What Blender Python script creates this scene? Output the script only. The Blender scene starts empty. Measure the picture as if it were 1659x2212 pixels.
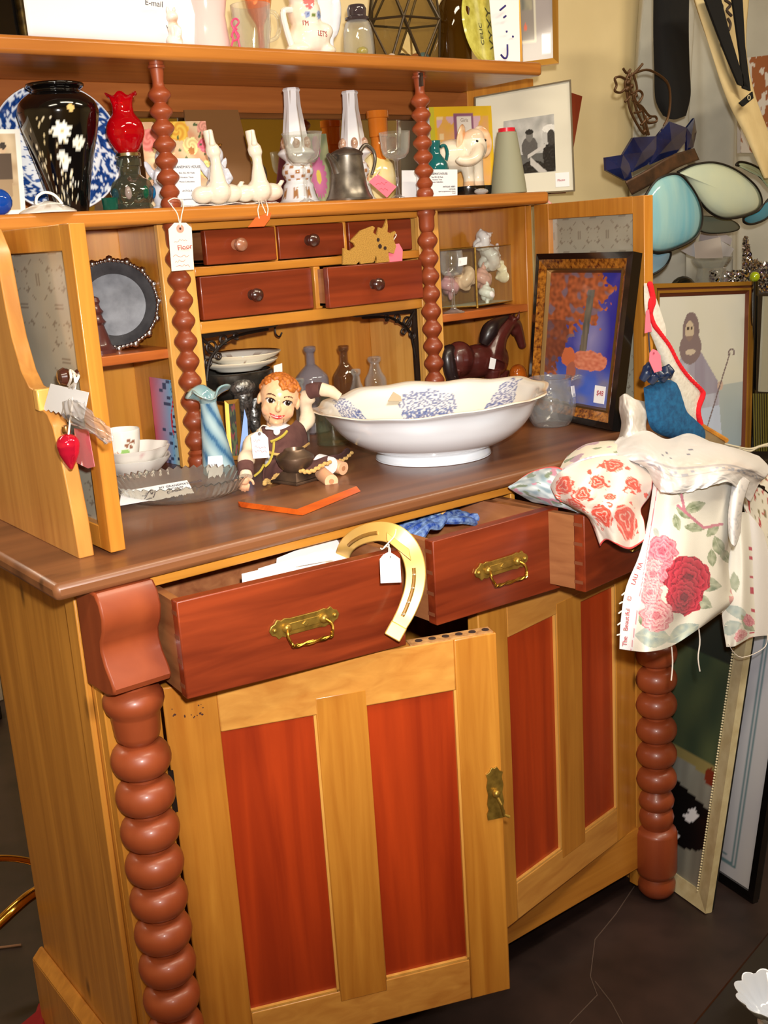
import bpy, bmesh, math, random
from mathutils import Vector, Matrix, Euler, noise
random.seed(7)
PI = math.pi
SC = bpy.context.scene
COL = SC.collection
V = Vector

# ------------------------------------------------------------------ camera
CAM = V((-.4045, -1.1856, 1.2658))
CROT = Euler((math.radians(75.667), math.radians(3.595), math.radians(-37.421)), 'XYZ')
FPX = 2369.25
cd = bpy.data.cameras.new('camera')
cam = bpy.data.objects.new('camera', cd)
COL.objects.link(cam)
cam.location = CAM
cam.rotation_euler = CROT
cd.sensor_fit = 'VERTICAL'
cd.sensor_height = 24.0
cd.lens = FPX / 2212 * 24.0
cd.clip_start = .02
SC.camera = cam
SC.cycles.transparent_max_bounces = 48
CM = CROT.to_matrix()

# ------------------------------------------------------------------ exposure, world, lights
SC.view_settings.view_transform = 'Standard'
SC.view_settings.look = 'None'
SC.view_settings.exposure = 0.0
SC.view_settings.gamma = 1.0
SC.view_settings.use_curve_mapping = False
wd = bpy.data.worlds.new('world')
SC.world = wd
wd.use_nodes = True
wd.node_tree.nodes['Background'].inputs['Color'].default_value = (.9, .85, .75, 1)
wd.node_tree.nodes['Background'].inputs['Strength'].default_value = .08


def light(name, kind, loc, energy, col, **k):
    d = bpy.data.lights.new(name, kind)
    d.energy = energy
    d.color = col
    for a, v in k.items():
        if a != 'rot':
            setattr(d, a, v)
    o = bpy.data.objects.new(name, d)
    COL.objects.link(o)
    o.location = loc
    if 'rot' in k:
        o.rotation_euler = k['rot']
    return o


# the photographer's flash, just above and right of the lens
fl = light('camera_flash', 'SPOT', CAM + V((.045, -.01, .085)), 150, (1, .975, .93), spot_size=math.radians(76), spot_blend=1.0, shadow_soft_size=.022)
fl.rotation_euler = (math.radians(82), 0, math.radians(-33.5))
# the shop's ceiling lights; the last one is added to brighten the rear floor
for k, (lx, ly) in enumerate(((.6, -1.1), (2.2, -1.2), (-1.2, -1.6), (-.8, 2.0))):
    light('ceiling_lamp_light', 'AREA', (lx, ly, 2.78), 27, (1, .88, .68), shape='RECTANGLE', size=1.2, size_y=.3)

# ------------------------------------------------------------------ helpers


def ray(px, py):
    return CM @ V(((px - 829.5) / FPX, -(py - 1106) / FPX, -1))


def at(px, py, x=None, y=None, z=None):
    d = ray(px, py)
    i, v = (0, x) if x is not None else (1, y) if y is not None else (2, z)
    return CAM + d * ((v - CAM[i]) / d[i])


def mpp(P):
    """metres per photo pixel at a point"""
    return -((CM.transposed() @ (V(P) - CAM)).z) / FPX


def col(r, g, b):
    f = lambda c: c / 12.92 if c <= .04045 else ((c + .055) / 1.055) ** 2.4
    return (f(max(r, 0) / 255), f(max(g, 0) / 255), f(max(b, 0) / 255))


def mix(a, b, t):
    t = max(0, min(1, t))
    return tuple(a[i] * (1 - t) + b[i] * t for i in range(3))


def nz(x, y, z=0.0):
    return noise.noise(V((x, y, z)))


WORLD = {}


def link(o, parent=None):
    COL.objects.link(o)
    if parent is not None:
        o.parent = parent
    return o


def thing(name, label, cat, loc, group=None):
    o = bpy.data.objects.new(name, None)
    o.empty_display_size = .03
    COL.objects.link(o)
    o.location = loc
    WORLD[o.name] = V(loc)
    o['label'] = label
    o['category'] = cat
    if group:
        o['group'] = group
    return o


def tag(o, label, cat, group=None, kind=None):
    o['label'] = label
    o['category'] = cat
    if group:
        o['group'] = group
    if kind:
        o['kind'] = kind
    return o


def dup(root, loc, label):
    r = root.copy()
    COL.objects.link(r)
    r.location = loc
    r['label'] = label
    WORLD[r.name] = V(loc)
    for ch in list(root.children):
        c = ch.copy()
        COL.objects.link(c)
        c.parent = r
        for g in list(ch.children):
            d = g.copy()
            COL.objects.link(d)
            d.parent = c
    return r


class MB:
    def __init__(s, T=None):
        s.v = []
        s.f = []
        s.m = []
        s.c = {}
        s.cm = 0
        s.T = T or Matrix.Identity(4)

    def add(s, vs, fs, cols=None):
        b = len(s.v)
        for i, p in enumerate(vs):
            s.v.append(s.T @ V(p))
            if cols:
                s.c[b + i] = cols[i]
        for f in fs:
            s.f.append([b + i for i in f])
            s.m.append(s.cm)
        return s

    def hexa(s, p):
        return s.add(p, [(0, 3, 2, 1), (4, 5, 6, 7), (0, 1, 5, 4), (1, 2, 6, 5), (2, 3, 7, 6), (3, 0, 4, 7)])

    def box(s, x0, x1, y0, y1, z0, z1):
        return s.hexa([(x0, y0, z0), (x1, y0, z0), (x1, y1, z0), (x0, y1, z0), (x0, y0, z1), (x1, y0, z1), (x1, y1, z1), (x0, y1, z1)])

    def lathe(s, prof, c=(0, 0, 0), seg=32, rad=None, cap=True, paint=None):
        """prof: (r, z) from bottom up around the z axis through c; rad(theta, z, r) can reshape"""
        vs, fs, cs = [], [], []
        n = len(prof)
        for r, z in prof:
            for k in range(seg):
                t = 2 * PI * k / seg
                rr, zz = (r, z) if rad is None else rad(t, z, r)
                vs.append((c[0] + rr * math.cos(t), c[1] + rr * math.sin(t), c[2] + zz))
                if paint:
                    cs.append(paint(t, z, r))
        for i in range(n - 1):
            for k in range(seg):
                a, b = i * seg + k, i * seg + (k + 1) % seg
                fs.append((a, b, b + seg, a + seg))
        if cap:
            if prof[0][0] > 1e-6:
                fs.append(tuple(reversed(range(seg))))
            if prof[-1][0] > 1e-6:
                fs.append(tuple(range((n - 1) * seg, n * seg)))
        return s.add(vs, fs, cs or None)

    def tube(s, pts, r, seg=8, closed=False, cap=True):
        pts = [V(p) for p in pts]
        n = len(pts)
        rs = list(r) if isinstance(r, (list, tuple)) else [r] * n
        vs, fs = [], []
        up = V((0, 0, 1))
        prev = None
        for i, p in enumerate(pts):
            a = pts[(i - 1) % n] if closed or i else pts[0]
            b = pts[(i + 1) % n] if closed or i < n - 1 else pts[-1]
            d = (b - a)
            d = d.normalized() if d.length > 1e-9 else V((0, 0, 1))
            if prev is None:
                u = d.cross(up)
                if u.length < .05:
                    u = d.cross(V((1, 0, 0)))
            else:
                u = prev - d * prev.dot(d)
                if u.length < 1e-6:
                    u = d.cross(V((1, 0, 0)))
            u.normalize()
            w = d.cross(u)
            prev = u
            for k in range(seg):
                t = 2 * PI * k / seg
                vs.append(p + (u * math.cos(t) + w * math.sin(t)) * rs[i])
        for i in range(n if closed else n - 1):
            j = (i + 1) % n
            for k in range(seg):
                k2 = (k + 1) % seg
                fs.append((i * seg + k, i * seg + k2, j * seg + k2, j * seg + k))
        if cap and not closed:
            fs.append(tuple(reversed(range(seg))))
            fs.append(tuple(range((n - 1) * seg, n * seg)))
        return s.add(vs, fs)

    def ell(s, c, r, seg=16, rings=10, R=None, paint=None):
        c = V(c)
        r = (r, r, r) if isinstance(r, (int, float)) else r
        vs, fs = [V((0, 0, -r[2]))], []
        for i in range(1, rings):
            p = -PI / 2 + PI * i / rings
            for k in range(seg):
                t = 2 * PI * k / seg
                vs.append(V((r[0] * math.cos(p) * math.cos(t), r[1] * math.cos(p) * math.sin(t), r[2] * math.sin(p))))
        vs.append(V((0, 0, r[2])))
        for k in range(seg):
            fs.append((0, 1 + (k + 1) % seg, 1 + k))
            fs.append((len(vs) - 1, 1 + (rings - 2) * seg + k, 1 + (rings - 2) * seg + (k + 1) % seg))
        for i in range(rings - 2):
            for k in range(seg):
                a, b = 1 + i * seg + k, 1 + i * seg + (k + 1) % seg
                fs.append((a, b, b + seg, a + seg))
        if R is not None:
            vs = [R @ v for v in vs]
        vs = [v + c for v in vs]
        return s.add(vs, fs, [paint(v) for v in vs] if paint else None)

    def prism(s, poly, O, U, W, N, d):
        """polygon (a,b) in the plane O+aU+bW, from O back to O+N*d"""
        O, U, W, N = V(O), V(U), V(W), V(N)
        n = len(poly)
        a = [O + U * p[0] + W * p[1] for p in poly]
        b = [p + N * d for p in a]
        fs = [tuple(range(n)), tuple(reversed(range(n, 2 * n)))]
        for i in range(n):
            j = (i + 1) % n
            fs.append((j, i, n + i, n + j))
        return s.add(a + b, fs)

    def grid(s, nu, nv, fn, paint=None, wrap=False):
        vs, fs, cs = [], [], []
        for j in range(nv + 1):
            for i in range(nu + 1):
                u, v = i / nu, j / nv
                vs.append(fn(u, v))
                if paint:
                    cs.append(paint(u, v))
        for j in range(nv):
            for i in range(nu):
                a = j * (nu + 1) + i
                fs.append((a, a + 1, a + nu + 2, a + nu + 1))
        return s.add(vs, fs, cs or None)

    def build(s, name, mats, parent=None, smooth=True, bevel=0, solid=0, sub=0, ang=38, weld=False):
        if not isinstance(mats, (list, tuple)):
            mats = [mats]
        o0 = WORLD.get(parent.name, V((0, 0, 0))) if parent is not None else None
        if o0 is None:
            xs = [v.x for v in s.v]; ys = [v.y for v in s.v]; zs = [v.z for v in s.v]
            o0 = V(((min(xs) + max(xs)) / 2, (min(ys) + max(ys)) / 2, min(zs)))
        me = bpy.data.meshes.new(name)
        me.from_pydata([tuple(v - o0) for v in s.v], [], s.f)
        for m in mats:
            me.materials.append(m)
        me.polygons.foreach_set('material_index', s.m)
        if s.c:
            at_ = me.color_attributes.new('Col', 'FLOAT_COLOR', 'POINT')
            flat = []
            for i in range(len(s.v)):
                c = s.c.get(i, (.5, .5, .5))
                flat += [c[0], c[1], c[2], 1.0]
            at_.data.foreach_set('color', flat)
        bm = bmesh.new()
        bm.from_mesh(me)
        if weld:
            bmesh.ops.remove_doubles(bm, verts=bm.verts, dist=1e-5)
        if not s.c or not weld:
            bmesh.ops.recalc_face_normals(bm, faces=bm.faces)
        bm.to_mesh(me)
        bm.free()
        if smooth:
            me.polygons.foreach_set('use_smooth', [True] * len(me.polygons))
            me.set_sharp_from_angle(angle=math.radians(ang))
        me.update()
        o = bpy.data.objects.new(name, me)
        link(o, parent)
        if parent is None:
            o.location = o0
        WORLD[o.name] = o0
        if solid:
            md = o.modifiers.new('solid', 'SOLIDIFY')
            md.thickness = solid
            md.offset = -1
        if bevel:
            md = o.modifiers.new('bevel', 'BEVEL')
            md.width = bevel
            md.segments = 2
            md.limit_method = 'ANGLE'
            md.angle_limit = math.radians(50)
        if sub:
            md = o.modifiers.new('sub', 'SUBSURF')
            md.levels = sub
            md.render_levels = sub
        return o


def blob(name, mb, mat, parent=None, voxel=.003, smooth=6, paint=None):
    """fuse the overlapping shapes of a builder into one continuous skin"""
    me = bpy.data.meshes.new('tmp')
    me.from_pydata([tuple(v) for v in mb.v], [], mb.f)
    o = bpy.data.objects.new('tmp', me)
    COL.objects.link(o)
    r = o.modifiers.new('r', 'REMESH')
    r.mode = 'VOXEL'
    r.voxel_size = voxel
    q = o.modifiers.new('s', 'SMOOTH')
    q.factor = .5
    q.iterations = smooth
    dg = bpy.context.evaluated_depsgraph_get()
    ev = o.evaluated_get(dg).to_mesh()
    out = MB()
    cs = [paint(v.co) for v in ev.vertices] if paint else None
    out.add([v.co.copy() for v in ev.vertices], [tuple(p.vertices) for p in ev.polygons], cs)
    bpy.data.objects.remove(o)
    return out.build(name, mat, parent, ang=180)


class Quad:
    """a rectangle in space: bl, br, tr, tl; normal towards the viewer"""

    def __init__(s, bl, br, tr, tl):
        s.p = [V(bl), V(br), V(tr), V(tl)]
        n = (s.p[1] - s.p[0]).cross(s.p[3] - s.p[0]).normalized()
        if n.dot(CAM - s.p[0]) < 0:
            n = -n
        s.n = n
        a, b, c, e = s.p
        n3 = (b - a).cross(c - a).normalized()
        d = e - CAM
        if abs(n3.dot(d)) > 1e-6:
            k = n3.dot(a - CAM) / n3.dot(d)
            if .7 < k < 1.3:
                s.p[3] = CAM + d * k
        s.w = ((s.p[1] - s.p[0]).length + (s.p[2] - s.p[3]).length) / 2
        s.h = ((s.p[3] - s.p[0]).length + (s.p[2] - s.p[1]).length) / 2

    def q(s, u, v, d=0):
        a, b, c, e = s.p
        return (a * (1 - u) + b * u) * (1 - v) + (e * (1 - u) + c * u) * v + s.n * d


def pxq(bl, br, tr, tl, **k):
    return Quad(at(*bl, **k), at(*br, **k), at(*tr, **k), at(*tl, **k))


def slab(m, Q, u0, u1, v0, v1, d0, d1):
    m.hexa([Q.q(u0, v0, d0), Q.q(u1, v0, d0), Q.q(u1, v1, d0), Q.q(u0, v1, d0), Q.q(u0, v0, d1), Q.q(u1, v0, d1), Q.q(u1, v1, d1), Q.q(u0, v1, d1)])


def ring(m, Q, w0, w1, d0, d1, dm=None):
    """mitred frame between border widths w0 and w1 (metres), front profile d0 (outside) to d1 (inside)"""
    def loop(w, d):
        a, b = w / Q.w, w / Q.h
        return [Q.q(a, b, d), Q.q(1 - a, b, d), Q.q(1 - a, 1 - b, d), Q.q(a, 1 - b, d)]
    L = [loop(w0, -.004), loop(w0, d0)]
    if dm is not None:
        L.append(loop((w0 + w1) / 2, dm))
    L += [loop(w1, d1), loop(w1, -.004)]
    vs = [p for l in L for p in l]
    fs = []
    n = len(L)
    for i in range(n):
        j = (i + 1) % n
        for k in range(4):
            k2 = (k + 1) % 4
            fs.append((i * 4 + k, i * 4 + k2, j * 4 + k2, j * 4 + k))
    m.add(vs, fs)


def sheet(name, Q, paint, mat, parent=None, nx=30, ny=30, th=.001, u=(0, 1), v=(0, 1), d=0, back=None):
    """thin printed sheet, front painted by vertex colours"""
    m = MB()
    f = lambda a, b: Q.q(u[0] + (u[1] - u[0]) * a, v[0] + (v[1] - v[0]) * b, d)
    m.grid(nx, ny, f, paint)
    g = paint(.5, .5) if back is None else back
    c = [Q.q(a, b, dd) for dd in (d - th, d) for a, b in ((u[0], v[0]), (u[1], v[0]), (u[1], v[1]), (u[0], v[1]))]
    c[4:] = [p - Q.n * .00005 for p in c[4:]]
    m.add(c, [(0, 3, 2, 1), (0, 1, 5, 4), (1, 2, 6, 5), (2, 3, 7, 6), (3, 0, 4, 7)], [g] * 8)
    return m.build(name, mat, parent, smooth=False)


def lettering(s, size, mat, M, parent, align='LEFT'):
    """flat raised letters as a mesh"""
    c = bpy.data.curves.new('lettering', 'FONT')
    c.body = s
    c.size = size / .7
    c.align_x = align
    c.extrude = .00015
    tmp = bpy.data.objects.new('tmp_text', c)
    COL.objects.link(tmp)
    me = bpy.data.meshes.new_from_object(tmp.evaluated_get(bpy.context.evaluated_depsgraph_get()))
    bpy.data.objects.remove(tmp)
    bpy.data.curves.remove(c)
    me.name = 'lettering'
    me.transform(M)
    me.materials.clear()
    me.materials.append(mat)
    o = bpy.data.objects.new('lettering', me)
    link(o, parent)
    WORLD[o.name] = WORLD[parent.name]
    return o


def text(name, s, Q, u, v, size, mat, parent, d=.0006, rot=0, align='LEFT', sx=1.0):
    """lettering lying on a quad, baseline start at (u, v); size = letter height in metres"""
    X = (Q.q(1, .5) - Q.q(0, .5)).normalized()
    Y = Q.n.cross(X).normalized()
    if Y.z < 0 and abs(Y.z) > .2:
        Y = -Y
        X = -X
    M = Matrix((X, Y, Q.n)).transposed().to_4x4() @ Matrix.Rotation(rot, 4, 'Z') @ Matrix.Diagonal((sx, 1, 1, 1))
    M.translation = Q.q(u, v, d) - WORLD[parent.name]
    return lettering(s, size, mat, M, parent, align)


def crom(P, t):
    """Catmull-Rom through points, t in 0..1"""
    n = len(P) - 1
    x = min(t, .99999) * n
    i = int(x)
    f = x - i
    p0, p1, p2, p3 = P[max(i - 1, 0)], P[i], P[i + 1], P[min(i + 2, n)]
    return .5 * ((2 * p1) + (p2 - p0) * f + (2 * p0 - 5 * p1 + 4 * p2 - p3) * f * f + (3 * p1 - p0 - 3 * p2 + p3) * f ** 3)


def spline(P, n):
    P = [V(p) for p in P]
    return [crom(P, i / n) for i in range(n + 1)]


def cloth(name, rows, mat, paint, parent=None, nu=60, nv=60, folds=None, th=.0014):
    """rows of control points (px, py, y), top to bottom; folds(u,v) -> offset towards viewer"""
    R = [[at(a, b, y=c) for a, b, c in r] for r in rows]

    def f(u, v):
        p = crom([crom(r, u) for r in R], v)
        if folds:
            p = p + (CAM - p).normalized() * folds(u, v)
        return p
    m = MB()
    m.grid(nu, nv, f, paint)
    return m.build(name, mat, parent, solid=th, ang=180)


# ------------------------------------------------------------------ materials
MATS = {}


def _new(name):
    m = bpy.data.materials.new(name)
    m.use_nodes = True
    nt = m.node_tree
    return m, nt, nt.nodes['Principled BSDF']


def pm(name, c, rough=.5, metal=0, trans=0, ior=1.5, coat=0, spec=.5, n2=None, ns=20, stretch=(1, 1, 1), bump=0, sss=0, emit=None):
    """principled, optionally mottled between two colours"""
    if name in MATS:
        return MATS[name]
    m, nt, b = _new(name)
    b.inputs['Base Color'].default_value = (*col(*c), 1)
    b.inputs['Roughness'].default_value = rough
    b.inputs['Metallic'].default_value = metal
    b.inputs['Transmission Weight'].default_value = trans
    b.inputs['IOR'].default_value = ior
    b.inputs['Coat Weight'].default_value = coat
    b.inputs['Coat Roughness'].default_value = .08
    b.inputs['Specular IOR Level'].default_value = spec
    if sss:
        b.inputs['Subsurface Weight'].default_value = sss
        b.inputs['Subsurface Radius'].default_value = (.01, .008, .006)
    if emit:
        b.inputs['Emission Color'].default_value = (*col(*emit[0]), 1)
        b.inputs['Emission Strength'].default_value = emit[1]
    if n2 or bump:
        tc = nt.nodes.new('ShaderNodeTexCoord')
        mp = nt.nodes.new('ShaderNodeMapping')
        mp.inputs['Scale'].default_value = stretch
        no = nt.nodes.new('ShaderNodeTexNoise')
        no.inputs['Scale'].default_value = ns
        no.inputs['Detail'].default_value = 6
        nt.links.new(tc.outputs['Object'], mp.inputs['Vector'])
        nt.links.new(mp.outputs['Vector'], no.inputs['Vector'])
        if n2:
            cr = nt.nodes.new('ShaderNodeValToRGB')
            cr.color_ramp.elements[0].position = .35
            cr.color_ramp.elements[1].position = .68
            cr.color_ramp.elements[0].color = (*col(*c), 1)
            cr.color_ramp.elements[1].color = (*col(*n2), 1)
            nt.links.new(no.outputs['Fac'], cr.inputs['Fac'])
            nt.links.new(cr.outputs['Color'], b.inputs['Base Color'])
        if bump:
            bp = nt.nodes.new('ShaderNodeBump')
            bp.inputs['Strength'].default_value = bump
            bp.inputs['Distance'].default_value = .002
            nt.links.new(no.outputs['Fac'], bp.inputs['Height'])
            nt.links.new(bp.outputs['Normal'], b.inputs['Normal'])
    MATS[name] = m
    return m


def wood(name, c1, c2, axis='z', dens=60, rough=.35, coat=.25, c3=None, knots=True):
    """straight grain running along one axis of the piece"""
    if name in MATS:
        return MATS[name]
    m, nt, b = _new(name)
    N, L = nt.nodes.new, nt.links.new
    tc = N('ShaderNodeTexCoord')
    mp = N('ShaderNodeMapping')
    k = .06
    mp.inputs['Scale'].default_value = {'x': (k, 1, 1), 'y': (1, k, 1), 'z': (1, 1, k)}[axis]
    L(tc.outputs['Object'], mp.inputs['Vector'])
    n0 = N('ShaderNodeTexNoise')
    n0.inputs['Scale'].default_value = 7
    n0.inputs['Detail'].default_value = 3
    L(mp.outputs['Vector'], n0.inputs['Vector'])
    n1 = N('ShaderNodeTexNoise')
    n1.inputs['Scale'].default_value = dens
    n1.inputs['Detail'].default_value = 5
    n1.inputs['Distortion'].default_value = .6
    L(mp.outputs['Vector'], n1.inputs['Vector'])
    mx = N('ShaderNodeMath')
    mx.operation = 'MULTIPLY_ADD'
    L(n1.outputs['Fac'], mx.inputs[0])
    mx.inputs[1].default_value = .55
    sc = N('ShaderNodeMath')
    sc.operation = 'MULTIPLY'
    L(n0.outputs['Fac'], sc.inputs[0])
    sc.inputs[1].default_value = .5
    L(sc.outputs[0], mx.inputs[2])
    cr = N('ShaderNodeValToRGB')
    e = cr.color_ramp.elements
    e[0].position = .36
    e[1].position = .66
    e[0].color = (*col(*c2), 1)
    e[1].color = (*col(*c1), 1)
    if c3:
        g = e.new(.3)
        g.color = (*col(*c3), 1)
    L(mx.outputs[0], cr.inputs['Fac'])
    out = cr.outputs['Color']
    if knots:
        mp2 = N('ShaderNodeMapping')
        mp2.inputs['Scale'].default_value = {'x': (.45, 1, 1), 'y': (1, .45, 1), 'z': (1, 1, .45)}[axis]
        L(tc.outputs['Object'], mp2.inputs['Vector'])
        vo = N('ShaderNodeTexVoronoi')
        vo.inputs['Scale'].default_value = 7
        L(mp2.outputs['Vector'], vo.inputs['Vector'])
        kr = N('ShaderNodeValToRGB')
        kr.color_ramp.elements[0].position = .02
        kr.color_ramp.elements[1].position = .075
        kr.color_ramp.elements[0].color = (*col(*[.45 * t for t in c2]), 1)
        kr.color_ramp.elements[1].color = (1, 1, 1, 1)
        L(vo.outputs['Distance'], kr.inputs['Fac'])
        mm = N('ShaderNodeMix')
        mm.data_type = 'RGBA'
        mm.blend_type = 'MULTIPLY'
        mm.inputs['Factor'].default_value = .75
        L(out, mm.inputs['A'])
        L(kr.outputs['Color'], mm.inputs['B'])
        out = mm.outputs['Result']
    L(out, b.inputs['Base Color'])
    b.inputs['Roughness'].default_value = rough
    b.inputs['Coat Weight'].default_value = coat
    b.inputs['Coat Roughness'].default_value = .15
    bp = N('ShaderNodeBump')
    bp.inputs['Strength'].default_value = .12
    bp.inputs['Distance'].default_value = .001
    L(n1.outputs['Fac'], bp.inputs['Height'])
    L(bp.outputs['Normal'], b.inputs['Normal'])
    MATS[name] = m
    return m


def painted(name, rough=.6, coat=0, bump=0, bs=900, sheen=0):
    """colour comes from the piece's own printed pattern"""
    if name in MATS:
        return MATS[name]
    m, nt, b = _new(name)
    a = nt.nodes.new('ShaderNodeAttribute')
    a.attribute_name = 'Col'
    nt.links.new(a.outputs['Color'], b.inputs['Base Color'])
    b.inputs['Roughness'].default_value = rough
    b.inputs['Coat Weight'].default_value = coat
    b.inputs['Coat Roughness'].default_value = .05
    b.inputs['Sheen Weight'].default_value = sheen
    if bump:
        no = nt.nodes.new('ShaderNodeTexNoise')
        no.inputs['Scale'].default_value = bs
        tc = nt.nodes.new('ShaderNodeTexCoord')
        nt.links.new(tc.outputs['Object'], no.inputs['Vector'])
        bp = nt.nodes.new('ShaderNodeBump')
        bp.inputs['Strength'].default_value = bump
        bp.inputs['Distance'].default_value = .001
        nt.links.new(no.outputs['Fac'], bp.inputs['Height'])
        nt.links.new(bp.outputs['Normal'], b.inputs['Normal'])
    MATS[name] = m
    return m


def glass(name, tint=(235, 240, 235), edge=.5, body=.05, bodycol=None, rough=.03, facet=0, ior=1.42):
    """thin hollow glass: tinted see-through, mirror at grazing angles, a little body colour"""
    if name in MATS:
        return MATS[name]
    m = bpy.data.materials.new(name)
    m.use_nodes = True
    nt = m.node_tree
    nt.nodes.clear()
    N, L = nt.nodes.new, nt.links.new
    out = N('ShaderNodeOutputMaterial')
    tr = N('ShaderNodeBsdfTransparent')
    tr.inputs['Color'].default_value = (*col(*tint), 1)
    gl = N('ShaderNodeBsdfGlossy')
    gl.inputs['Roughness'].default_value = rough
    df = N('ShaderNodeBsdfDiffuse')
    df.inputs['Color'].default_value = (*col(*(bodycol or tint)), 1)
    m1 = N('ShaderNodeMixShader')
    m1.inputs[0].default_value = body
    L(tr.outputs[0], m1.inputs[1])
    L(df.outputs[0], m1.inputs[2])
    fc = N('ShaderNodeLayerWeight')
    fc.inputs['Blend'].default_value = .5
    p5 = N('ShaderNodeMath')
    p5.operation = 'POWER'
    L(fc.outputs['Facing'], p5.inputs[0])
    p5.inputs[1].default_value = 4
    lw = N('ShaderNodeMath')
    lw.operation = 'MULTIPLY_ADD'
    L(p5.outputs[0], lw.inputs[0])
    lw.inputs[1].default_value = .9
    lw.inputs[2].default_value = ((ior - 1) / (ior + 1)) ** 2 + (.10 if facet else .03)
    pw = N('ShaderNodeMath')
    pw.operation = 'MULTIPLY_ADD'
    L(fc.outputs['Facing'], pw.inputs[0])
    pw.inputs[1].default_value = edge * .22  # pale diffuse rim mixed in at grazing angles, standing in for refracted light
    pw.inputs[2].default_value = body
    L(pw.outputs[0], m1.inputs[0])
    if facet:
        vo = N('ShaderNodeTexVoronoi')
        vo.inputs['Scale'].default_value = facet
        tc = N('ShaderNodeTexCoord')
        L(tc.outputs['Object'], vo.inputs['Vector'])
        bp = N('ShaderNodeBump')
        bp.inputs['Strength'].default_value = 1
        bp.inputs['Distance'].default_value = .004
        L(vo.outputs['Distance'], bp.inputs['Height'])
        L(bp.outputs['Normal'], gl.inputs['Normal'])
        L(bp.outputs['Normal'], fc.inputs['Normal'])
    m2 = N('ShaderNodeMixShader')
    L(lw.outputs[0], m2.inputs[0])
    L(m1.outputs[0], m2.inputs[1])
    L(gl.outputs[0], m2.inputs[2])
    L(m2.outputs[0], out.inputs['Surface'])
    MATS[name] = m
    return m


pine = wood('pine', (208, 142, 54), (172, 104, 32), 'z')
pine_x = wood('pine_lengthways', (208, 142, 54), (172, 104, 32), 'x')
pine_pale = wood('pine_pale', (232, 176, 92), (205, 142, 62), 'z')
pine_edge = wood('pine_shelf', (200, 126, 48), (160, 92, 32), 'x')
pine_side = wood('pine_side', (218, 150, 62), (164, 102, 36), 'z', dens=40)
redpine = wood('red_panel', (186, 64, 20), (136, 38, 12), 'z', dens=35)
mahog = wood('mahogany', (146, 58, 26), (100, 34, 14), 'x', dens=50, knots=False)
mahog_side = wood('drawer_side', (170, 112, 70), (120, 66, 38), 'y', dens=50, knots=False)
redpost = wood('turned_wood', (164, 78, 40), (116, 46, 22), 'z', dens=14, c3=(86, 30, 18), rough=.42, coat=.18)
topwood = wood('counter_wood', (142, 90, 54), (74, 40, 24), 'x', dens=18, rough=.42, c3=(44, 20, 10))
blackm = pm('black_gloss', (10, 9, 9), rough=.12, coat=.6)
blackmat = pm('black_matte', (12, 11, 11), rough=.7)
iron = pm('dark_iron', (38, 26, 20), rough=.45, metal=.4)
brass = pm('brass', (186, 150, 66), rough=.36, metal=.75, n2=(140, 110, 46), ns=90)
gold = pm('gold_frame', (190, 138, 58), rough=.3, metal=.8)
silver = pm('silver', (200, 200, 205), rough=.18, metal=1)
pewter = pm('pewter', (150, 142, 130), rough=.34, metal=.8, n2=(100, 92, 84), ns=40)
white = pm('white_porcelain', (240, 236, 228), rough=.12, coat=.5)
ivory = pm('ivory_porcelain', (240, 226, 206), rough=.15, coat=.5)
paper = pm('white_paper', (242, 240, 240), rough=.75)
twine = pm('white_string', (236, 226, 214), rough=.9)
ink = pm('grey_ink', (70, 66, 78), rough=.8)
inkred = pm('red_ink', (178, 60, 70), rough=.8)
pink = pm('pink_tag', (250, 120, 140), rough=.7)
prt = painted('printed_paper', .55, .1)
ptg = painted('printed_glossy', .35, .5)
chinap = painted('printed_china', .12, .5)
fabp = painted('printed_fabric', .85, 0, .35, 700, .1)
clear = glass('clear_glass', (250, 251, 250), 1.0, .015, (235, 238, 238))
cut = glass('cut_glass', (250, 251, 249), 1.0, .03, (235, 235, 230), .06)
pane_g = glass('picture_glass', (250, 250, 250), .2, 0.0)

# ================================================================== THE SETTING
def struct(name, m, mat, **k):
    o = m.build(name, mat, None, **k)
    o['kind'] = 'structure'
    return o


wallm = pm('cream_wall', (238, 216, 164), rough=.8, n2=(230, 208, 156), ns=6)
struct('floor', MB().box(-3, 4, -3.5, 4.0, -.05, 0), pm('stained_concrete', (58, 42, 38), rough=.45, n2=(36, 26, 24), ns=9, bump=.1))
struct('wall_back', MB().box(.62, 4, .72, .8, 0, 2.9), wallm)
struct('wall_rear', MB().box(-3.08, .62, 4.0, 4.08, 0, 2.9), wallm)
struct('wall_side', MB().box(.62, .7, .8, 4.08, 0, 2.9), wallm)
struct('wall_left', MB().box(-3.08, -3, -3.5, 4.0, 0, 2.9), wallm)
struct('wall_right', MB().box(4, 4.08, -3.5, .8, 0, 2.9), wallm)
struct('wall_front', MB().box(-3.08, 4.08, -3.58, -3.5, 0, 2.9), pm('ochre_wall', (200, 160, 60), rough=.8))
struct('ceiling', MB().box(-3.08, 4.08, -3.58, 4.08, 2.9, 2.95), pm('ceiling_paint', (225, 215, 190), rough=.9))
m = MB()
for pts in (((1370, 1915), (1330, 1975), (1285, 2030), (1275, 2110), (1290, 2150), (1230, 2212)), ((1285, 2120), (1320, 2165), (1345, 2212))):
    m.tube([at(a, b, z=.0004) for a, b in pts], .0012, 5)
struct('trim_1', m, pm('floor_crack', (84, 66, 58), rough=.9))
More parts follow.
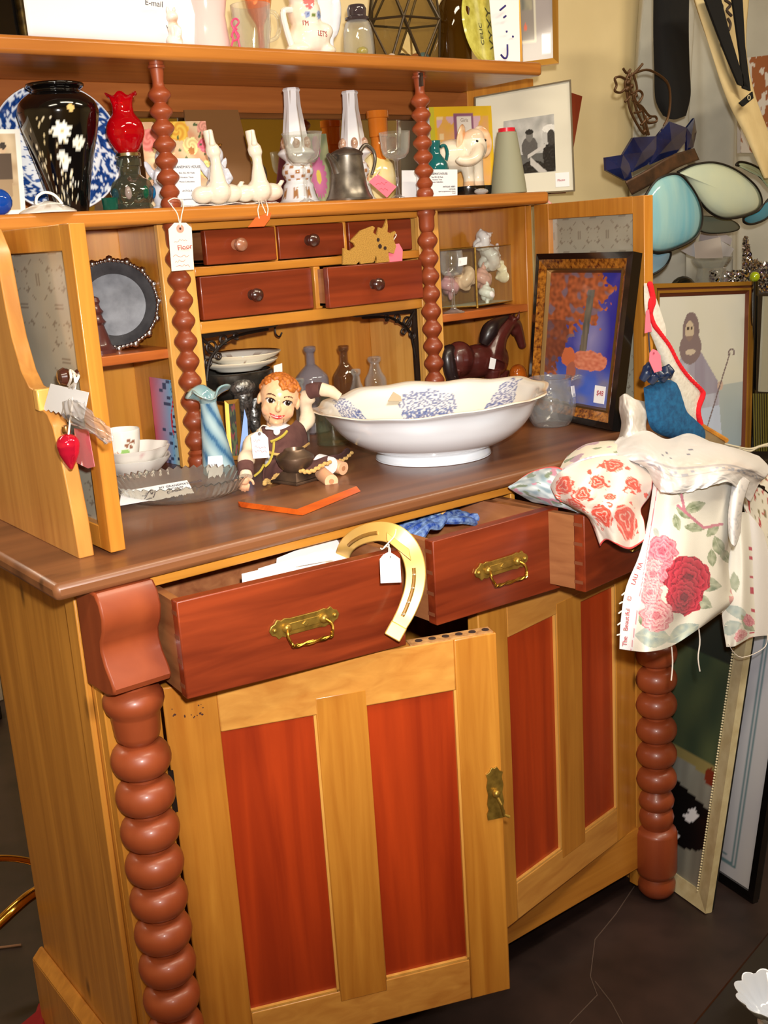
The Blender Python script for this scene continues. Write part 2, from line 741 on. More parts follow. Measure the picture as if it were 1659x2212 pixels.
for k, (lx, ly) in enumerate(((.6, -1.1), (2.2, -1.2), (-1.2, -1.6), (-.8, 2.0))):
    t = thing('ceiling_light', 'long white ceiling light fitting, ' + ('over the sideboard', 'furthest towards the right wall', 'nearest the left wall', 'added to brighten the rear floor')[k], 'ceiling light', (lx, ly, 2.8), 'ceiling lights')
    MB().box(lx - .62, lx + .62, ly - .16, ly + .16, 2.83, 2.9).build('housing', pm('fitting_white', (230, 230, 225)), t)
    MB().box(lx - .6, lx + .6, ly - .14, ly + .14, 2.815, 2.83).build('diffuser', pm('lit_diffuser', (255, 240, 210), emit=((255, 235, 200), 2.5)), t)

# ================================================================== THE SIDEBOARD
H = thing('sideboard', 'large golden pine sideboard with bobbin turned posts, open drawers and an upper hutch of shelves', 'sideboard', (.6, .3, 0))


def P(name, m, mat, **k):
    k.setdefault('bevel', .0018)
    return m.build(name, mat, H, **k)


# ---- base carcass
m = MB().box(.055, .075, .065, .465, .0, .88)
o = P('side_panel', m, pine_side)
m = MB().box(.047, .055, .075, .108, .02, .88).box(.05, .055, .108, .118, .02, .88)
P('side_moulding', m, pine_side)
m = MB().box(.035, .055, .06, .47, .0, .135)
m.hexa([(.035, .06, .135), (.055, .06, .135), (.055, .47, .135), (.035, .47, .135), (.05, .06, .15), (.055, .06, .15), (.055, .47, .15), (.05, .47, .15)])
P('side_skirting', m, pine_side)
P('side_panel', MB().box(1.085, 1.10, .065, .465, 0, .88), pine_side)
P('back_panel', MB().box(.075, 1.085, .455, .465, .03, .88), pine)
P('base_floor', MB().box(.075, 1.085, .065, .455, .12, .14), pine_x)
P('drawer_deck', MB().box(.075, 1.085, .09, .455, .715, .727), pine_x)
P('front_stile', MB().box(.055, .13, .045, .065, .02, .88), pine)
P('front_stile', MB().box(1.052, 1.10, .045, .065, .02, .88), pine)
P('front_rail', MB().box(.11, 1.06, .02, .05, .862, .88), pine_x)
P('drawer_divider', MB().box(.448, .468, .03, .3, .727, .862), pine)
P('drawer_divider', MB().box(.742, .752, .03, .3, .727, .862), pine)
m = MB()
m.box(.13, 1.052, .04, .06, .062, .148)
P('plinth', m, pine_x)

# ---- countertop, a slab with rounded nosing
out = [(0, 0), (1.165, 0), (1.29, .72), (0, .72)]
m = MB().prism([(a, b) for a, b in out], (0, 0, .879), (1, 0, 0), (0, 1, 0), (0, 0, 1), .021)
P('countertop', m, topwood, bevel=.007)

# ---- corner posts of the base
for k, x in enumerate((.0867, 1.0827)):
    y = .024
    pr_ = [(.0, .0), (.018, .0), (.028, .006), (.035, .016), (.036, .03), (.03, .044), (.036, .05), (.039, .058), (.039, .136), (.036, .142), (.026, .147), (.031, .158), (.033, .169), (.03, .18), (.025, .186), (.032, .194), (.0335, .204), (.029, .215), (.021, .222)]
    for i in range(9):
        zc = .2473 + i * .0498
        for a in range(-5, 6):
            w = math.sin(a / 5 * PI / 2)
            pr_.append((.0195 + .0185 * math.sqrt(max(0, 1 - w * w)), zc + .0222 * w))
    pr_ += [(.021, .6705), (.0265, .675), (.0285, .682), (.0305, .706), (.031, .709), (.0355, .715), (.038, .7235), (.0375, .731), (.033, .739), (.024, .744), (.024, .785)]
    P('turned_post', MB().lathe(pr_, (x, y, 0), 40), redpost, bevel=0)
    cx = x - .006
    pf = [(.06, .879), (-.002, .879), (-.012, .868), (-.0165, .85), (-.012, .832), (-.002, .818), (.0, .806), (-.006, .79), (-.018, .774), (-.023, .764), (-.02, .757), (.0, .75), (.06, .748)]
    m = MB().prism(pf, (cx - .036, 0, 0), (0, 1, 0), (0, 0, 1), (1, 0, 0), .076)
    P('corbel', m, redpost, bevel=.003)


def board(m, O, U, a0, a1, z0, z1, d0, d1):
    """box on a vertical plane through O along U; d along the outward normal"""
    O, U = V(O), V(U).normalized()
    n = V((U.y, -U.x, 0))
    f = lambda a, z, d: O + U * a + n * d + V((0, 0, z))
    m.hexa([f(a0, z0, d0), f(a1, z0, d0), f(a1, z0, d1), f(a0, z0, d1), f(a0, z1, d0), f(a1, z1, d0), f(a1, z1, d1), f(a0, z1, d1)])
    return f


def base_door(O, E, z0, z1, lock, ragged):
    O, E = V((*O, 0)), V((*E, 0))
    U = E - O
    L = U.length
    m = MB()
    board(m, O, U, 0, .0695, z0, z1, -.022, 0)
    board(m, O, U, L - .0625, L, z0, z1, -.022, 0)
    board(m, O, U, .1975, .2685, z0 + .05, z1 - .05, -.022, 0)
    fr = m.build('door', pine, H, bevel=.002)
    rw = wood('door_rail_wood', (218, 156, 74), (186, 118, 48), 'x')
    for za, zb_ in ((.645, z1), (z0, .2145)):
        m = MB()
        board(m, O, U, .0695, L - .0625, za, zb_, -.0215, -.0004)
        m.build('door_rail', rw, fr, bevel=.002)
    for a0, a1 in ((.0695, .1975), (.2685, L - .0625)):
        m = MB()
        f = board(m, O, U, a0, a1, .2145, .645, -.014, -.006)
        m.build('door_panel', redpine, fr, bevel=0)
        m = MB()
        g = .0035
        board(m, O, U, a0, a1, .2145, .2145 + g, -.006, -.001)
        board(m, O, U, a1 - g, a1, .2145, .645, -.006, -.001)
        m.build('panel_bead', pine_pale, fr, bevel=0)
    if ragged:
        m = MB()
        board(m, O, U, .335, L - .004, z1 - .001, z1 + .002, -.022, -.002)
        m.build('broken_edge', pm('raw_wood', (200, 150, 90), rough=.9, n2=(150, 100, 55), ns=90), fr, bevel=0)
        m = MB()
        for i in range(6):
            c = O + U.normalized() * (.35 + i * .0195) + V((U.y, -U.x, 0)).normalized() * -.012 + V((0, 0, z1 + .0018))
            m.lathe([(.0055, 0), (.005, .001)], c, 12)
        m.build('dowel_hole', pm('hole_dark', (50, 28, 18), rough=.9), fr)
    if lock:
        n = V((U.y, -U.x, 0)).normalized()
        u = U.normalized()
        po = [(-.013, -.04), (.013, -.04), (.014, -.03), (.011, -.024), (.013, -.015), (.011, 0), (.013, .012), (.011, .024), (.013, .032), (.008, .035), (.004, .042), (0, .04), (-.004, .042), (-.008, .035), (-.013, .032), (-.011, .024), (-.013, .012), (-.011, 0), (-.013, -.015), (-.011, -.024), (-.014, -.03)]
        c = O + u * .447 + V((0, 0, .477))
        m = MB().prism(po, c + n * .0025, u, (0, 0, 1), n, -.0025)
        lp = m.build('lock_plate', brass, fr, bevel=.0006)
        m = MB()
        m.ell(c + n * .006 + V((0, 0, .002)), .006)
        m.tube([c + n * .006, c + n * .014 + u * .004 + V((0, 0, -.012)), c + n * .012 + u * .008 + V((0, 0, -.03)), c + n * .014 + u * .016 + V((0, 0, -.034))], .0022)
        m.build('door_latch', brass, fr)
    return fr


d = base_door((.132, .0416), (.56, -.125), .146, .720, True, True)
m = MB()
board(m, (.132, .0416, 0), (.428, -.1666, 0), -.004, .003, .545, .605, -.02, .001)
m.build('hinge', iron, d, bevel=0)
m = MB()
rr = random.Random(2)
du = V((.428, -.1666, 0)).normalized()
dn = V((du.y, -du.x, 0))
for i in range(14):
    c = V((.132, .0416, 0)) + du * rr.uniform(.004, .05) + V((0, 0, rr.uniform(.672, .69))) + dn * .0002
    r = rr.uniform(.0006, .0018)
    m.add([c + du * r * math.cos(k * PI / 4) * rr.uniform(.6, 1.4) + V((0, 0, r * math.sin(k * PI / 4))) for k in range(8)], [tuple(range(8))])
m.build('ink_stain', pm('stain_dark', (70, 34, 20), rough=.6), d, smooth=False)
base_door((.62, -.02), (1.05, .045), .146, .714, False, False)


# ---- drawers
def drawer(A, B, zb, zt, tilt, depth, tex=False):
    """front board from A to B (xy), bottoms zb, tops zt at each end"""
    A, B = V((*A, 0)), V((*B, 0))
    U = (B - A).normalized()
    n = V((U.y, -U.x, 0))
    L = (B - A).length
    bk = -n

    def f(a, d, s):
        # s: 0 bottom, 1 top
        w = a / L
        z = (zb[0] * (1 - w) + zb[1] * w) * (1 - s) + (zt[0] * (1 - w) + zt[1] * w) * s + tilt * d
        return A + U * a + bk * d + V((0, 0, z))

    def bx(m, a0, a1, d0, d1, s0, s1):
        m.hexa([f(a0, d0, s0), f(a1, d0, s0), f(a1, d1, s0), f(a0, d1, s0), f(a0, d0, s1), f(a1, d0, s1), f(a1, d1, s1), f(a0, d1, s1)])
    m = MB()
    bx(m, 0, L, 0, .018, 0, 1)
    dr = m.build('drawer', mahog, H, bevel=.0015)
    m = MB()
    bx(m, 0.0005, .012, .018, depth, .02, .98)
    bx(m, L - .012, L - .0005, .018, depth, .02, .98)
    bx(m, .012, L - .012, depth - .012, depth, .02, .98)
    m.cm = 1
    for q_ in (.12, .37, .62, .87):
        bx(m, -.0002, .001, .004, .0185, q_ - .022, q_ + .022)
    m.build('drawer_box', [mahog_side, pm('dovetail_dark', (120, 64, 36), rough=.6)], dr, bevel=0)
    m = MB()
    bx(m, .01, L - .01, .018, depth, .06, .11)
    m.build('drawer_bottom', pine_x, dr, bevel=0)
    return dr, f, U, n


def pull(dr, c, U, n, w=.098, ang=0):
    """ornate brass plate with a twisted bail"""
    U = (U * math.cos(ang) + V((0, 0, 1)) * math.sin(ang)).normalized()
    W = n.cross(U)
    if W.z < 0:
        W = -W
    h = w / 2
    pts = [(-h, 0), (-h + .003, .006), (-h + .008, .008), (-h + .012, .013), (-h + .017, .0105), (-h + .022, .0125), (-h + .03, .011), (h - .03, .011), (h - .022, .0125), (h - .017, .0105), (h - .012, .013), (h - .008, .008), (h - .003, .006), (h, 0)]
    pts = pts + [(a, -b) for a, b in reversed(pts[1:-1])]
    m = MB().prism(pts[::-1], c + n * .003, U, W, n, -.003)
    m.prism([(-h * .45, -.005), (h * .45, -.005), (h * .45, .005), (-h * .45, .005)], c + n * .0042, U, W, n, -.002)
    m.prism([(-.005, 0), (0, -.004), (.005, 0), (0, .004)], c + n * .0055, U, W, n, -.002)
    for s in (-1, 1):
        m.ell(c + U * s * (h - .0235) + n * .004, .0065)
        m.ell(c + U * s * (h - .007) + n * .003, .003)
    m.build('pull_plate', brass, dr, bevel=.0006)
    a = h - .0235
    N_ = 60
    pts2 = [c - U * a + n * .009, c - U * (a + .005) + n * .016 - W * .006, c - U * (a + .002) + n * .02 - W * .016]
    pts2 += [c - U * a * .85 + n * .021 - W * .0195, c + U * a * .85 + n * .021 - W * .0195]
    pts2 += [c + U * (a + .002) + n * .02 - W * .016, c + U * (a + .005) + n * .016 - W * .006, c + U * a + n * .009]
    sp = spline(pts2, N_)
    m = MB()
    m.tube(sp, .0019, 8)
    for ph in (0, PI):
        hx = []
        for i, p in enumerate(sp[14:-14]):
            t = i * .95 + ph
            hx.append(p + (n * math.cos(t) + W * math.sin(t)) * .0017)
        m.tube(hx, .0014, 6)
    m.build('pull_handle', pm('bail_brass', (190, 150, 64), rough=.28, metal=1), dr)


d1, f1, U1, n1 = drawer((.124, -.05), (.437, -.08), (.736, .7245), (.860, .859), -.02, .2)
pull(d1, f1(.164, 0, .50) + n1 * .0005, U1, n1, .1)
d2, f2, U2, n2_ = drawer((.492, -.08), (.734, -.08), (.737, .731), (.8575, .8572), 0, .3)
pull(d2, f2(.122, 0, .50) + n2_ * .0005, U2, n2_, .104)
d3, f3, U3, n3 = drawer((.7238, -.14), (.975, -.09), (.74, .7285), (.8555, .857), .02, .3)
pull(d3, f3(.125, 0, .55) + n3 * .0005, U3, n3, .1)

# ================================================================== upper hutch
ZM, ZT = 1.324, 1.567
# scroll-cut left end panel
prof = [(.083, .9), (.086, .95), (.098, 1.02), (.112, 1.062), (.125, 1.077), (.147, 1.084), (.147, 1.102), (.175, 1.106), (.195, 1.125), (.212, 1.165), (.219, 1.2), (.2235, 1.24), (.228, 1.272), (.25, 1.30), (.69, 1.30), (.69, .9)]
P('end_panel', MB().prism(prof, (.0645, 0, 0), (0, 1, 0), (0, 0, 1), (1, 0, 0), .02), wood('end_panel_pine', (206, 144, 70), (170, 106, 44), 'z'), bevel=.0015)
P('end_panel_block', MB().box(.060, .09, .137, .152, 1.079, 1.106), pine_pale)
P('end_panel', MB().box(1.245, 1.263, .49, .69, .9, 1.30), pine)
P('back_panel', MB().box(.085, 1.25, .66, .68, .9, 1.30), pine)
P('shelf', MB().box(.02, 1.262, .437, .70, 1.3, ZM), pine_edge, bevel=.006)
P('shelf', MB().box(.02, 1.2513, .437, .70, 1.542, ZT), pine_edge, bevel=.006)
P('back_board', MB().box(1.2625, 1.462, .672, .70, 1.30, 1.575), pine)
P('back_panel', MB().box(.02, 1.262, .672, .69, ZM, 1.542), wood('back_board', (176, 104, 50), (140, 76, 34), 'x'))
P('mirror_plate', MB().box(.33, 1.2, .664, .672, ZM + .004, 1.484), pm('mirror_silver', (225, 220, 200), rough=.02, metal=1), bevel=0)
P('mirror_rail', MB().box(.1, 1.262, .655, .672, 1.4835, 1.4935), wood('mirror_rail_wood', (120, 74, 36), (90, 52, 24), 'x'))
# partitions and the stiles behind the posts
P('partition', MB().box(.425, .442, .492, .66, .9, 1.3), pine)
P('partition', MB().box(.955, .972, .492, .66, .9, 1.3), pine_pale)
P('stile', MB().box(.412, .472, .479, .492, .9, 1.3), pine_pale)
P('stile', MB().box(.952, 1.002, .479, .492, .9, 1.3), pine_pale)
P('top_rail', MB().box(.472, .952, .48, .5, 1.2875, 1.3), pine_x)
P('middle_rail', MB().box(.472, .952, .48, .66, 1.2135, 1.2285), pine_x)
P('bottom_rail', MB().box(.472, .952, .48, .66, 1.119, 1.139), pine_x)
for x, z0, z1 in ((.633, 1.2285, 1.2875), (.7815, 1.2285, 1.2875), (.715, 1.139, 1.2135)):
    P('rail_divider', MB().box(x - .007 if z0 < 1.2 else x - .003, x + .007 if z0 < 1.2 else x + .004, .481, .65, z0, z1), pine)
P('inner_shelf', MB().box(.085, .425, .49, .66, 1.085, 1.101), wood('inner_shelf_wood', (190, 104, 44), (150, 72, 28), 'x'))
P('inner_shelf', MB().box(.972, 1.245, .49, .66, 1.085, 1.101), MATS['inner_shelf_wood'])
# hutch posts
def bobbin(pr0, z0, n, dz, r, rn):
    o_ = []
    for i in range(n):
        for a in range(-4, 5):
            w = a / 4
            o_.append((rn + (r - rn) * (.5 + .5 * math.cos(w * PI)) ** .62, z0 + i * dz + dz * .48 * w))
    return pr0 + o_


for x in (.4345, .9615):
    pr_ = bobbin([(.0, 0), (.0165, 0), (.0165, .006), (.0185, .012), (.0165, .018), (.014, .02), (.0165, .025), (.012, .03)], .0455, 10, .0332, .0195, .0105)
    pr_ += [(.0115, .361), (.014, .366), (.0148, .37), (.015, .388), (.0165, .391), (.018, .395), (.0165, .4), (0, .4)]
    P('turned_post', MB().lathe(pr_, (x, .466, .9), 28), redpost, bevel=0)
for x, crack in ((.4345, False), (.9615, True)):
    pr_ = bobbin([(0, 0), (.0145, 0), (.0165, .005), (.015, .012), (.011, .016), (.015, .021), (.016, .025), (.0135, .029)], .0465, 6, .0248, .0182, .0095)
    pr_ += [(.009, .186), (.0085, .19), (.0105, .205), (.0105, .2085), (.013, .2095), (.0135, .213), (.0115, .214), (.0115, .218), (0, .218)]
    o = P('turned_post', MB().lathe(pr_, (x, .466, ZM), 28), redpost, bevel=0)
    if crack:
        m = MB().box(x - .008, x - .0035, .450, .458, ZM + .194, ZM + .217)
        m.build('split', pm('split_dark', (60, 40, 26), rough=.9), o, smooth=False)

# small drawers
knobm = pm('dark_knob', (66, 32, 24), rough=.2, coat=.6)
sd = (((.494, .631), (1.2305, 1.2865), .476, (516, 528), (150, 90, 66)), ((.638, .777), (1.2305, 1.2865), .478, (673, 519), None), ((.788, .934), (1.2305, 1.2865), .478, None, None), ((.477, .700), (1.141, 1.2125), .476, (551, 637), None), ((.712, .928), (1.1405, 1.2115), .445, (814, 614), None))
for (x0, x1), (z0, z1), y, kp, kc in sd:
    o = P('drawer', MB().box(x0, x1, y, y + .014, z0, z1), mahog)
    m = MB().box(x0 + .004, x0 + .013, y + .014, .64, z0 + .003, z1 - .003).box(x1 - .013, x1 - .004, y + .014, .64, z0 + .003, z1 - .003).box(x0 + .004, x1 - .004, y + .014, .64, z0 + .003, z0 + .009)
    m.build('drawer_box', mahog_side, o, bevel=.0008)
    if kp:
        c = at(*kp, y=y - .01)
        T = Matrix.Translation((c.x, y, c.z)) @ Matrix.Rotation(PI / 2, 4, 'X')
        m = MB(T).lathe([(.009, 0), (.006, .003), (.005, .007), (.0095, .011), (.0115, .016), (.0105, .021), (.006, .0245), (0, .0255)], seg=24)
        m.build('knob', pm('worn_knob', (160, 104, 76), rough=.3, coat=.4) if kc else knobm, o)

# iron fretwork brackets under the drawers
for nm, cx, s, reach, drop in (('iron_bracket', .4725, 1, .165, .13), ('iron_bracket', .9515, -1, .155, .155)):
    m = MB()
    y = .497
    zt = 1.1185
    q = lambda a, b: V((cx + s * a, y, zt - b))
    m.prism([(0, 0), (reach, 0), (reach - .01, .004), (0.012, .009), (.0105, drop), (.004, drop), (0, drop - .01)], (cx, y, zt), (s, 0, 0), (0, 0, -1), (0, 1, 0), .006)
    for c0, c1, r0 in (((.03, .01), (.012, .05), .02), ((.05, .008), (.03, .028), .013)):
        m.tube(spline([q(reach * .85, .006), q(reach * .5, .010), q(.05, .02), q(.02, .045), q(.010, drop * .62)], 16), .0028, 6)
    for c, r, a0, turns in (((.026, .024), .013, 0, 1.5), ((.05, .014), .0085, 1, 1.3), ((.016, .05), .0085, 2, 1.3), ((.075, .011), .006, 1, 1.2), ((.036, .042), .007, 3, 1.2)):
        m.tube([q(c[0] + r * (1 - .6 * i / 20) * math.cos(a0 + turns * 2 * PI * i / 20), c[1] + r * (1 - .6 * i / 20) * math.sin(a0 + turns * 2 * PI * i / 20)) for i in range(21)], .0022, 6)
    m.tube([q(.006, .006), q(.03, .03)], .003, 6)
    P(nm, m, iron, bevel=0)
c = at(594, 705, y=.6)
P('cup_hook', MB().tube(spline([c + V((0, .0, .012)), c, c + V((.0, 0, -.014)), c + V((.008, 0, -.02)), c + V((.014, 0, -.013))], 14), .0016, 6), iron, bevel=0)


# glazed hutch doors
def etch(u, v):
    g = (172, 166, 148)
    n_ = nz(u * 5, v * 7) * 10
    base = (g[0] + n_, g[1] + n_, g[2] + n_)
    dark = (104, 84, 70)
    # repeating medallions of dashes
    su, sv = (u * 3) % 1 - .5, (v * 5) % 1 - .5
    r = math.hypot(su, sv)
    a = math.atan2(sv, su)
    k = 0
    if .15 < r < .2 and abs(((a * 8 / PI) % 2) - 1) < .35:
        k = 1
    if .24 < r < .3 and abs(((a * 4 / PI) % 2) - 1) < .28:
        k = 1
    if r > .38 and (abs(abs(su) - abs(sv)) < .03) and r < .55:
        k = 1
    if abs(abs(su) - .46) < .018 and abs(sv) < .12:
        k = 1
    if abs(abs(sv) - .46) < .022 and abs(su) < .12:
        k = 1
    edge = min(u, 1 - u, v, 1 - v)
    if edge > .28 and not (v < .3):
        k *= .0
    return mix(col(*base), col(*dark), k * .6)


frost = painted('etched_glass', .22, .3)


def glass_door(O, E, z0, z1, sl, sr, rt, rb, knob_a=None):
    O, E = V((*O, 0)), V((*E, 0))
    U = E - O
    L = U.length
    u = U.normalized()
    n = V((u.y, -u.x, 0))
    if n.dot(CAM - O) < 0:
        n = -n
    f = lambda a, z, d: O + u * a + n * d + V((0, 0, z))

    def bx(m, a0, a1, zz0, zz1, d0=-.02, d1=0):
        m.hexa([f(a0, zz0, d0), f(a1, zz0, d0), f(a1, zz0, d1), f(a0, zz0, d1), f(a0, zz1, d0), f(a1, zz1, d0), f(a1, zz1, d1), f(a0, zz1, d1)])
    m = MB()
    bx(m, 0, sl, z0, z1)
    bx(m, L - sr, L, z0, z1)
    bx(m, sl, L - sr, z1 - rt, z1, -.0195, -.0005)
    bx(m, sl, L - sr, z0, z0 + rb, -.0195, -.0005)
    dr = m.build('glass_door', pine, H, bevel=.0012)
    Q = Quad(f(sl, z0 + rb, -.011), f(L - sr, z0 + rb, -.011), f(L - sr, z1 - rt, -.011), f(sl, z1 - rt, -.011))
    sheet('etched_pane', Q, etch, frost, dr, 90, 150, .003)
    if knob_a:
        c = f(knob_a[0], knob_a[1], 0)
        R = Matrix(((u.x, 0, n.x), (u.y, 0, n.y), (0, 1, 0))).to_4x4()
        T = Matrix.Translation(c) @ R
        m = MB(T).lathe([(.007, 0), (.005, .004), (.005, .008), (.0095, .012), (.0112, .017), (.0085, .023), (0, .025)], seg=20)
        m.build('knob', knobm, dr)
    return dr, f


ldoor, fL = glass_door((.095, .48), (.098, .063), .904, 1.298, .03, .03, .03, .03, (.385, 1.122))
rdoor, fR = glass_door((1.24, .46), (1.17, .12), .904, 1.299, .05, .032, .03, .03)

# ================================================================== THINGS ON THE TOP SHELF
def spot(px, py, y, z):
    p = at(px, py, y=y)
    return V((p.x, y, z))


def lat(prof, c, s, seg=32, **k):
    """profile in photo pixels (radius, height) scaled to metres"""
    return MB().lathe([(r * s, h * s) for r, h in prof], c, seg, **k)


def shell(prof, t):
    """double a profile back on itself, t px thick, for open vessels"""
    inner = [(max(r - t, .01), h + (t if i == 0 else 0)) for i, (r, h) in enumerate(prof)]
    return [(0, prof[0][1])] + prof + inner[::-1] + [(0, inner[0][1])]


# framed notice, far left
Y = .56
c = spot(20, 90, Y, ZT)
t = thing('framed_notice', 'white printed notice in a black and gold frame, left end of the top shelf', 'framed sign', c)
Q = Quad(at(-260, 62, y=Y), at(402, 100, y=Y - .02), at(388, -420, y=Y + .04), at(-260, -440, y=Y + .04))
dz = ZT - min(Q.p[0].z, Q.p[1].z)
m = MB()
a = spot(50, 60, Y - .01, ZT)
m.tube(spline([V((a.x, Y - .012, ZT + .42)), V((a.x, Y - .012, ZT + .2)), V((a.x + .002, Y - .012, ZT + .02)), V((a.x + .012, Y - .012, ZT + .009)), V((a.x + .1, Y - .014, ZT + .009)), V((a.x + .26, Y - .016, ZT + .009))], 30), .009, 10)
m.build('frame', pm('antique_gold', (96, 78, 40), rough=.3, metal=.9, n2=(40, 32, 20), ns=60), t)
m = MB()
m.box(a.x - .2, a.x - .004, Y - .006, Y + .006, ZT + .004, ZT + .4)
m.build('backing', blackm, t)
m = MB()


def curl(u, v):
    x = a.x + .002 + u * .285
    z = ZT + .016 - .012 * u * u + v * .4
    return V((x, Y - .02 - .035 * u * u, z))


m.grid(30, 20, curl)
o = m.build('notice_sheet', paper, t, solid=.001)
Q = Quad(curl(0, 0), curl(1, 0), curl(1, 1), curl(0, 1))
e = at(308, 12, y=Y - .04)
text('lettering', 'E-mail', Quad(V((e.x, Y - .048, e.z)), V((e.x + .1, Y - .06, e.z - .01)), V((e.x + .1, Y - .06, e.z + .09)), V((e.x, Y - .048, e.z + .1))), 0, 0, .0085, ink, t)
text('lettering', 'www.', Quad(V((e.x + .03, Y - .053, e.z - .034)), V((e.x + .13, Y - .062, e.z - .044)), V((e.x + .13, Y - .062, e.z + .09)), V((e.x + .03, Y - .053, e.z + .1))), 0, 0, .0075, ink, t)

# little white and amber figurine
c = spot(378, 92, .49, ZT)
s = mpp(c)
m = MB()
m.ell(c + V((0, 0, 16 * s)), (19 * s, 15 * s, 17 * s))
m.ell(c + V((0, 0, 42 * s)), (13 * s, 12 * s, 16 * s))
m.ell(c + V((-2 * s, -4 * s, 64 * s)), (13 * s, 12 * s, 12 * s))
for k in (-1, 1):
    m.ell(c + V((k * 8 * s - 2 * s, 0, 78 * s)), (4 * s, 3 * s, 8 * s))
    m.ell(c + V((k * 9 * s, -10 * s, 5 * s)), (6 * s, 9 * s, 5 * s))
    m.ell(c + V((k * 9 * s, -11 * s, 34 * s)), (4 * s, 5 * s, 12 * s))
o = blob('cat_figurine', m, chinap, None, .0018, 4, lambda p: mix(col(246, 240, 230), col(206, 140, 50), 1.4 * nz(p.x * 60, p.z * 60) + (p.x - c.x) * 30))
tag(o, 'small white and amber glazed cat figurine before the big white notice', 'figurine')

# pink vase
c = spot(452, 98, .52, ZT)
s = mpp(c)
m = lat(shell([(40, 0), (45, 3), (46, 20), (43, 45), (40, 75), (45, 105), (56, 140), (60, 170), (50, 200), (42, 215)], 3), c, s)
tag(m.build('pink_vase', pm('pink_porcelain', (244, 206, 200), rough=.15, coat=.5)), 'tall pale pink glazed vase next to the white notice', 'vase')

# glass mug with the peach goblet behind it, ribbon
c = spot(548, 104, .485, ZT)
s = mpp(c)
t = thing('glass_mug', 'clear glass mug with looped handle on the top shelf', 'mug', c)
lat(shell([(30, 0), (34, 3), (35, 12), (41, 45), (42, 80), (43, 95)], 3), c, s, 32).build('mug_body', clear, t)
MB().tube(spline([c + V((40, 0, 84)) * s, c + V((60, -2, 82)) * s, c + V((69, -3, 60)) * s, c + V((60, -2, 34)) * s, c + V((38, 0, 24)) * s], 24), 4.5 * s, 10).build('handle', clear, t)
c = spot(566, 104, .53, ZT)
s = mpp(c)
m = lat(shell([(20, 0), (18, 4), (7, 10), (7, 50), (9, 66), (24, 92), (32, 130), (34, 170)], 2.5), c, s)
tag(m.build('peach_goblet', glass('peach_glass', (255, 222, 196), .3, .12, (246, 180, 130))), 'peach tinted goblet standing behind the clear glass mug', 'goblet')
c = spot(508, 80, .475, ZT)
s = mpp(c)
m = MB()
for pts in (((500, 80), (506, 62), (516, 48), (508, 40), (500, 50), (508, 68), (516, 84)), ((512, 62), (502, 72), (506, 88), (516, 78), (508, 66)), ((504, 84), (500, 100)), ((514, 84), (518, 101))):
    m.tube(spline([at(a, b, y=.478) for a, b in pts], 24), .0016, 6)
tag(m.build('pink_ribbon', pm('hot_pink', (236, 70, 120), rough=.5)), 'curly hot pink ribbon by the pink vase', 'ribbon')

# pig money box with flowered belt
c = spot(668, 108, .50, ZT)
s = mpp(c)
t = thing('pig_bank', 'white ceramic pig bank with a blue flower belt and red lettering', 'money box', c)


def pigcol(p):
    x, z = (p.x - c.x) / s, (p.z - c.z) / s
    b = col(248, 240, 224)
    for fx, fz, fr in ((-18, 79, 7), (12, 80, 8), (36, 72, 7)):
        r = math.hypot(x - fx, z - fz)
        if p.y < c.y and r < fr:
            b = col(150, 170, 214) if r > fr * .3 else col(70, 80, 140)
    for fx, fz in ((-4, 78), (25, 78)):
        if p.y < c.y and math.hypot((x - fx) * .8, z - fz) < 4.5:
            b = col(120, 140, 70)
    if p.y < c.y and math.hypot(x + 12, (z - 106) * .8) < 13:
        b = col(226, 110, 120)
    return mix(b, col(240, 190, 130), .5 * nz(p.x * 30, p.z * 30, 3))


m = MB()
m.ell(c + V((0, 0, 36)) * s, (50 * s, 42 * s, 38 * s))
m.ell(c + V((-6, 0, 86)) * s, (38 * s, 34 * s, 40 * s))
m.ell(c + V((-10, -5, 130)) * s, (38 * s, 34 * s, 38 * s))
m.ell(c + V((28, -8, 50)) * s, (26 * s, 30 * s, 20 * s))
m.ell(c + V((-32, -10, 12)) * s, (30 * s, 28 * s, 14 * s))
m.ell(c + V((32, -10, 12)) * s, (26 * s, 28 * s, 14 * s))
blob('pig_body', m, chinap, t, .0028, 4, pigcol)
e = at(687, 76, y=.452)
Q = Quad(e, e + V((.05, .018, 0)), e + V((.05, .018, .03)), e + V((0, 0, .03)))
text('lettering', "LET'S", Q, 0, 0, .0085, inkred, t, d=.0)
e = at(654, 54, y=.455)
Q = Quad(e, e + V((.05, .006, 0)), e + V((.05, .006, .03)), e + V((0, 0, .03)))
text('lettering', "I'M", Q, 0, 0, .008, inkred, t, d=.0)
MB().tube(spline([c + V((-44, -8, 90)) * s, c + V((-66, -10, 84)) * s, c + V((-62, -12, 48)) * s, c + V((-48, -12, 4)) * s], 16), 6.5 * s, 8).build('strap', white, t)

# white angel wing ornament
c = spot(718, 110, .53, ZT)
s = mpp(c)
m = MB()
m.tube(spline([c, c + V((-2, 0, 40)) * s, c + V((2, 0, 60)) * s], 10), [6 * s] * 6 + [7 * s, 8 * s, 9 * s, 10 * s, 12 * s], 10)
m.ell(c + V((-8, 0, 100)) * s, (28 * s, 11 * s, 52 * s), R=Matrix.Rotation(-.2, 3, 'Y'))
m.ell(c + V((12, -4, 92)) * s, (14 * s, 9 * s, 46 * s), R=Matrix.Rotation(.15, 3, 'Y'))
m.ell(c + V((0, 0, 4)) * s, (16 * s, 14 * s, 5 * s))
tag(blob('porcelain_ornament', m, pm('cool_white', (236, 238, 244), rough=.15, coat=.4), None, .002), 'cool white porcelain upright leaf shaped ornament behind the pig bank', 'ornament')

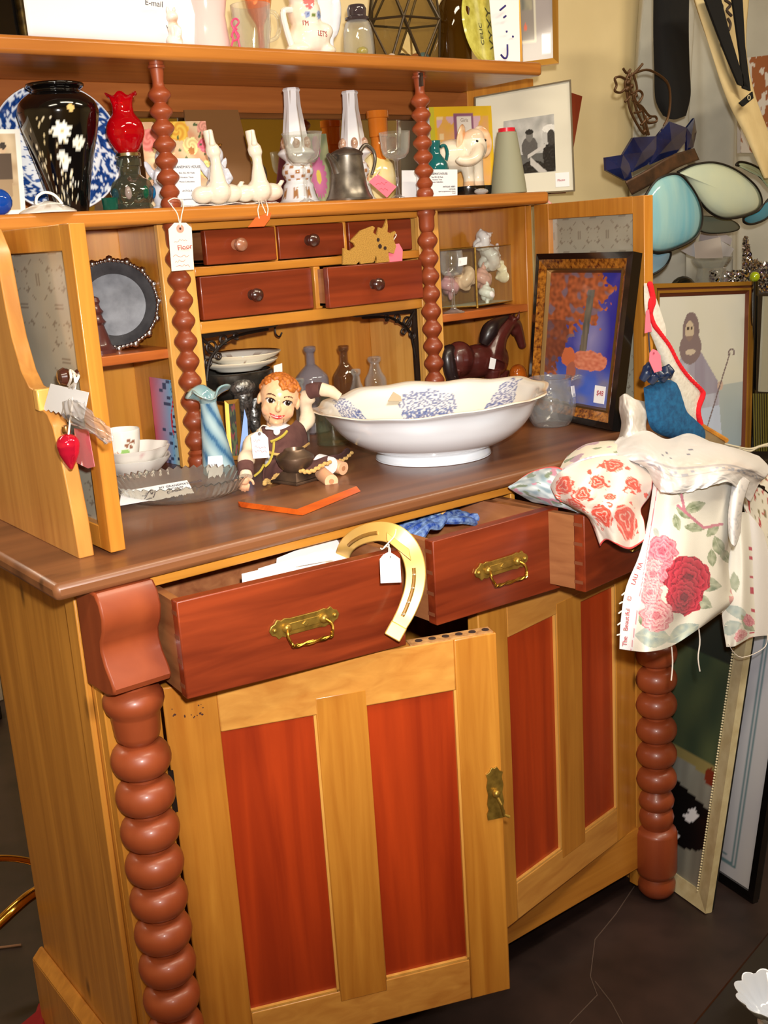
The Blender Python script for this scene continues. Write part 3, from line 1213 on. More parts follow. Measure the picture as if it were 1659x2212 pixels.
# corked glass jar
c = spot(776, 114, .49, ZT)
s = mpp(c)
t = thing('glass_jar', 'small clear glass jar with a smoky stopper on the top shelf', 'jar', c)
lat(shell([(30, 0), (33, 3), (34, 20), (32, 50), (27, 70), (21, 76)], 2.5), c, s).build('jar_body', clear, t)
lat([(0, 74), (20, 74), (26, 77), (26, 81), (20, 84), (21, 98), (17, 106), (0, 108)], c, s).build('stopper', glass('smoky_glass', (150, 140, 150), .4, .2, (90, 84, 96)), t)
c2 = spot(783, 112, .49, ZT)
MB().ell(c2 + V((0, 0, .012)), (.011, .01, .008)).build('amber_pebble', pm('amber_bead', (190, 170, 70), rough=.15, coat=.6), t)

# leaded glass terrarium
c = spot(880, 118, .545, ZT)
s = mpp(c)
t = thing('glass_terrarium', 'dark leaded glass terrarium with pebbles and a blue bead inside', 'terrarium', c)
lo = [c + V((78 * math.cos(a) * s, 50 * math.sin(a) * s, 0)) for a in [PI / 6 + i * PI / 3 for i in range(6)]]
mi = [c + V((98 * math.cos(a) * s, 64 * math.sin(a) * s, 88 * s)) for a in [i * PI / 3 for i in range(6)]]
tp = [c + V((74 * math.cos(a) * s, 46 * math.sin(a) * s, 172 * s)) for a in [PI / 6 + i * PI / 3 for i in range(6)]]
m = MB()
m2 = MB()
edges = []
for i in range(6):
    j = (i + 1) % 6
    m.add([lo[i], lo[j], mi[j]], [(0, 1, 2)])
    m.add([lo[i], mi[j], mi[i]], [(0, 1, 2)])
    m.add([mi[i], mi[j], tp[i]], [(0, 1, 2)])
    m.add([mi[j], tp[j], tp[i]], [(0, 1, 2)])
    edges += [(lo[i], lo[j]), (lo[i], mi[i]), (lo[i], mi[j]), (mi[i], mi[j]), (mi[i], tp[i]), (mi[j], tp[i]), (tp[i], tp[j])]
for a_, b_ in edges:
    m2.tube([a_, b_], 2.6 * s, 6)
m.add(lo, [(5, 4, 3, 2, 1, 0)])
m.build('glass_panels', glass('smoke_panels', (214, 204, 176), .35, .04, (150, 136, 100)), t, smooth=False)
m2.build('lead_frame', pm('lead', (70, 56, 36), rough=.4, metal=.6), t)
for k, (x, r, cc) in enumerate(((846, 8, (200, 180, 160)), (868, 10, (30, 28, 30)), (896, 9, (200, 120, 70)), (914, 12, (90, 150, 200)), (880, 8, (40, 36, 34)))):
    q = spot(x, 116, .515 + .012 * (k % 2), ZT + .002)
    tag(MB().ell(q + V((0, 0, r * s)), (r * s * 1.2, r * s, r * s)).build('pebble', pm('pebble%d' % k, cc, rough=.3, coat=.3)), ('pale pebble at the left of the terrarium floor', 'black pebble left of centre in the terrarium', 'orange pebble in the terrarium', 'round blue bead inside the terrarium', 'dark grey pebble in the terrarium beside the orange one')[k], 'pebble', 'pebbles in the terrarium')

# amber glass bottle
c = spot(984, 126, .515, ZT)
s = mpp(c)
m = lat(shell([(30, 0), (36, 4), (37, 60), (36, 110), (24, 135), (14, 150), (14, 190)], 3), c, s)
tag(m.build('amber_bottle', glass('amber_glass', (150, 112, 40), .4, .22, (110, 70, 14))), 'brown amber glass bottle left of the round glass plaque', 'bottle')

# round pressed glass plaque with letters
cP = at(1040, 55, y=.50)
s = mpp(cP)
t = thing('glass_plaque', 'round yellow-green pressed glass plaque with raised dark letters', 'plaque', V((cP.x, .5, ZT)))
R_ = (cP.z - ZT)
T = Matrix.Translation(V((cP.x, .5, ZT + R_))) @ Matrix.Rotation(math.radians(18), 4, 'Z') @ Matrix.Rotation(PI / 2 - .12, 4, 'X')
m = MB(T).lathe([(0, -.003), (R_ - .004, -.003), (R_, .0), (R_ - .002, .004), (R_ - .008, .004), (R_ - .009, .002), (0, .002)], seg=48)
m.build('plaque_disc', pm('yellow_glass', (226, 222, 110), rough=.12, coat=.5, n2=(190, 182, 70), ns=60), t)
X = (T.to_3x3() @ V((1, 0, 0))).normalized()
Yv = (T.to_3x3() @ V((0, 1, 0))).normalized()
C0 = T @ V((0, 0, .0028))
Q = Quad(C0 - X * .05 - Yv * .05, C0 + X * .05 - Yv * .05, C0 + X * .05 + Yv * .05, C0 - X * .05 + Yv * .05)
grn = pm('raised_letter', (62, 64, 26), rough=.3)
text('lettering', 'CELIC', Q, .46, .12, .011, grn, t, d=.0, rot=PI / 2)
text('lettering', 'VYXY', Q, .90, .06, .022, grn, t, d=.0, rot=PI / 2)

# white plate with blue strokes
Q = Quad(at(1070, 142, y=.485), at(1124, 146, y=.47), at(1117, -190, y=.49), at(1040, -190, y=.505))
dz = V((0, 0, ZT - min(p.z for p in Q.p[:2])))
Q = Quad(*[p + (dz if i < 2 else V()) for i, p in enumerate(Q.p)])
t = thing('white_sign', 'white card sign with dark blue strokes near the right end of the top shelf', 'sign', Q.q(.5, 0))
m = MB()
slab(m, Q, 0, 1, 0, 1, -.002, 0)
m.build('card', paper, t, smooth=False)
bl = pm('sign_blue', (40, 30, 120), rough=.6)
m = MB()
for pts in (((1082, 118), (1090, 126), (1096, 120), (1096, 96)), ((1080, 22), (1092, 12)), ((1088, 38), (1093, 34)), ((1107, 78), (1109, 80)), ((1094, 66), (1095, 70))):
    m.tube(spline([at(a, b, y=.4735) for a, b in pts], 10), .0018, 6)
m.build('painted_stroke', bl, t)

# grey mat picture in a gilt frame, right end
Q = Quad(at(1118, 146, y=.53), at(1207, 134, y=.47), at(1204, -200, y=.49), at(1100, -200, y=.56))
dz = V((0, 0, ZT - min(p.z for p in Q.p[:2]) + .001))
Q = Quad(*[p + (dz if i < 2 else V()) for i, p in enumerate(Q.p)])
t = thing('framed_picture', 'gilt framed picture with a grey mat at the right end of the top shelf', 'framed picture', Q.q(.5, 0))


def greymat(u, v):
    b = col(150, 140, 138)
    if u < .5 and v > .14:
        b = col(196, 190, 170) if (u > .44 or v < .165) else col(126, 116, 108)
        if u < .42 and v > .36:
            b = mix(col(90, 92, 84), col(160, 150, 120), .5 + nz(u * 9, v * 9))
    if math.hypot((u - .22) * .7, v - .245) < .025:
        b = col(210, 90, 50)
    if .62 < u < .84 and .05 < v < .2:
        b = col(214, 214, 232)
    return b


m = MB()
ring(m, Q, 0, .012, .006, .004)
m.build('frame', gold, t, smooth=False)
sheet('print', Q, greymat, ptg, t, 40, 60, .002, (.02, .97), (.02, .98), .001)

# ================================================================== THINGS ON THE MIDDLE SHELF
# blue ball
c = spot(0, 440, .47, ZM)
s = mpp(c)
tag(MB().ell(c + V((-2 * s, 0, 28 * s)), .019).build('blue_glass_ball', glass('blue_glass', (60, 130, 220), .4, .4, (30, 100, 210))), 'small blue glass ball at the far left of the middle shelf', 'ball')

# blue and white charger
cP = at(122, 322, y=.585)
s = mpp(cP)
R_ = 137 * s
T = Matrix.Translation(V((cP.x, .585, ZM + R_ * .985))) @ Matrix.Rotation(math.radians(-14), 4, 'Z') @ Matrix.Rotation(PI / 2 - .16, 4, 'X')


def delft(t_, z, r):
    q = r / R_
    n_ = nz(math.cos(t_) * q * 14, math.sin(t_) * q * 14)
    n2 = nz(math.cos(t_) * q * 40, math.sin(t_) * q * 40, 5)
    if q > .965:
        return col(238, 238, 240)
    if q > .68:
        b = mix(col(40, 80, 150), col(16, 40, 100), .5 + n2)
        return mix(b, col(228, 234, 242), 1.0 if n_ + .5 * n2 > .12 else 0)
    if q > .64:
        return col(230, 234, 240)
    return mix(col(236, 238, 240), col(70, 100, 160), 1.0 if n_ + .6 * n2 > .2 else 0)


pr_ = [(.001, -.004), (R_ * .5, -.004)] + [(R_ * (.52 + .48 * i / 16), -.003 + .02 * (i / 16) ** 1.5) for i in range(17)]
pf = pr_[::-1]
prof_ = [(r, z) for r, z in pr_] + [(R_ * .99, .0195)] + [(R_ * (.98 - i * .98 / 40), .004 + .016 * max(0, (1 - i / 16)) ** 1.5 + .001) for i in range(41)]
m = MB(T).lathe(prof_, seg=160, paint=delft, cap=False)
tag(m.build('charger_plate', chinap, ang=180), 'large blue and white patterned charger behind the black vase', 'plate')

# sepia photograph
Q = pxq((-90, 468), (56, 463), (52, 276), (-92, 276), y=.53)
Q = Quad(*[V((p.x, .53 + .02 * (i > 1), ZM + .001 if i < 2 else p.z)) for i, p in enumerate(Q.p)])


def sepia(u, v):
    if u > .93 or v < .07 or v > .95:
        return col(238, 232, 220)
    b = mix(col(150, 120, 84), col(206, 184, 150), v + .5 * nz(u * 8, v * 8))
    if v < .35:
        b = col(176, 152, 116)
    x = u - .72
    if abs(x) < .13 - .1 * abs(v - .55) and .12 < v < .72:
        b = col(74, 56, 40) if v > .42 else col(150, 124, 92)
    if math.hypot(x, (v - .77) * 1.2) < .055:
        b = col(196, 164, 130)
    if math.hypot(x, (v - .81) * 1.2) < .05:
        b = col(46, 34, 26)
    return b


o = sheet('sepia_photograph', Q, sepia, prt, None, 60, 70, .0015)
tag(o, 'white bordered sepia photograph of a standing person, far left of the middle shelf', 'photograph')

# lid
c = spot(105, 466, .462, ZM)
s = mpp(c)
t = thing('dish_lid', 'white china dish lid with a looped handle, in front of the black vase', 'lid', c)


def lidc(t_, z, r):
    q = r / (60 * s)
    return col(206, 186, 170) if .55 < q < .85 and nz(t_ * 3, q * 9) > -.1 else col(240, 236, 228)


lat([(60, 0), (61, 3), (56, 6), (44, 12), (26, 20), (8, 25), (0, 25.5)], c, s, 48, paint=lidc).build('lid_dome', chinap, t)
MB().tube(spline([c + V((-24, 0, 20)) * s, c + V((-20, 0, 34)) * s, c + V((-4, 0, 43)) * s, c + V((14, 0, 40)) * s, c + V((26, 0, 30)) * s, c + V((34, 0, 18)) * s], 20), 3.2 * s, 10).build('handle', white, t)

# black vase
c = spot(153, 458, .52, ZM)
s = mpp(c)
c.z = ZM


def vasec(t_, z, r):
    b = col(8, 7, 8)
    h = z / s
    a = t_ + PI / 2 + .62
    a = (a + PI) % (2 * PI) - PI
    x = a * 80
    for fx, fh, fr, cc in ((22, 160, 22, (250, 250, 235)), (60, 138, 17, (240, 240, 225)), (18, 108, 18, (235, 236, 225)), (44, 206, 8, (225, 190, 120)), (20, 92, 10, (240, 240, 240))):
        dx, dz_ = x - fx, h - fh
        rr = math.hypot(dx, dz_)
        an = math.atan2(dz_, dx)
        if rr < fr * (.55 + .45 * abs(math.sin(an * 4 + fx))):
            return col(*cc) if rr > fr * .2 else col(200, 180, 120)
    n_ = nz(x * .14, h * .14)
    n2 = noise.cell(V((x * .3, h * .3, 0)))
    if abs(x + 8 + .12 * (h - 100)) < 46 and 20 < h < 190 and n2 > .8 and n_ > -.25:
        return mix(col(220, 200, 150), col(240, 238, 230), abs(n_) * 2)
    if abs(x - 30) < 30 and 20 < h < 70 and n2 > .76:
        return col(226, 226, 214)
    return b


pv = [(0, 0), (34, 0), (38, 3), (40, 10), (50, 60), (62, 110), (74, 155), (82, 190), (84, 208), (78, 226), (62, 240), (50, 246), (49, 250), (58, 256), (60, 260), (57, 263), (46, 259), (44, 240), (40, 200), (0, 190)]
pts = [V((r, h, 0)) for r, h in pv]
fine = [(p.x, p.y) for p in spline(pts, 120)]
m = lat([(max(r, 0), h) for r, h in fine], c, s, 140, paint=vasec)
tag(m.build('black_vase', painted('lacquer_inlay', .1, .6), ang=60), 'tall glossy black vase inlaid with white and gold blossoms', 'vase')

# red chimney oil lamp
c = spot(290, 452, .475, ZM)
s = mpp(c)
t = thing('oil_lamp', 'miniature oil lamp with a ruby red chimney and clear glass base', 'oil lamp', c)
lat([(0, 0), (40, 0), (42, 4), (38, 12), (44, 25), (47, 40), (40, 58), (28, 66), (22, 72), (22, 88), (26, 90), (26, 104), (21, 106), (21, 114), (0, 114)], c, s).build('font', glass('lamp_glass', (206, 216, 206), .45, .06, (130, 145, 130), facet=60), t)
for k, (a_, cc) in enumerate(((-2.2, (190, 170, 160)), (-1.3, (20, 100, 70)), (-.5, (10, 120, 180)), (.5, (20, 100, 70)), (2.2, (20, 110, 150)))):
    MB().ell(c + V((math.cos(a_) * 42 * s, math.sin(a_) * 42 * s, 34 * s)), (8 * s, 8 * s, 14 * s)).build('glass_boss', glass('boss%d' % k, cc, .3, .5, cc), t)
lat([(24, 108), (26, 110), (26, 116), (22, 118), (20, 122)], c, s, cap=False).build('burner', pm('nickel', (210, 206, 180), rough=.2, metal=1), t)


def frill(t_, z, r):
    h = z / s
    k = max(0, (h - 205) / 30)
    return r + math.cos(6 * t_) * 3.5 * s * k, z + math.cos(6 * t_) * 4 * s * k


fine = [(p.x, p.y) for p in spline([V((r, h, 0)) for r, h in [(20, 118), (27, 126), (37, 145), (40, 160), (36, 178), (26, 192), (22, 200), (22, 215), (26, 228), (33, 234)]], 44)]
lat(fine, c, s, 60, rad=frill, cap=False).build('chimney', glass('ruby_glass', (225, 14, 30), .3, .42, (210, 4, 24)), t, ang=180)
c = spot(240, 456, .465, ZM)
s = mpp(c)
tag(lat(shell([(14, 0), (16, 2), (17, 22), (18, 26)], 2), c, s, 24).build('teal_glass_cup', glass('teal_glass', (60, 170, 150), .4, .3, (20, 120, 100))), 'tiny teal glass cup between the black vase and the oil lamp', 'cup')

# rose print
Q = pxq((306, 440), (450, 440), (444, 261), (303, 264), y=.60)


def roses(u, v):
    b = mix(col(240, 214, 170), col(226, 160, 120), .5 + nz(u * 6, v * 6, 2))
    for cx, cy, r, cc in ((.1, .8, .16, (230, 120, 110)), (.55, .9, .16, (240, 170, 60)), (.72, .72, .12, (240, 210, 140)), (.93, .72, .1, (226, 100, 120)), (.3, .65, .15, (240, 200, 150)), (.2, .35, .1, (226, 80, 90)), (.65, .4, .1, (230, 150, 60)), (.9, .45, .12, (236, 200, 120)), (.95, .92, .1, (210, 140, 120)), (.35, .92, .12, (244, 220, 180))):
        rr = math.hypot(u - cx, (v - cy) * 1.2)
        if rr < r * (1 + .2 * nz(u * 20, v * 20)):
            k = math.sin(rr / r * 12 + 3 * math.atan2(v - cy, u - cx))
            b = mix(col(*cc), col(*[min(255, x * 1.15 + 20) for x in cc]), .5 + .5 * k)
    if math.hypot(u - .72, (v - .66) * 1.2) < .05:
        b = col(200, 130, 70)
    if nz(u * 12, v * 12, 9) > .42:
        b = col(90, 110, 70)
    return b


o = sheet('rose_print', Quad(Q.p[0] + V((0, -.03, ZM - Q.p[0].z + .001)), Q.p[1] + V((0, -.03, ZM - Q.p[1].z + .001)), Q.p[2], Q.p[3]), roses, prt, None, 70, 80, .002)
tag(o, 'card printed with pink and yellow roses, behind the left upper post', 'greeting card')

# brown board against the mirror
Q = pxq((400, 436), (540, 436), (514, 237), (398, 237), y=.652)
Q = Quad(V((Q.p[0].x, .61, ZM + .001)), V((Q.p[1].x, .61, ZM + .001)), Q.p[2], Q.p[3])
m = MB()
slab(m, Q, 0, 1, 0, 1, -.004, 0)
tag(m.build('brown_board', pm('brown_board', (124, 84, 44), rough=.55), smooth=False), 'plain brown board leaning on the mirror behind the swans', 'board')

# angel figurines, grey-white porcelain
def angel(px, y, label, fl=1):
    c = spot(px, 432, y, ZM)
    s = mpp(c)
    t = thing('angel_figurine', label, 'figurine', c, 'porcelain angel figurines')
    m = MB()
    m.ell(c + V((0, 0, 34)) * s, (30 * s, 24 * s, 36 * s))
    m.ell(c + V((0, 0, 70)) * s, (20 * s, 17 * s, 26 * s))
    m.ell(c + V((2 * fl, -4, 108)) * s, (18 * s, 17 * s, 20 * s))
    m.tube([c + V((-18, -8, 80)) * s, c + V((-26, -14, 58)) * s, c + V((-12, -22, 52)) * s], 6 * s, 8)
    m.tube([c + V((18, -8, 80)) * s, c + V((26, -14, 58)) * s, c + V((14, -22, 52)) * s], 6 * s, 8)
    m.ell(c + V((0, 0, 5)) * s, (34 * s, 26 * s, 7 * s))
    for k in (-1, 1):
        m.ell(c + V((k * 22, 14, 82)) * s, (9 * s, 4 * s, 26 * s), R=Matrix.Rotation(k * .5, 3, 'Y'))
    blob('angel_body', m, pm('grey_china', (216, 216, 224), rough=.12, coat=.6), t, .0022, 5)
    MB().tube([c + V((16 * math.cos(i * PI / 8), 16 * math.sin(i * PI / 8), 129)) * s for i in range(16)], 1.4 * s, 6, closed=True).build('halo', pm('halo_gold', (200, 160, 70), rough=.25, metal=1), t)
    MB().ell(c + V((20, -18, 10)) * s, 9 * s).build('silver_bead', silver, t)
    return t


angel(358, .56, 'grey white porcelain angel behind the left upper post')
angel(474, .55, 'grey white porcelain angel right behind the left swan', -1)

# business cards
def bcard(px0, py0, px1, py1, y, label, head=True, lean=.012, full=True):
    A, B = at(px0, py1, y=y), at(px1, py1, y=y)
    C_, D = at(px1, py0, y=y + lean), at(px0, py0, y=y + lean)
    A.z = B.z = ZM + .0006
    Q = Quad(A, B, C_, D)
    t = thing('business_card', label, 'business card', Q.q(.5, 0), 'shop business cards')
    m = MB()
    slab(m, Q, 0, 1, 0, 1, -.0006, 0)
    m.build('card', paper, t, smooth=False)
    if head:
        text('lettering', "GRANDMA'S HOUSE", Q, .5, .8, .0042, ink, t, align='CENTER', sx=.95)
        for i, ln in enumerate(('Box 352, 401 Pauls', 'Houston, Texas', 'Phone Collectibles')):
            text('lettering', ln, Q, .5, .69 - i * .09, .0026, ink, t, align='CENTER')
        text('lettering', 'ANTIQUE ABBEY', Q, .95, .32, .003, ink, t, align='RIGHT')
        for i, ln in enumerate(('ANTIQUES', 'open by appointment & chance', 'E-mail')):
            text('lettering', ln, Q, .95, .23 - i * .075, .0024, ink, t, align='RIGHT')
    return t


bcard(372, 342, 432, 412, .50, 'shop card beside the left upper post, by the swans')
bcard(868, 368, 925, 424, .515, 'blank-faced shop card just left of the right upper post', False)
bcard(900, 366, 988, 421, .485, 'printed shop card to the right of the right upper post')

# lace doily under the swans
m = MB()
c = spot(480, 436, .50, ZM)
m.lathe([(0, 0), (.105, 0), (.105, .0012), (0, .0012)], c, 72, rad=lambda t_, z, r: (r * (1 + .03 * math.cos(24 * t_)), z + (.0015 * math.sin(11 * t_) + .0015) * (r > .05)))
o = m.build('lace_doily', pm('lace', (232, 226, 220), rough=.9, n2=(190, 180, 174), ns=220))
o.scale = (1, .42, 1)
tag(o, 'white lace doily under the two swan bud vases', 'doily')

# swans
c = spot(473, 435, .475, ZM + .003)
s = mpp(c)
sw = thing('swan_vase', 'ivory porcelain swan bud vase, the left one of the two', 'figurine', c, 'swan bud vases')
m = MB()
m.ell(c + V((0, 0, 26)) * s, (27 * s, 30 * s, 27 * s))
m.ell(c + V((34, 8, 22)) * s, (30 * s, 24 * s, 20 * s))
m.ell(c + V((-34, 6, 21)) * s, (25 * s, 22 * s, 19 * s))
m.tube(spline([c + V((0, -4, 30)) * s, c + V((-2, -6, 62)) * s, c + V((-3, -6, 96)) * s, c + V((-10, -4, 128)) * s, c + V((-13, -3, 152)) * s], 20), [(22 - 11 * min(1, i / 8) + (4.5 if 10 < i < 14 else 0)) * s for i in range(21)], 12)
m.tube(spline([c + V((50, 6, 30)) * s, c + V((60, 4, 40)) * s, c + V((63, 4, 46)) * s], 8), 5 * s, 8)
m.tube([c + V((58, 8, 34)) * s, c + V((70, 8, 46)) * s], 4 * s, 8)
blob('swan_body', m, ivory, sw, .0018, 6)
m = MB()
m.tube(spline([c + V((-11, -14, 120)) * s, c + V((-12, -15, 132)) * s, c + V((-13, -14, 150)) * s], 8), [6 * s, 7 * s, 7 * s, 6 * s, 5.5 * s, 5 * s, 4.5 * s, 4 * s, 3 * s], 10)
m.build('bill', ivory, sw)
c2 = spot(562, 434, .475, ZM + .003)
dup(sw, c2, 'ivory porcelain swan bud vase, the right one of the two')


# candlesticks
def candlestick(px, py, y, label):
    c = spot(px, py, y, ZM)
    s = mpp(c)
    t = thing('candlestick', label, 'candlestick', c, 'white and gilt candlesticks')
    tw = 2 * PI / 6

    def cs(t_, z, r):
        h = z / s
        w = abs(((t_ * 8 / PI) % 2) - 1)
        if 8 < h < 36 and w > .62 and abs(h - 22) < 14 * (1.6 - w):
            return col(170, 120, 76)
        if 48 < h < 84 and math.sin(t_ * 8) * math.cos((h - 48) * .35) > .3:
            return col(176, 122, 76)
        if h > 118 and w > .7 and nz(t_ * 6, h * .1) > .1:
            return col(150, 130, 110)
        return col(236, 234, 236)
    pr_ = [(46, 0), (46, 4), (40, 10), (34, 30), (32, 40), (26, 48), (30, 56), (34, 66), (30, 80), (24, 88), (32, 96), (40, 104), (34, 112), (27, 116)]
    fine = [(0, 0)] + [(p.x, p.y) for p in spline([V((r, h, 0)) for r, h in pr_], 60)]
    lat(fine, c, s, 64, paint=cs).build('base', chinap, t, ang=180)
    hexr = lambda t_: 1 / math.cos(((t_ + PI / 6) % tw) - tw / 2)
    pr2 = [(26, 112), (25, 130), (20, 170), (16, 200), (15, 228), (17, 232), (15, 236), (9, 236), (8, 226), (0, 226)]
    lat(pr2, c, s, 48, paint=cs, rad=lambda t_, z, r: (r * hexr(t_) * .95, z)).build('column', chinap, t, ang=25)
    m = MB()
    for i in range(6):
        a = i * tw
        m.ell(c + V((28 * math.cos(a), 28 * math.sin(a), 124)) * s, (8 * s, 8 * s, 13 * s))
    m.build('leaf_collar', pm('gilt_leaf', (206, 180, 160), rough=.15, coat=.4, n2=(150, 86, 44), ns=140), t)
    return t


cdl = candlestick(648, 436, .555, 'white and gilt porcelain candlestick, the left one of the pair')
c2 = spot(771, 436, .57, ZM)
dup(cdl, c2, 'white and gilt porcelain candlestick behind the pewter coffee pot')


# stemmed glasses
def goblet(px, py, y, z, pr_, label, mat=clear, price=None):
    c = spot(px, py, y, z)
    s = mpp(c)
    t = thing('stemmed_glass', label, 'glass', c, 'stemmed glasses')
    stem = [(0, 0), (pr_['foot'], 0), (pr_['foot'] * .95, 2), (pr_['foot'] * .35, 7), (4, 14), (3.2, pr_['stem'] * .4), (4.6, pr_['stem'] * .5), (3.2, pr_['stem'] * .6), (3.6, pr_['stem'] - 4), (8, pr_['stem']), (0, pr_['stem'] + 1)]
    lat(stem, c, s, 28).build('stem', clear, t)
    b = [(6, pr_['stem'])] + [(r, pr_['stem'] + h) for r, h in pr_['bowl']]
    lat(b + [(r - 1.2, h) for r, h in b[::-1]], c, s, 36, cap=False).build('bowl', mat, t, ang=60)
    if price:
        e = c + V((price[0] * s, -price[2] * s, price[1] * s))
        MB().hexa([e + V(p) * s for p in ((-12, 0, -8), (14, 2, -6), (14, 3, -6), (-12, 1, -8), (-10, 0, 9), (16, 2, 10), (16, 3, 10), (-10, 1, 9))]).build('price_sticker', paper, t, smooth=False)
    return t


goblet(663, 436, .465, ZM, dict(foot=17, stem=78, bowl=[(24, 3), (33, 14), (37, 30), (41, 58), (44, 64)]), 'wide cut wine glass in front of the left candlestick', cut)
goblet(860, 427, .475, ZM, dict(foot=16, stem=80, bowl=[(20, 3), (28, 12), (31, 24), (33, 50), (34, 56)]), 'narrow wine glass between the coffee pot and the right upper post', cut)

# flower plate and cream jar behind
cP = at(695, 372, y=.60)
s = mpp(cP)


def aster(u, v):
    b = mix(col(176, 176, 130), col(120, 130, 100), .5 + nz(u * 5, v * 5))
    r = math.hypot(u - .5, v - .38)
    a = math.atan2(v - .38, u - .5)
    if r < .32 * (.75 + .25 * abs(math.sin(a * 9))):
        b = mix(col(216, 130, 170), col(160, 70, 120), r * 2.4)
    if r < .1:
        b = col(220, 196, 90)
    r2 = math.hypot(u - .55, v - .82)
    if r2 < .15:
        b = col(200, 110, 150)
    return b


Q = pxq((668, 436), (724, 436), (724, 285), (668, 285), y=.60)
Q = Quad(*[V((p.x, .60 + .03 * (i > 1), ZM + .001 if i < 2 else p.z)) for i, p in enumerate(Q.p)])
tag(sheet('aster_tile', Q, aster, ptg, None, 50, 70, .004), 'tile painted with a pink aster, left of the coffee pot', 'tile')
c = spot(815, 428, .60, ZM)
s = mpp(c)
m = lat([(0, 0), (36, 0), (42, 20), (44, 50), (38, 76), (26, 90), (24, 96), (0, 98)], c, s, 40, paint=lambda t_, z, r: col(206, 90, 60) if nz(t_ * 3, z * 60) > .35 else mix(col(240, 226, 180), col(230, 200, 110), .5 + nz(t_ * 2, z * 30, 4)))
tag(m.build('biscuit_jar', chinap, ang=60), 'cream jar with small red and yellow fruit decoration behind the coffee pot', 'jar')
c = spot(820, 330, .585, ZM)
s = mpp(c)
t = thing('cone_tumbler', 'orange glass tumbler shaped like an ice cream cone', 'tumbler', c)
lat(shell([(12, 0), (14, 4), (13, 40), (15, 92), (17, 98), (17, 130), (20, 132), (21, 168), (24, 170), (24, 184)], 2), c, s).build('tumbler_body', glass('orange_glass', (250, 170, 60), .25, .5, (240, 150, 50)), t)

# pewter coffee pot
c = spot(755, 430, .478, ZM)
s = mpp(c)
t = thing('coffee_pot', 'tarnished pewter coffee pot with a curved handle', 'coffee pot', c)
lat([(0, 0), (50, 0), (51, 4), (47, 10), (44, 16), (40, 30), (36, 60), (33, 88), (33, 92), (0, 92)], c, s, 40).build('pot_body', pewter, t)
lat([(35, 92), (36, 95), (32, 100), (20, 106), (6, 110), (0, 110.5)], c, s, 40).build('lid', pewter, t)
MB().tube(spline([c + V((-30, -4, 60)) * s, c + V((-42, -8, 80)) * s, c + V((-56, -12, 94)) * s], 12), [12 * s - i * .55 * s for i in range(13)], 10).build('spout', pewter, t)
MB().tube(spline([c + V((32, 0, 84)) * s, c + V((36, 0, 100)) * s, c + V((52, -2, 114)) * s, c + V((70, -4, 100)) * s, c + V((72, -4, 78)) * s, c + V((62, -3, 52)) * s], 30), [(5 - 1.8 * i / 30) * s for i in range(31)], 10).build('handle', pewter, t)


# price tags helper: small tag with string
def price_tag(poly, y, mat, label, string=None, holes=None, kind='price tag', depth=.0008, writing=None, wmat=inkred, name='price_tag', group='price tags'):
    pts = [at(a, b, y=y) for a, b in poly]
    c = sum(pts, V()) / len(pts)
    t = thing(name, label, kind, c, group)
    m = MB()
    nrm = V((0, 1, 0))
    m.add(pts + [p + nrm * depth for p in pts], [tuple(range(len(pts))), tuple(reversed(range(len(pts), 2 * len(pts))))] + [((i + 1) % len(pts), i, len(pts) + i, len(pts) + (i + 1) % len(pts)) for i in range(len(pts))])
    m.build('tag_card' if name == 'price_tag' else 'sheet', mat, t, smooth=False)
    if string:
        m = MB()
        for st in string:
            m.tube(spline([at(*p[:2], y=p[2] if len(p) > 2 else y) for p in st], 16), .0009, 6)
        m.build('tag_string', twine, t)
    if holes:
        m = MB()
        h = at(*holes[:2], y=y - .0005)
        T = Matrix.Translation(h) @ Matrix.Rotation(PI / 2, 4, 'X')
        m = MB(T).lathe([(holes[2] * .3, 0), (holes[2], 0), (holes[2], .0006), (holes[2] * .3, .0006)], seg=20, cap=False)
        m.build('eyelet', pm('eyelet_' + str(holes[3]), holes[3], rough=.6), t)
        hh = MB(T).lathe([(holes[2] * .34, 0), (holes[2] * .34, .0004)], seg=16)
        hh.build('hole', pm('hole_dark', (50, 28, 18)), t)
    if writing:
        m = MB()
        rr = random.Random(int(c.x * 1000) + 3)
        for (x0, y0, x1) in writing:
            n_ = max(6, int((x1 - x0) / 3))
            ps = [at(x0 + (x1 - x0) * i / n_, y0 + rr.uniform(-3.4, 3.4), y=y - .0004) for i in range(n_ + 1)]
            m.tube(ps, .0003, 4)
        m.build('handwriting', wmat, t)
    return t


price_tag([(797, 393), (815, 376), (857, 403), (836, 427)], .455, pink, 'pink price tag hanging at the coffee pot', [[(812, 380), (817, 372, .46), (822, 366, .475)]], writing=[(812, 396, 836), (818, 408, 838)])

# teal jug
c = spot(944, 425, .526, ZM)
s = mpp(c)
t = thing('teal_jug', 'small teal glazed jug with one loop handle behind a shop card', 'jug', c)
lat(shell([(26, 0), (28, 3), (29, 55), (26, 72), (16, 84), (12, 90), (11, 104), (13, 110), (13, 117)], 3), c, s).build('jug_body', pm('teal_glaze', (20, 98, 98), rough=.12, coat=.6), t)
MB().tube(spline([c + V((11, -6, 104)) * s, c + V((22, -8, 106)) * s, c + V((28, -8, 92)) * s, c + V((26, -6, 76)) * s], 16), 3.6 * s, 8).build('handle', MATS['teal_glaze'], t)

# yellow book
yb = .602
Q = pxq((936, 395), (1070, 395), (1068, 227), (933, 230), y=yb)
Q = Quad(*[V((p.x, yb + .01 * (i > 1), ZM + .001 if i < 2 else p.z)) for i, p in enumerate(Q.p)])
t = thing('yellow_book', 'yellow covered book with a floral cover, leaning behind the elephant', 'book', Q.q(.5, 0))


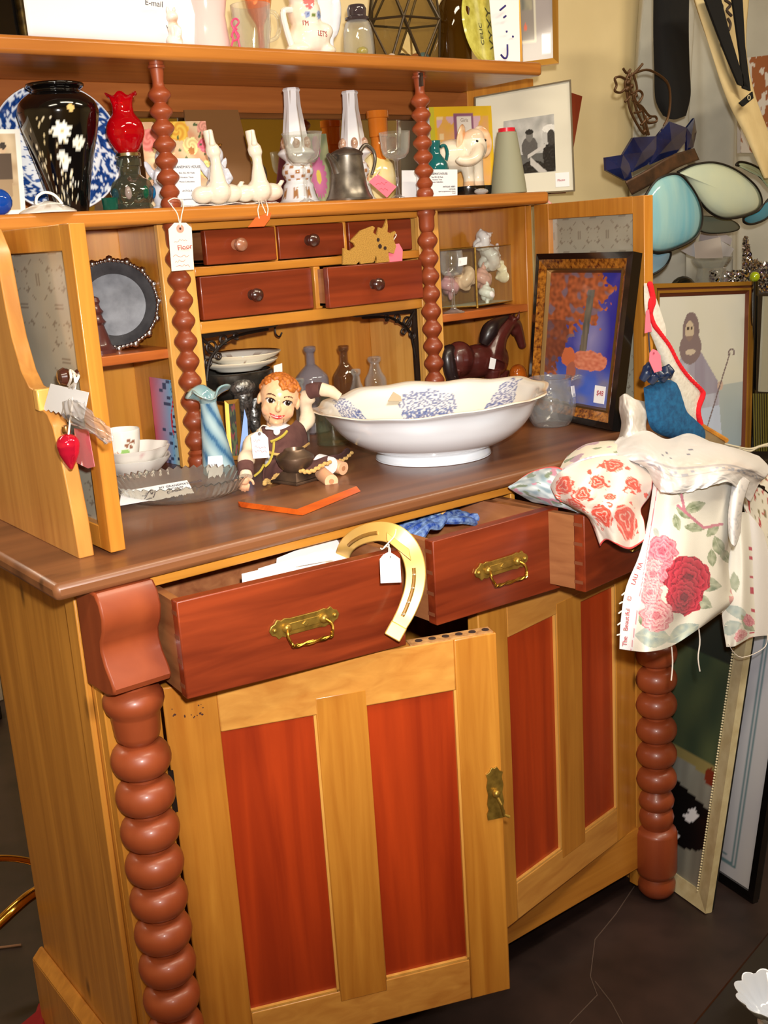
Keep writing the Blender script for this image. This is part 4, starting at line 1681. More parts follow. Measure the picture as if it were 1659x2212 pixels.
def cover(u, v):
    b = col(244, 200, 40)
    if u < .08:
        return col(214, 206, 60)
    if .1 < u < .94 and .0 < v < .9:
        n_ = nz(u * 7, v * 7)
        b = mix(col(240, 180, 120), col(244, 190, 70), .5 + n_)
        if nz(u * 5, v * 5, 7) > .2:
            b = col(230, 190, 200)
        if noise.cell(V((u * 14, v * 14, 1))) > .86:
            b = col(252, 226, 170)
    if .38 < u < .7 and .58 < v < .93:
        b = col(150, 96, 130)
        if .43 < u < .66 and .62 < v < .9:
            b = col(244, 238, 226)
    return b


m = MB()
slab(m, Q, .01, .99, .005, .995, -.012, -.001)
m.build('pages', paper, t, smooth=False)
sheet('cover', Q, cover, ptg, t, 60, 60, .001)
for i, ln in enumerate(('Girls', '& ', 'Gold')):
    text('lettering', ln, Q, .545, .83 - i * .08, .0075, pm('pale_ink', (170, 150, 130)), t, align='CENTER')

# elephant
c = spot(1010, 402, .548, ZM + .0165)
s = mpp(c)
t = thing('elephant_figurine', 'glazed cream and tan elephant figurine with big ears', 'figurine', c)


def elec(p):
    x, z = (p.x - c.x) / s, (p.z - c.z) / s
    k = nz(p.x * 40, p.z * 40, 2) * .6
    if z < 14:
        k += .5
    if z > 100:
        k += .35
    return mix(col(246, 232, 208), col(214, 150, 84), k)


m = MB()
m.ell(c + V((-18, 26, 68)) * s, (46 * s, 40 * s, 36 * s))
m.ell(c + V((18, -2, 84)) * s, (32 * s, 30 * s, 32 * s))
m.ell(c + V((18, -6, 104)) * s, (24 * s, 22 * s, 18 * s))
tr_ = spline([c + V((14, -22, 78)) * s, c + V((-2, -34, 64)) * s, c + V((-24, -38, 54)) * s, c + V((-48, -36, 54)) * s, c + V((-56, -34, 60)) * s], 20)
m.tube(tr_, [(16 - 9 * i / 20) * s for i in range(21)], 12)
for lx, ly in ((0, -6), (30, -2), (-44, 38), (-6, 48)):
    m.tube([c + V((lx, ly, 0)) * s, c + V((lx, ly, 20)) * s, c + V((lx - 2, ly + 4, 56)) * s], [14 * s, 12 * s, 17 * s], 14)
m.tube(spline([c + V((-60, 44, 80)) * s, c + V((-72, 40, 104)) * s, c + V((-66, 40, 116)) * s], 8), 5 * s, 8)
blob('elephant_body', m, chinap, t, .0022, 5, elec)
for k, e in ((-1, c + V((-12, 2, 98)) * s), (1, c + V((52, 6, 96)) * s)):
    m = MB()
    m.ell(e, (22 * s, 6 * s, 34 * s), R=Matrix.Rotation(k * -.25, 3, 'Y') @ Matrix.Rotation(k * -.5, 3, 'Z'), seg=24, rings=16, paint=lambda p: mix(col(244, 226, 196), col(222, 150, 80), .5 + nz(p.x * 70, p.z * 70)))
    m.build('ear', chinap, t)
m = MB()
for e in ((8, -27, 94), (34, -24, 96)):
    m.ell(c + V(e) * s, 3.2 * s)
m.build('eye', blackm, t)
c = spot(1012, 421, .548, ZM)
s = mpp(c)
tag(lat([(0, 0), (60, 0), (62, 4), (62, 20), (0, 20)], c, s, 40).build('black_stand', blackm, bevel=.001), 'low round black stand under the elephant figurine', 'stand')
c = spot(1040, 421, .465, ZM)
tag(MB().ell(c + V((0, 0, .006)), (.017, .009, .006)).build('cellophane_sweet', glass('crinkle', (235, 235, 235), .5, .3, facet=120)), 'crumpled clear cellophane wrapper in front of the black stand', 'wrapper')

# thread cone
c = spot(1099, 419, .475, ZM)
s = mpp(c)
t = thing('thread_cone', 'tall cone of grey-green thread with a red top', 'thread cone', c)
pr_ = [(0, 0), (38, 0)]
for i in range(60):
    h = 2 + i * 2.05
    r = 39.5 - 18 * (i / 60) ** 1.1
    pr_ += [(r, h), (r - .9, h + 1)]
pr_ += [(20, 126), (0, 126)]
lat(pr_, c, s, 40).build('thread', pm('thread', (150, 148, 122), rough=.7), t, ang=180)
lat([(0, 125), (18, 125), (18, 134), (14, 134), (13, 130), (0, 130)], c, s).build('cone_tip', pm('red_plastic', (210, 30, 50), rough=.3), t)

# black and white photograph in a white mat
Q = Quad(at(1024, 418, y=.645), at(1241, 412, y=.545), at(1232, 172, y=.555), at(1024, 210, y=.655))
Q = Quad(*[V((p.x, p.y, ZM + .001 if i < 2 else p.z)) for i, p in enumerate(Q.p)])


def bw(u, v):
    b = mix(col(150, 150, 146), col(205, 203, 198), .5 + .8 * nz(u * 7, v * 5, 3))
    g = lambda x, y, rx, ry: ((u - x) / rx) ** 2 + ((v - y) / ry) ** 2 < 1
    if v < .35:
        b = col(90, 90, 88)
    if g(.9, .3, .14, .34):
        b = col(24, 24, 25)
    if g(.84, .62, .09, .14):
        b = col(186, 184, 180)
    if g(.9, .76, .14, .07):
        b = col(228, 226, 220)
    if g(.93, .6, .08, .14):
        b = col(56, 54, 52)
    if g(.5, .46, .16, .2):
        b = col(84, 82, 80)
    if g(.5, .66, .07, .1):
        b = col(110, 108, 104)
    if g(.5, .74, .08, .05):
        b = col(30, 30, 30)
    if g(.18, .74, .07, .1):
        b = col(70, 66, 64)
    if g(.56, .08, .24, .14):
        b = col(20, 20, 20)
    if abs((v - .12) + (u - .62) * .9) < .07 and .5 < u < .84:
        b = col(190, 186, 180)
    if abs((v - .42) - (u - .7) * .5) < .035 and .45 < u < .82:
        b = col(192, 188, 182)
    return mix(b, col(128, 128, 126), .2 * nz(u * 30, v * 30))


t = thing('matted_photograph', 'black and white photograph in a wide white mat, right end of the middle shelf', 'framed photograph', Q.q(.5, 0))
m = MB()
ring(m, Q, 0, .003, .004, .004)
m.build('frame', pm('thin_frame', (150, 140, 120), rough=.3, metal=.7), t, smooth=False)
m = MB()
slab(m, Q, .012, .988, .012, .988, -.003, .0)
m.build('mat_board', pm('mat_white', (222, 216, 196), rough=.6), t, smooth=False)
sheet('photograph_print', Q, bw, ptg, t, 80, 80, .0006, (.30, .815), (.20, .72), .0012)
m = MB()
slab(m, Q, .81, .95, .05, .18, .0004, .001)
m.build('price_sticker', paper, t, smooth=False)
text('lettering', 'Photo', Q, .83, .1, .005, inkred, t, d=.0016)
e0, e1 = at(1190, 415, y=.62), at(1222, 412, y=.62)
Q2 = Quad(V((e0.x, .62, ZM + .0005)), V((e1.x, .62, ZM + .0005)), at(1258, 208, y=.62), at(1222, 196, y=.62))
m = MB()
slab(m, Q2, 0, 1, 0, 1, -.02, 0)
tag(m.build('easel_back', wood('easel_wood', (130, 50, 24), (90, 30, 14), 'z'), smooth=False), 'reddish wooden wedge showing behind the matted photograph', 'easel')
t = price_tag([(1168, 428), (1178, 426), (1193, 440), (1188, 441)], .44, pm('striped_wrap', (230, 200, 190), rough=.4, n2=(220, 90, 90), ns=300), 'pink and white striped wrapper end over the shelf edge under the thread cone', kind='wrapper', name='striped_wrapper', group=None)

# ================================================================== IN AND ON THE LOWER HUTCH
ZC = .9
ZS = 1.101
# left compartment: silver tray and a turned candlestick
cP = at(246, 645, y=.572)
s = mpp(cP)
R_ = 97 * s
t = thing('silver_tray', 'round tarnished silver tray with a scrolled rim leaning in the left compartment', 'tray', V((cP.x, .57, ZS)))
T = Matrix.Translation(V((cP.x, .572, ZS + R_ * 1.0))) @ Matrix.Rotation(math.radians(-28), 4, 'Z') @ Matrix.Rotation(PI / 2 - .16, 4, 'X')
dk = pm('tarnished_silver', (104, 104, 108), rough=.5, metal=.6, n2=(70, 70, 74), ns=26)
MB(T).lathe([(0, 0), (R_ * .68, 0), (R_ * .74, .004), (R_ * .92, .014), (R_ * .93, .011), (R_ * .75, -.003), (0, -.004)], seg=64).build('tray_dish', dk, t)
m = MB(T)
for i in range(64):
    a = i * 2 * PI / 64
    b = R_ * (.95 + .03 * (i % 4 == 0))
    m.ell((b * math.cos(a), b * math.sin(a), .013), (.0045 + .002 * (i % 4 == 0), .0045 + .002 * (i % 4 == 0), .004), 8, 6)
m.build('beaded_rim', silver, t)
c = spot(216, 748, .55, ZS)
s = mpp(c)
tag(lat([(0, 0), (34, 0), (35, 8), (28, 14), (24, 20), (22, 34), (16, 52), (14, 60), (20, 66), (14, 74), (12, 82), (17, 88), (11, 96), (9, 104), (12, 110), (9, 118), (0, 122)], c, s, 28).build('turned_finial', pm('plum_wood', (84, 44, 40), rough=.25, coat=.5)), 'dark plum turned wooden finial in front of the silver tray', 'finial')

# large hang tag on the left upper post
t = price_tag([(364, 495), (377, 481), (402, 481), (414, 492), (419, 582), (371, 586)], .432, pm('manila', (246, 238, 214), rough=.75), 'large cream manila tag with handwriting tied to the left upper post', [[(363, 434, .447), (372, 446, .434), (383, 462, .431), (389, 488, .430)], [(393, 432, .447), (396, 446, .434), (392, 466, .431), (389, 490, .430)], [(363, 434, .447), (376, 428, .443), (393, 432, .447)]], (389, 494, .0065, (206, 150, 130)), writing=[(376, 520, 404), (384, 536, 412), (374, 552, 408), (378, 564, 400), (380, 574, 410)])
e = at(384, 541, y=.4312)
text('lettering', 'Floor', Quad(e, e + V((.05, -.008, .008)), e + V((.05, -.008, .05)), e + V((0, 0, .05))), 0, 0, .008, inkred, t, d=0)
# orange tag
price_tag([(536, 491), (552, 470), (586, 459), (583, 473), (571, 489)], .43, pm('orange_card', (250, 96, 30), rough=.7), 'bright orange price tag hanging over the shelf edge below the swans', [[(556, 432, .46), (560, 440, .435), (557, 454, .432), (560, 472, .429)], [(574, 432, .46), (576, 440, .435), (579, 452, .432), (577, 466, .429)], [(563, 432, .46), (566, 441, .435), (574, 460, .43)]])

# gold leaf ornament resting on the pulled-out drawer
yo = .452
pts = [(741, 573), (742, 537), (755, 543), (768, 533), (765, 527), (757, 522), (779, 499), (805, 489), (810, 493), (806, 503), (814, 510), (818, 492), (826, 495), (830, 490), (836, 474), (838, 490), (837, 502), (844, 505), (852, 500), (856, 503), (850, 512), (851, 520), (856, 533), (851, 549), (839, 545), (840, 555), (842, 566), (812, 569), (815, 562), (812, 552), (807, 568), (780, 571), (776, 565), (770, 572)]
q = [at(a, b, y=yo) for a, b in pts]
cc = at(800, 575, y=yo)
cc.z = 1.2115
dzz = 1.2118 - min(p.z for p in q)
m = MB()
n = len(q)
vs = [p + V((0, 0, dzz)) for p in q]
m.add(vs + [p + V((0, .004, 0)) for p in vs], [tuple(range(n)), tuple(reversed(range(n, 2 * n)))] + [((i + 1) % n, i, n + i, n + (i + 1) % n) for i in range(n)])
t = thing('leaf_ornament', 'glittery gold cut-out leaf ornament standing on the right small drawer', 'ornament', cc)
m.build('leaf', pm('gold_glitter', (196, 150, 70), rough=.5, n2=(150, 108, 44), ns=600), t, smooth=False)
m = MB()
for a, b, r in ((817, 519, 4), (821, 533, 5), (832, 537, 4)):
    h = at(a, b, y=yo - .0008) + V((0, 0, dzz))
    T = Matrix.Translation(h) @ Matrix.Rotation(PI / 2, 4, 'X')
    mm = MB(T).lathe([(r * mpp(h), 0), (r * mpp(h) * .95, .0005)], seg=14)
    m.add(mm.v, mm.f)
m.build('pierced_hole', pm('hole_dark', (0, 0, 0)), t)
price_tag([(839, 566), (840, 542), (850, 528), (862, 526), (870, 540), (869, 564)], .458, pink, 'pink price tag behind the gold leaf ornament', [[(854, 532), (850, 520), (856, 508), (850, 503)]])

# right compartment: glass display box of shells
y0, y1 = .53, .63
t = thing('glass_box', 'brass edged glass display box full of sea shells on the right inner shelf', 'display box', V((1.08, .56, ZS)))
zb, zt = ZS + .006, ZS + .122
CR = [spot(944, 655, .57, 0), spot(1031, 664, .515, 0), spot(1134, 645, .545, 0), spot(1050, 640, .62, 0)]
lo = [V((p.x, p.y, zb)) for p in CR]
hi = [V((p.x, p.y, zt)) for p in CR]
m = MB()
for i in range(4):
    j = (i + 1) % 4
    m.add([lo[i], lo[j], hi[j], hi[i]], [(0, 1, 2, 3)])
m.add(hi, [(0, 1, 2, 3)])
m.build('glass_sides', glass('box_glass', (236, 242, 236), .2, .02), t, smooth=False)
m = MB()
for i in range(4):
    j = (i + 1) % 4
    m.tube([lo[i], lo[j]], .0014, 6)
    m.tube([hi[i], hi[j]], .0009, 6)
    m.tube([lo[i] + V((0, 0, -.004)), hi[i]], .0022 if i == 1 else .0013, 6)
    m.ell(lo[i] + V((0, 0, -.003)), .003)
m.build('brass_edging', brass, t)
m = MB()
m.add([p + V((0, 0, -.0005)) for p in lo] + [p + V((0, 0, .0012)) for p in lo], [(3, 2, 1, 0), (4, 5, 6, 7), (0, 1, 5, 4), (1, 2, 6, 5), (2, 3, 7, 6), (3, 0, 4, 7)])
m.build('box_floor', pm('box_felt', (200, 196, 170), rough=.6), t, smooth=False)


def conch(name, px, py, y, L, a, mat, label, spikes=5, z=None, tilt=0):
    """spiral sea shell: growing whorls with knobs and a flared lip"""
    c = at(px, py, y=y)
    if z is not None:
        c.z = z
    m = MB()
    R = Matrix.Rotation(a, 3, 'Y') @ Matrix.Rotation(tilt, 3, 'X')
    n = 46
    for i in range(n):
        k = i / n
        th = k * 2 * PI * 3.2
        r = L * .26 * k ** 1.2
        p = V((r * math.cos(th), r * math.sin(th), L * (.5 - .75 * k)))
        m.ell(c + R @ p, L * (.035 + .2 * k ** 1.3), 10, 8)
        if spikes and i % max(1, int(14 / spikes * 1.6)) == 0 and k > .3:
            m.ell(c + R @ V((p.x * 1.8, p.y * 1.8, p.z + L * .05)), L * .07 * (k + .3), 8, 6)
    m.ell(c + R @ V((L * .1, -L * .05, -L * .45)), (L * .1, L * .1, L * .2), R=R)
    m.ell(c + R @ V((L * .3, -L * .1, -L * .12)), (L * .18, L * .05, L * .3), R=R)
    return tag(blob(name, m, mat, None, L * .035, 3), label, 'shell', 'sea shells')


conch('sea_shell', 1044, 482, .565, .052, 1.2, white, 'white conch shell lying on top of the glass box', 6, z=zt + .017)
for px, py, y, L, a, cc, lb, sp in ((1060, 548, .575, .055, .9, (236, 226, 220), 'white knobbly shell high up in the glass box', 6), (1010, 600, .56, .05, 2.0, (226, 190, 160), 'tan shell low on the left inside the glass box', 0), (1040, 595, .56, .045, .3, (214, 160, 150), 'pink banded shell behind the brass edge of the glass box', 0), (1092, 585, .565, .055, -.6, (240, 220, 190), 'cream shell with an orange lip at the right inside the glass box', 3), (1050, 628, .54, .036, .2, (240, 236, 230), 'small white snail shell at the bottom front of the glass box', 0), (968, 610, .575, .045, .1, (206, 150, 160), 'pink shell at the far left inside the glass box', 2), (1108, 545, .575, .05, .1, (160, 80, 86), 'dark rose scallop at the back right of the glass box', 0), (1115, 612, .555, .035, 1.4, (220, 190, 160), 'small tan shell in the right corner of the glass box', 0)):
    conch('sea_shell', px, py, y, L * 1.25, a, pm('shell_%d' % (px), cc, rough=.3, coat=.2, n2=tuple(min(255, q * 1.1) for q in cc), ns=70), lb, sp)
goblet(980, 668, .495, ZS, dict(foot=24, stem=78, bowl=[(20, 2), (25, 10), (26, 30), (24, 52)]), 'stemmed wine glass with a white price sticker beside the glass box', clear, (8, 106, 26))
# lower right: horse, dark pot, tile, amber bird
c = spot(1008, 805, .56, ZC)
s = mpp(c)
tag(lat([(0, 0), (46, 0), (52, 10), (56, 60), (52, 92), (44, 104), (40, 110), (46, 114), (44, 118), (36, 112), (36, 60), (0, 55)], spot(1018, 815, .57, ZC), s, 36).build('brown_crock', pm('brown_glaze', (96, 52, 24), rough=.14, coat=.6)), 'brown glazed crock with a dark rim behind the horse', 'crock')
Q = pxq((1060, 815), (1145, 815), (1158, 690), (1060, 688), y=.62)
Q = Quad(*[V((p.x, .60 + .03 * (i > 1), ZC + .001 if i < 2 else p.z)) for i, p in enumerate(Q.p)])
tag(sheet('marbled_tile', Q, lambda u, v: mix(col(206, 196, 170), col(170, 156, 130), .5 + nz(u * 20, v * 4)), prt, None, 40, 30, .008), 'grey-beige marbled tile leaning behind the horse', 'tile')

c = spot(1050, 830, .50, ZC)
s = mpp(c)
t = thing('horse_figurine', 'dark reddish brown horse figurine with a black tail and mane facing right', 'horse figurine', c)
P_ = lambda px, py, d=0: at(px, py, y=.50 + d)
hz = lambda p: p
m = MB()
r = lambda k: k * s
m.ell(P_(1030, 780), (r(56), r(32), r(36)))
m.ell(P_(992, 776), (r(34), r(31), r(38)))
m.ell(P_(1068, 776), (r(33), r(30), r(38)))
m.tube(spline([P_(1056, 778), P_(1064, 752), P_(1076, 724), P_(1098, 698)], 14), [r(40 - 24 * (i / 14) ** .8) for i in range(15)], 14)
m.tube(spline([P_(1098, 696), P_(1112, 700), P_(1121, 722), P_(1127, 743)], 14), [r(17 - 8 * i / 14) for i in range(15)], 14)
m.ell(P_(1114, 710), (r(14), r(12), r(17)))
m.ell(P_(1128, 746), (r(10), r(9), r(9)))
for dx in (-6, 6):
    m.tube([P_(1112 + dx, 690, -.003 * dx), P_(1119 + dx * .6, 670, -.003 * dx)], [r(5.5), r(1.5)], 8)
for x0, x1, x2, dy in ((976, 968, 974, -.012), (998, 994, 998, .012), (1064, 1062, 1060, -.012), (1082, 1084, 1082, .012)):
    zb_ = V((0, 0, 0))
    a, b = P_(x0, 800, dy), P_(x1, 850, dy)
    e = P_(x2, 900, dy)
    e.z = ZC + .004
    b.z = (a.z + e.z) / 2
    m.tube([a, b, e], [r(20), r(10), r(8)], 10)
    m.ell(e + V((0, 0, .004)), (r(11), r(11), r(9)))
blob('horse_body', m, pm('horse_brown', (88, 36, 30), rough=.3, coat=.3, n2=(66, 26, 22), ns=30), t, .0024, 5)
bk = pm('horse_black', (34, 22, 22), rough=.35, coat=.2)
m = MB()
m.tube(spline([P_(976, 752, -.01), P_(966, 764, -.018), P_(970, 800, -.02), P_(984, 840, -.02)], 16), [r(8 + 9 * math.sin(PI * min(1, i / 15) * .8)) for i in range(17)], 12)
m.build('tail', bk, t)
m = MB()
m.tube(spline([P_(1044, 744, -.012), P_(1056, 718, -.016), P_(1070, 700, -.014), P_(1096, 684, -.004)], 14), [r(10), r(12), r(14), r(16), r(17), r(18), r(18), r(17), r(16), r(14), r(12), r(10), r(8), r(6), r(4)], 10)
m.build('mane', bk, t)
m = MB()
Q = Quad(P_(1056, 796, -.036), P_(1068, 798, -.036), P_(1072, 776, -.034), P_(1060, 772, -.034))
slab(m, Q, 0, 1, 0, 1, -.0008, 0)
m.build('price_sticker', paper, t, smooth=False)
c = spot(1122, 815, .485, ZC)
s = mpp(c)
m = MB()
c = V((c.x, c.y, ZC))
m.ell(c + V((0, 0, 30)) * s, (30 * s, 26 * s, 32 * s))
m.ell(c + V((-4, 0, 60)) * s, (20 * s, 18 * s, 22 * s))
m.ell(c + V((-24, 0, 16)) * s, (18 * s, 12 * s, 10 * s))
tag(blob('amber_bird', m, pm('amber_glaze', (196, 96, 24), rough=.12, coat=.6, n2=(110, 46, 12), ns=24), None, .002), 'small amber glazed bird beside the horse, behind the basin', 'figurine')

# centre alcove: bowl stand, plates, bottles
c = spot(520, 985, .545, ZC)
s = mpp(c)
t = thing('silver_stand', 'dark silver pedestal bowl on ornate curved legs in the centre alcove', 'bowl stand', c)
zr = at(520, 800, y=.545).z
h = (zr - ZC) / s
lat(shell([(30, h - 62), (60, h - 52), (80, h - 30), (86, h - 8), (87, h), (84, h + 3)], 4), c, s, 48).build('bowl', pm('oxidised_silver', (120, 116, 108), rough=.26, metal=.85, n2=(56, 52, 46), ns=30), t)
leg = pm('chased_silver', (170, 168, 164), rough=.26, metal=.85, n2=(64, 62, 60), ns=160, bump=1)
for a in (-1.85, .25, 2.35):
    pts = [(66, h - 16), (70, h - 50), (56, h - 84), (50, h - 120), (62, 20), (74, 8)]
    m = MB()
    m.tube(spline([c + V((p * math.cos(a), p * math.sin(a), q)) * s for p, q in pts], 24), [(24 - 13 * min(1, i / 18) + (4 if i > 20 else 0)) * s for i in range(25)], 12)
    m.ell(c + V((70 * math.cos(a), 70 * math.sin(a), h - 26)) * s, (30 * s, 26 * s, 22 * s))
    m.build('leg', leg, t)
lat([(0, 0), (66, 0), (70, 6), (66, 12), (40, 16), (0, 18)], c, s, 40).build('base', MATS['oxidised_silver'], t)
MB().hexa([V(p) for p in [c + V(q) * s for q in ((62, -64, h - 24), (88, -56, h - 22), (88, -55, h - 22), (62, -63, h - 24), (64, -64, h + 8), (90, -56, h + 10), (90, -55, h + 10), (64, -63, h + 8))]]).build('price_sticker', paper, t, smooth=False)


def oval_plate(px, zb, R0, label, dec):
    c = spot(px, 780, .545, zb)
    s = mpp(c)

    def pc(t_, z, r):
        q = r / s
        b = col(242, 236, 222)
        if dec and q < 60 and nz(math.cos(t_) * q * .1, math.sin(t_) * q * .1) > .22:
            b = col(150, 116, 90)
        if q > R0 - 2.5:
            b = mix(b, col(200, 170, 120), .5)
        return b
    fine = [(0, 0), (R0 * .6, 0), (R0 * .62, 3), (R0 * .9, 12), (R0, 19), (R0, 21), (R0 * .9, 15), (R0 * .64, 6)] + [(R0 * .62 * (1 - i / 14), 4) for i in range(15)]
    m = lat(fine, c, s, 90, paint=pc, cap=False)
    return tag(m.build('china_plate', chinap, ang=180), label, 'plate', 'plates on the silver stand')


oval_plate(516, zr + .002, 84, 'lower plain cream plate on the silver stand', False)
oval_plate(524, zr + .014, 84, 'upper flower sprigged plate of the pair on the silver stand', True)


def bottle(px, pyb, y, H, R0, rn, label, mat=clear, sq=False):
    c = spot(px, pyb, y, ZC)
    s = mpp(c)
    sh = H * .62
    pr_ = [(R0 * .9, 0), (R0, 4), (R0, sh), (R0 * .93, sh + 8), (R0 * .62, sh + 20), (rn, sh + 32), (rn * .92, H - 14), (rn * 1.15, H - 12), (rn * 1.35, H - 8), (rn * 1.35, H - 2), (rn * 1.1, H)]
    m = lat(shell([(max(a, 1), b) for a, b in pr_], 2), c, s, 32)
    return tag(m.build('glass_bottle', mat), label, 'bottle', 'old bottles in the alcove')


milky = glass('milky_bottle', (236, 236, 240), .4, .12, (200, 196, 206))
brn = glass('brownish_bottle', (226, 212, 190), .35, .05, (190, 150, 110))
for px, top, y, R0, rn, lb, mt in ((668, 748, .57, 36, 10, 'milky clear flask bottle, the tallest next to the plates', milky), (741, 746, .545, 27, 9, 'clear long necked bottle in the middle of the alcove', brn), (808, 770, .56, 24, 11, 'clear wide lipped bottle furthest right in the alcove', clear), (768, 797, .515, 16, 8, 'short narrow vial between the two clear bottles', clear), (646, 817, .50, 13, 8, 'little medicine bottle just behind the puppet head', clear)):
    zt_ = at(px, top, y=y).z
    c0 = V((at(px, top, y=y).x, y, ZC))
    bottle(px, top, y, (zt_ - ZC) / mpp(c0), R0, rn, lb, mt)
c = spot(722, 960, .43, ZC)
s = mpp(c)
m = lat(shell([(34, 0), (37, 4), (37, 70), (30, 90), (24, 96), (24, 110)], 3), c, s, 36)
tag(m.build('storage_jar', glass('greenish_jar', (242, 246, 238), .3, .03, (160, 166, 130))), 'greenish clear jar behind the basin and the puppet', 'jar')
# small gilt frame and blue card under the stand
Q = Quad(at(492, 972, y=.47), at(524, 968, y=.452), at(516, 862, y=.472), at(486, 866, y=.49))
Q = Quad(*[V((p.x, p.y, ZC + .0005 if i < 2 else p.z)) for i, p in enumerate(Q.p)])
t = thing('small_frame', 'little gilt frame with a dark floral picture beneath the silver stand', 'framed picture', Q.q(.5, 0))
m = MB()
ring(m, Q, 0, .007, .004, .003)
m.build('frame', gold, t, smooth=False)
sheet('print', Q, lambda u, v: col(120, 40, 40) if nz(u * 4, v * 6) > .2 else col(24, 30, 20) if nz(u * 5, v * 5, 4) < 0 else col(70, 80, 40), prt, t, 20, 30, .001, (.1, .9), (.06, .94), .001)
Q = Quad(at(512, 968, y=.44), at(536, 966, y=.43), at(534, 905, y=.44), at(528, 884, y=.455))
Q = Quad(*[V((p.x, p.y, ZC + .0005 if i < 2 else p.z)) for i, p in enumerate(Q.p)])
tag(sheet('blue_card', Q, lambda u, v: col(126, 160, 226), prt, None, 2, 2, .001), 'pale blue pointed card behind the blue swirled vase', 'card')

# blue swirled glass vase
c = spot(474, 1010, .385, ZC)
s = mpp(c)
t = thing('swirled_vase', 'tall blue and white swirled glass vase with a ruffled lip', 'vase', c)
TL = Matrix.Translation(c) @ Matrix.Rotation(-.07, 4, 'Y') @ Matrix.Translation(-c)


def swirl(t_, z, r):
    h = z / s
    k = math.sin(t_ * 4 + h * .085 + .6 * nz(t_ * 2, h * .03))
    return mix(col(92, 138, 166), col(176, 200, 204), .5 + .5 * k) if k > -.8 else col(64, 108, 146)


fine = [(p.x, p.y) for p in spline([V((a, b, 0)) for a, b in ((0.1, 0), (34, 0), (36, 6), (32, 40), (27, 80), (22, 120), (18, 150), (18, 160))], 60)]
m = MB(TL)
m.lathe([(a * s, b * s) for a, b in fine], c, 64, paint=swirl, cap=False)
m.build('vase_body', painted('art_glass', .08, .7), t, ang=180)


def ruff(t_, z, r):
    k = max(0, (z / s - 158) / 30)
    return r * (1 + .35 * k * math.cos(3 * t_ + .4)), z + 14 * s * k * math.cos(3 * t_ + 2.2)


m = MB(TL)
m.lathe([(a * s, b * s) for a, b in ((18, 158), (20, 166), (26, 174), (36, 180), (44, 181), (42, 178), (34, 176), (25, 170), (19, 164))], c, 64, rad=ruff, cap=False, paint=lambda t_, z, r: mix(col(120, 156, 162), col(176, 198, 196), .5 + .5 * math.cos(3 * t_)))
m.build('ruffled_lip', MATS['art_glass'], t, ang=180)
e0, e1 = at(446, 1010, y=.362), at(481, 1006, y=.352)
Q = Quad(V((e0.x, e0.y, ZC + .001)), V((e1.x, e1.y, ZC + .001)), at(480, 984, y=.358), at(449, 986, y=.368))
m = MB()
slab(m, Q, 0, 1, 0, 1, -.0006, 0)
m.build('price_sticker', paper, t, smooth=False)
text('lettering', '970', Q, .2, .5, .005, ink, t)

# bowls, cup and brochure on the left
c = spot(296, 1035, .50, ZC)
s = mpp(c)
t1 = thing('china_bowl', 'lower plain white bowl of the nest behind the left glass door', 'bowl', c, 'white bowls in the left compartment')
wav = lambda t_, z, r: (r * (1 + .025 * math.cos(8 * t_)), z)
lat(shell([(40, 0), (42, 4), (56, 14), (72, 30), (78, 40)], 3), c, s, 64, rad=wav).build('bowl', white, t1)
c2 = c + V((0, 0, 16 * s))
t2 = thing('china_bowl', 'upper wavy rimmed white bowl with faint pink sprigs, under the teacup', 'bowl', c2, 'white bowls in the left compartment')
lat(shell([(38, 0), (52, 10), (66, 26), (74, 38), (78, 46)], 3), c2, s, 64, rad=lambda t_, z, r: (r * (1 + .04 * math.cos(8 * t_)), z), paint=lambda t_, z, r: col(226, 190, 186) if nz(t_ * 5, z * 90) > .4 else col(240, 232, 222)).build('bowl', chinap, t2)
c3 = spot(266, 980, .49, 0)
c3.z = c2.z + 20 * s
t3 = thing('leaf_teacup', 'white teacup printed with green and brown leaves inside the bowls', 'cup', c3)


def leafc(t_, z, r):
    h = z / s
    x = (t_ + 1.8) * 40
    x = (x + 126) % 252 - 126
    if ((x + 2) / 11) ** 2 + ((h - 24) / 8) ** 2 < 1:
        return col(150, 190, 110)
    if ((x - 10) / 13) ** 2 + ((h - 42) / 11) ** 2 < 1 and math.sin(4 * math.atan2(h - 42, x - 10)) > -.3:
        return col(150, 100, 76)
    if ((x + 24) / 7) ** 2 + ((h - 20) / 9) ** 2 < 1 and nz(x * .4, h * .4) > 0:
        return col(190, 140, 120)
    return col(243, 238, 228)


fine = [(p.x, p.y) for p in spline([V((a, b, 0)) for a, b in ((.1, 0), (22, 0), (26, 3), (33, 16), (38, 40), (40, 66), (38, 66), (35, 40), (28, 12), (.1, 6))], 80)]
lat(fine, c3, s, 90, paint=leafc, cap=False).build('cup_body', chinap, t3, ang=180)
Q = Quad(at(345, 1022, x=.412), at(394, 1012, x=.419), at(386, 824, x=.42), at(322, 814, x=.418))
Q = Quad(*[V((p.x, p.y, ZC + .0005 if i < 2 else p.z)) for i, p in enumerate(Q.p)])


def broch(u, v):
    b = mix(col(220, 90, 110), col(120, 180, 220), u * 1.4) if u < .7 else mix(col(120, 180, 220), col(220, 210, 130), (u - .7) * 3)
    if .3 < u < .7 and noise.cell(V((u * 7, v * 26, 0))) > .45:
        b = col(60, 76, 110)
    if .72 < u < .95 and noise.cell(V((u * 12, v * 34, 4))) > .6:
        b = col(40, 60, 90)
    if abs(u - .74 - .06 * math.sin(v * 9)) < .02 and .35 < v < .85:
        b = col(220, 40, 40)
    return b


tag(sheet('brochure', Q, broch, ptg, None, 40, 80, .001), 'colourful printed brochure leaning beside the left lower post', 'brochure')

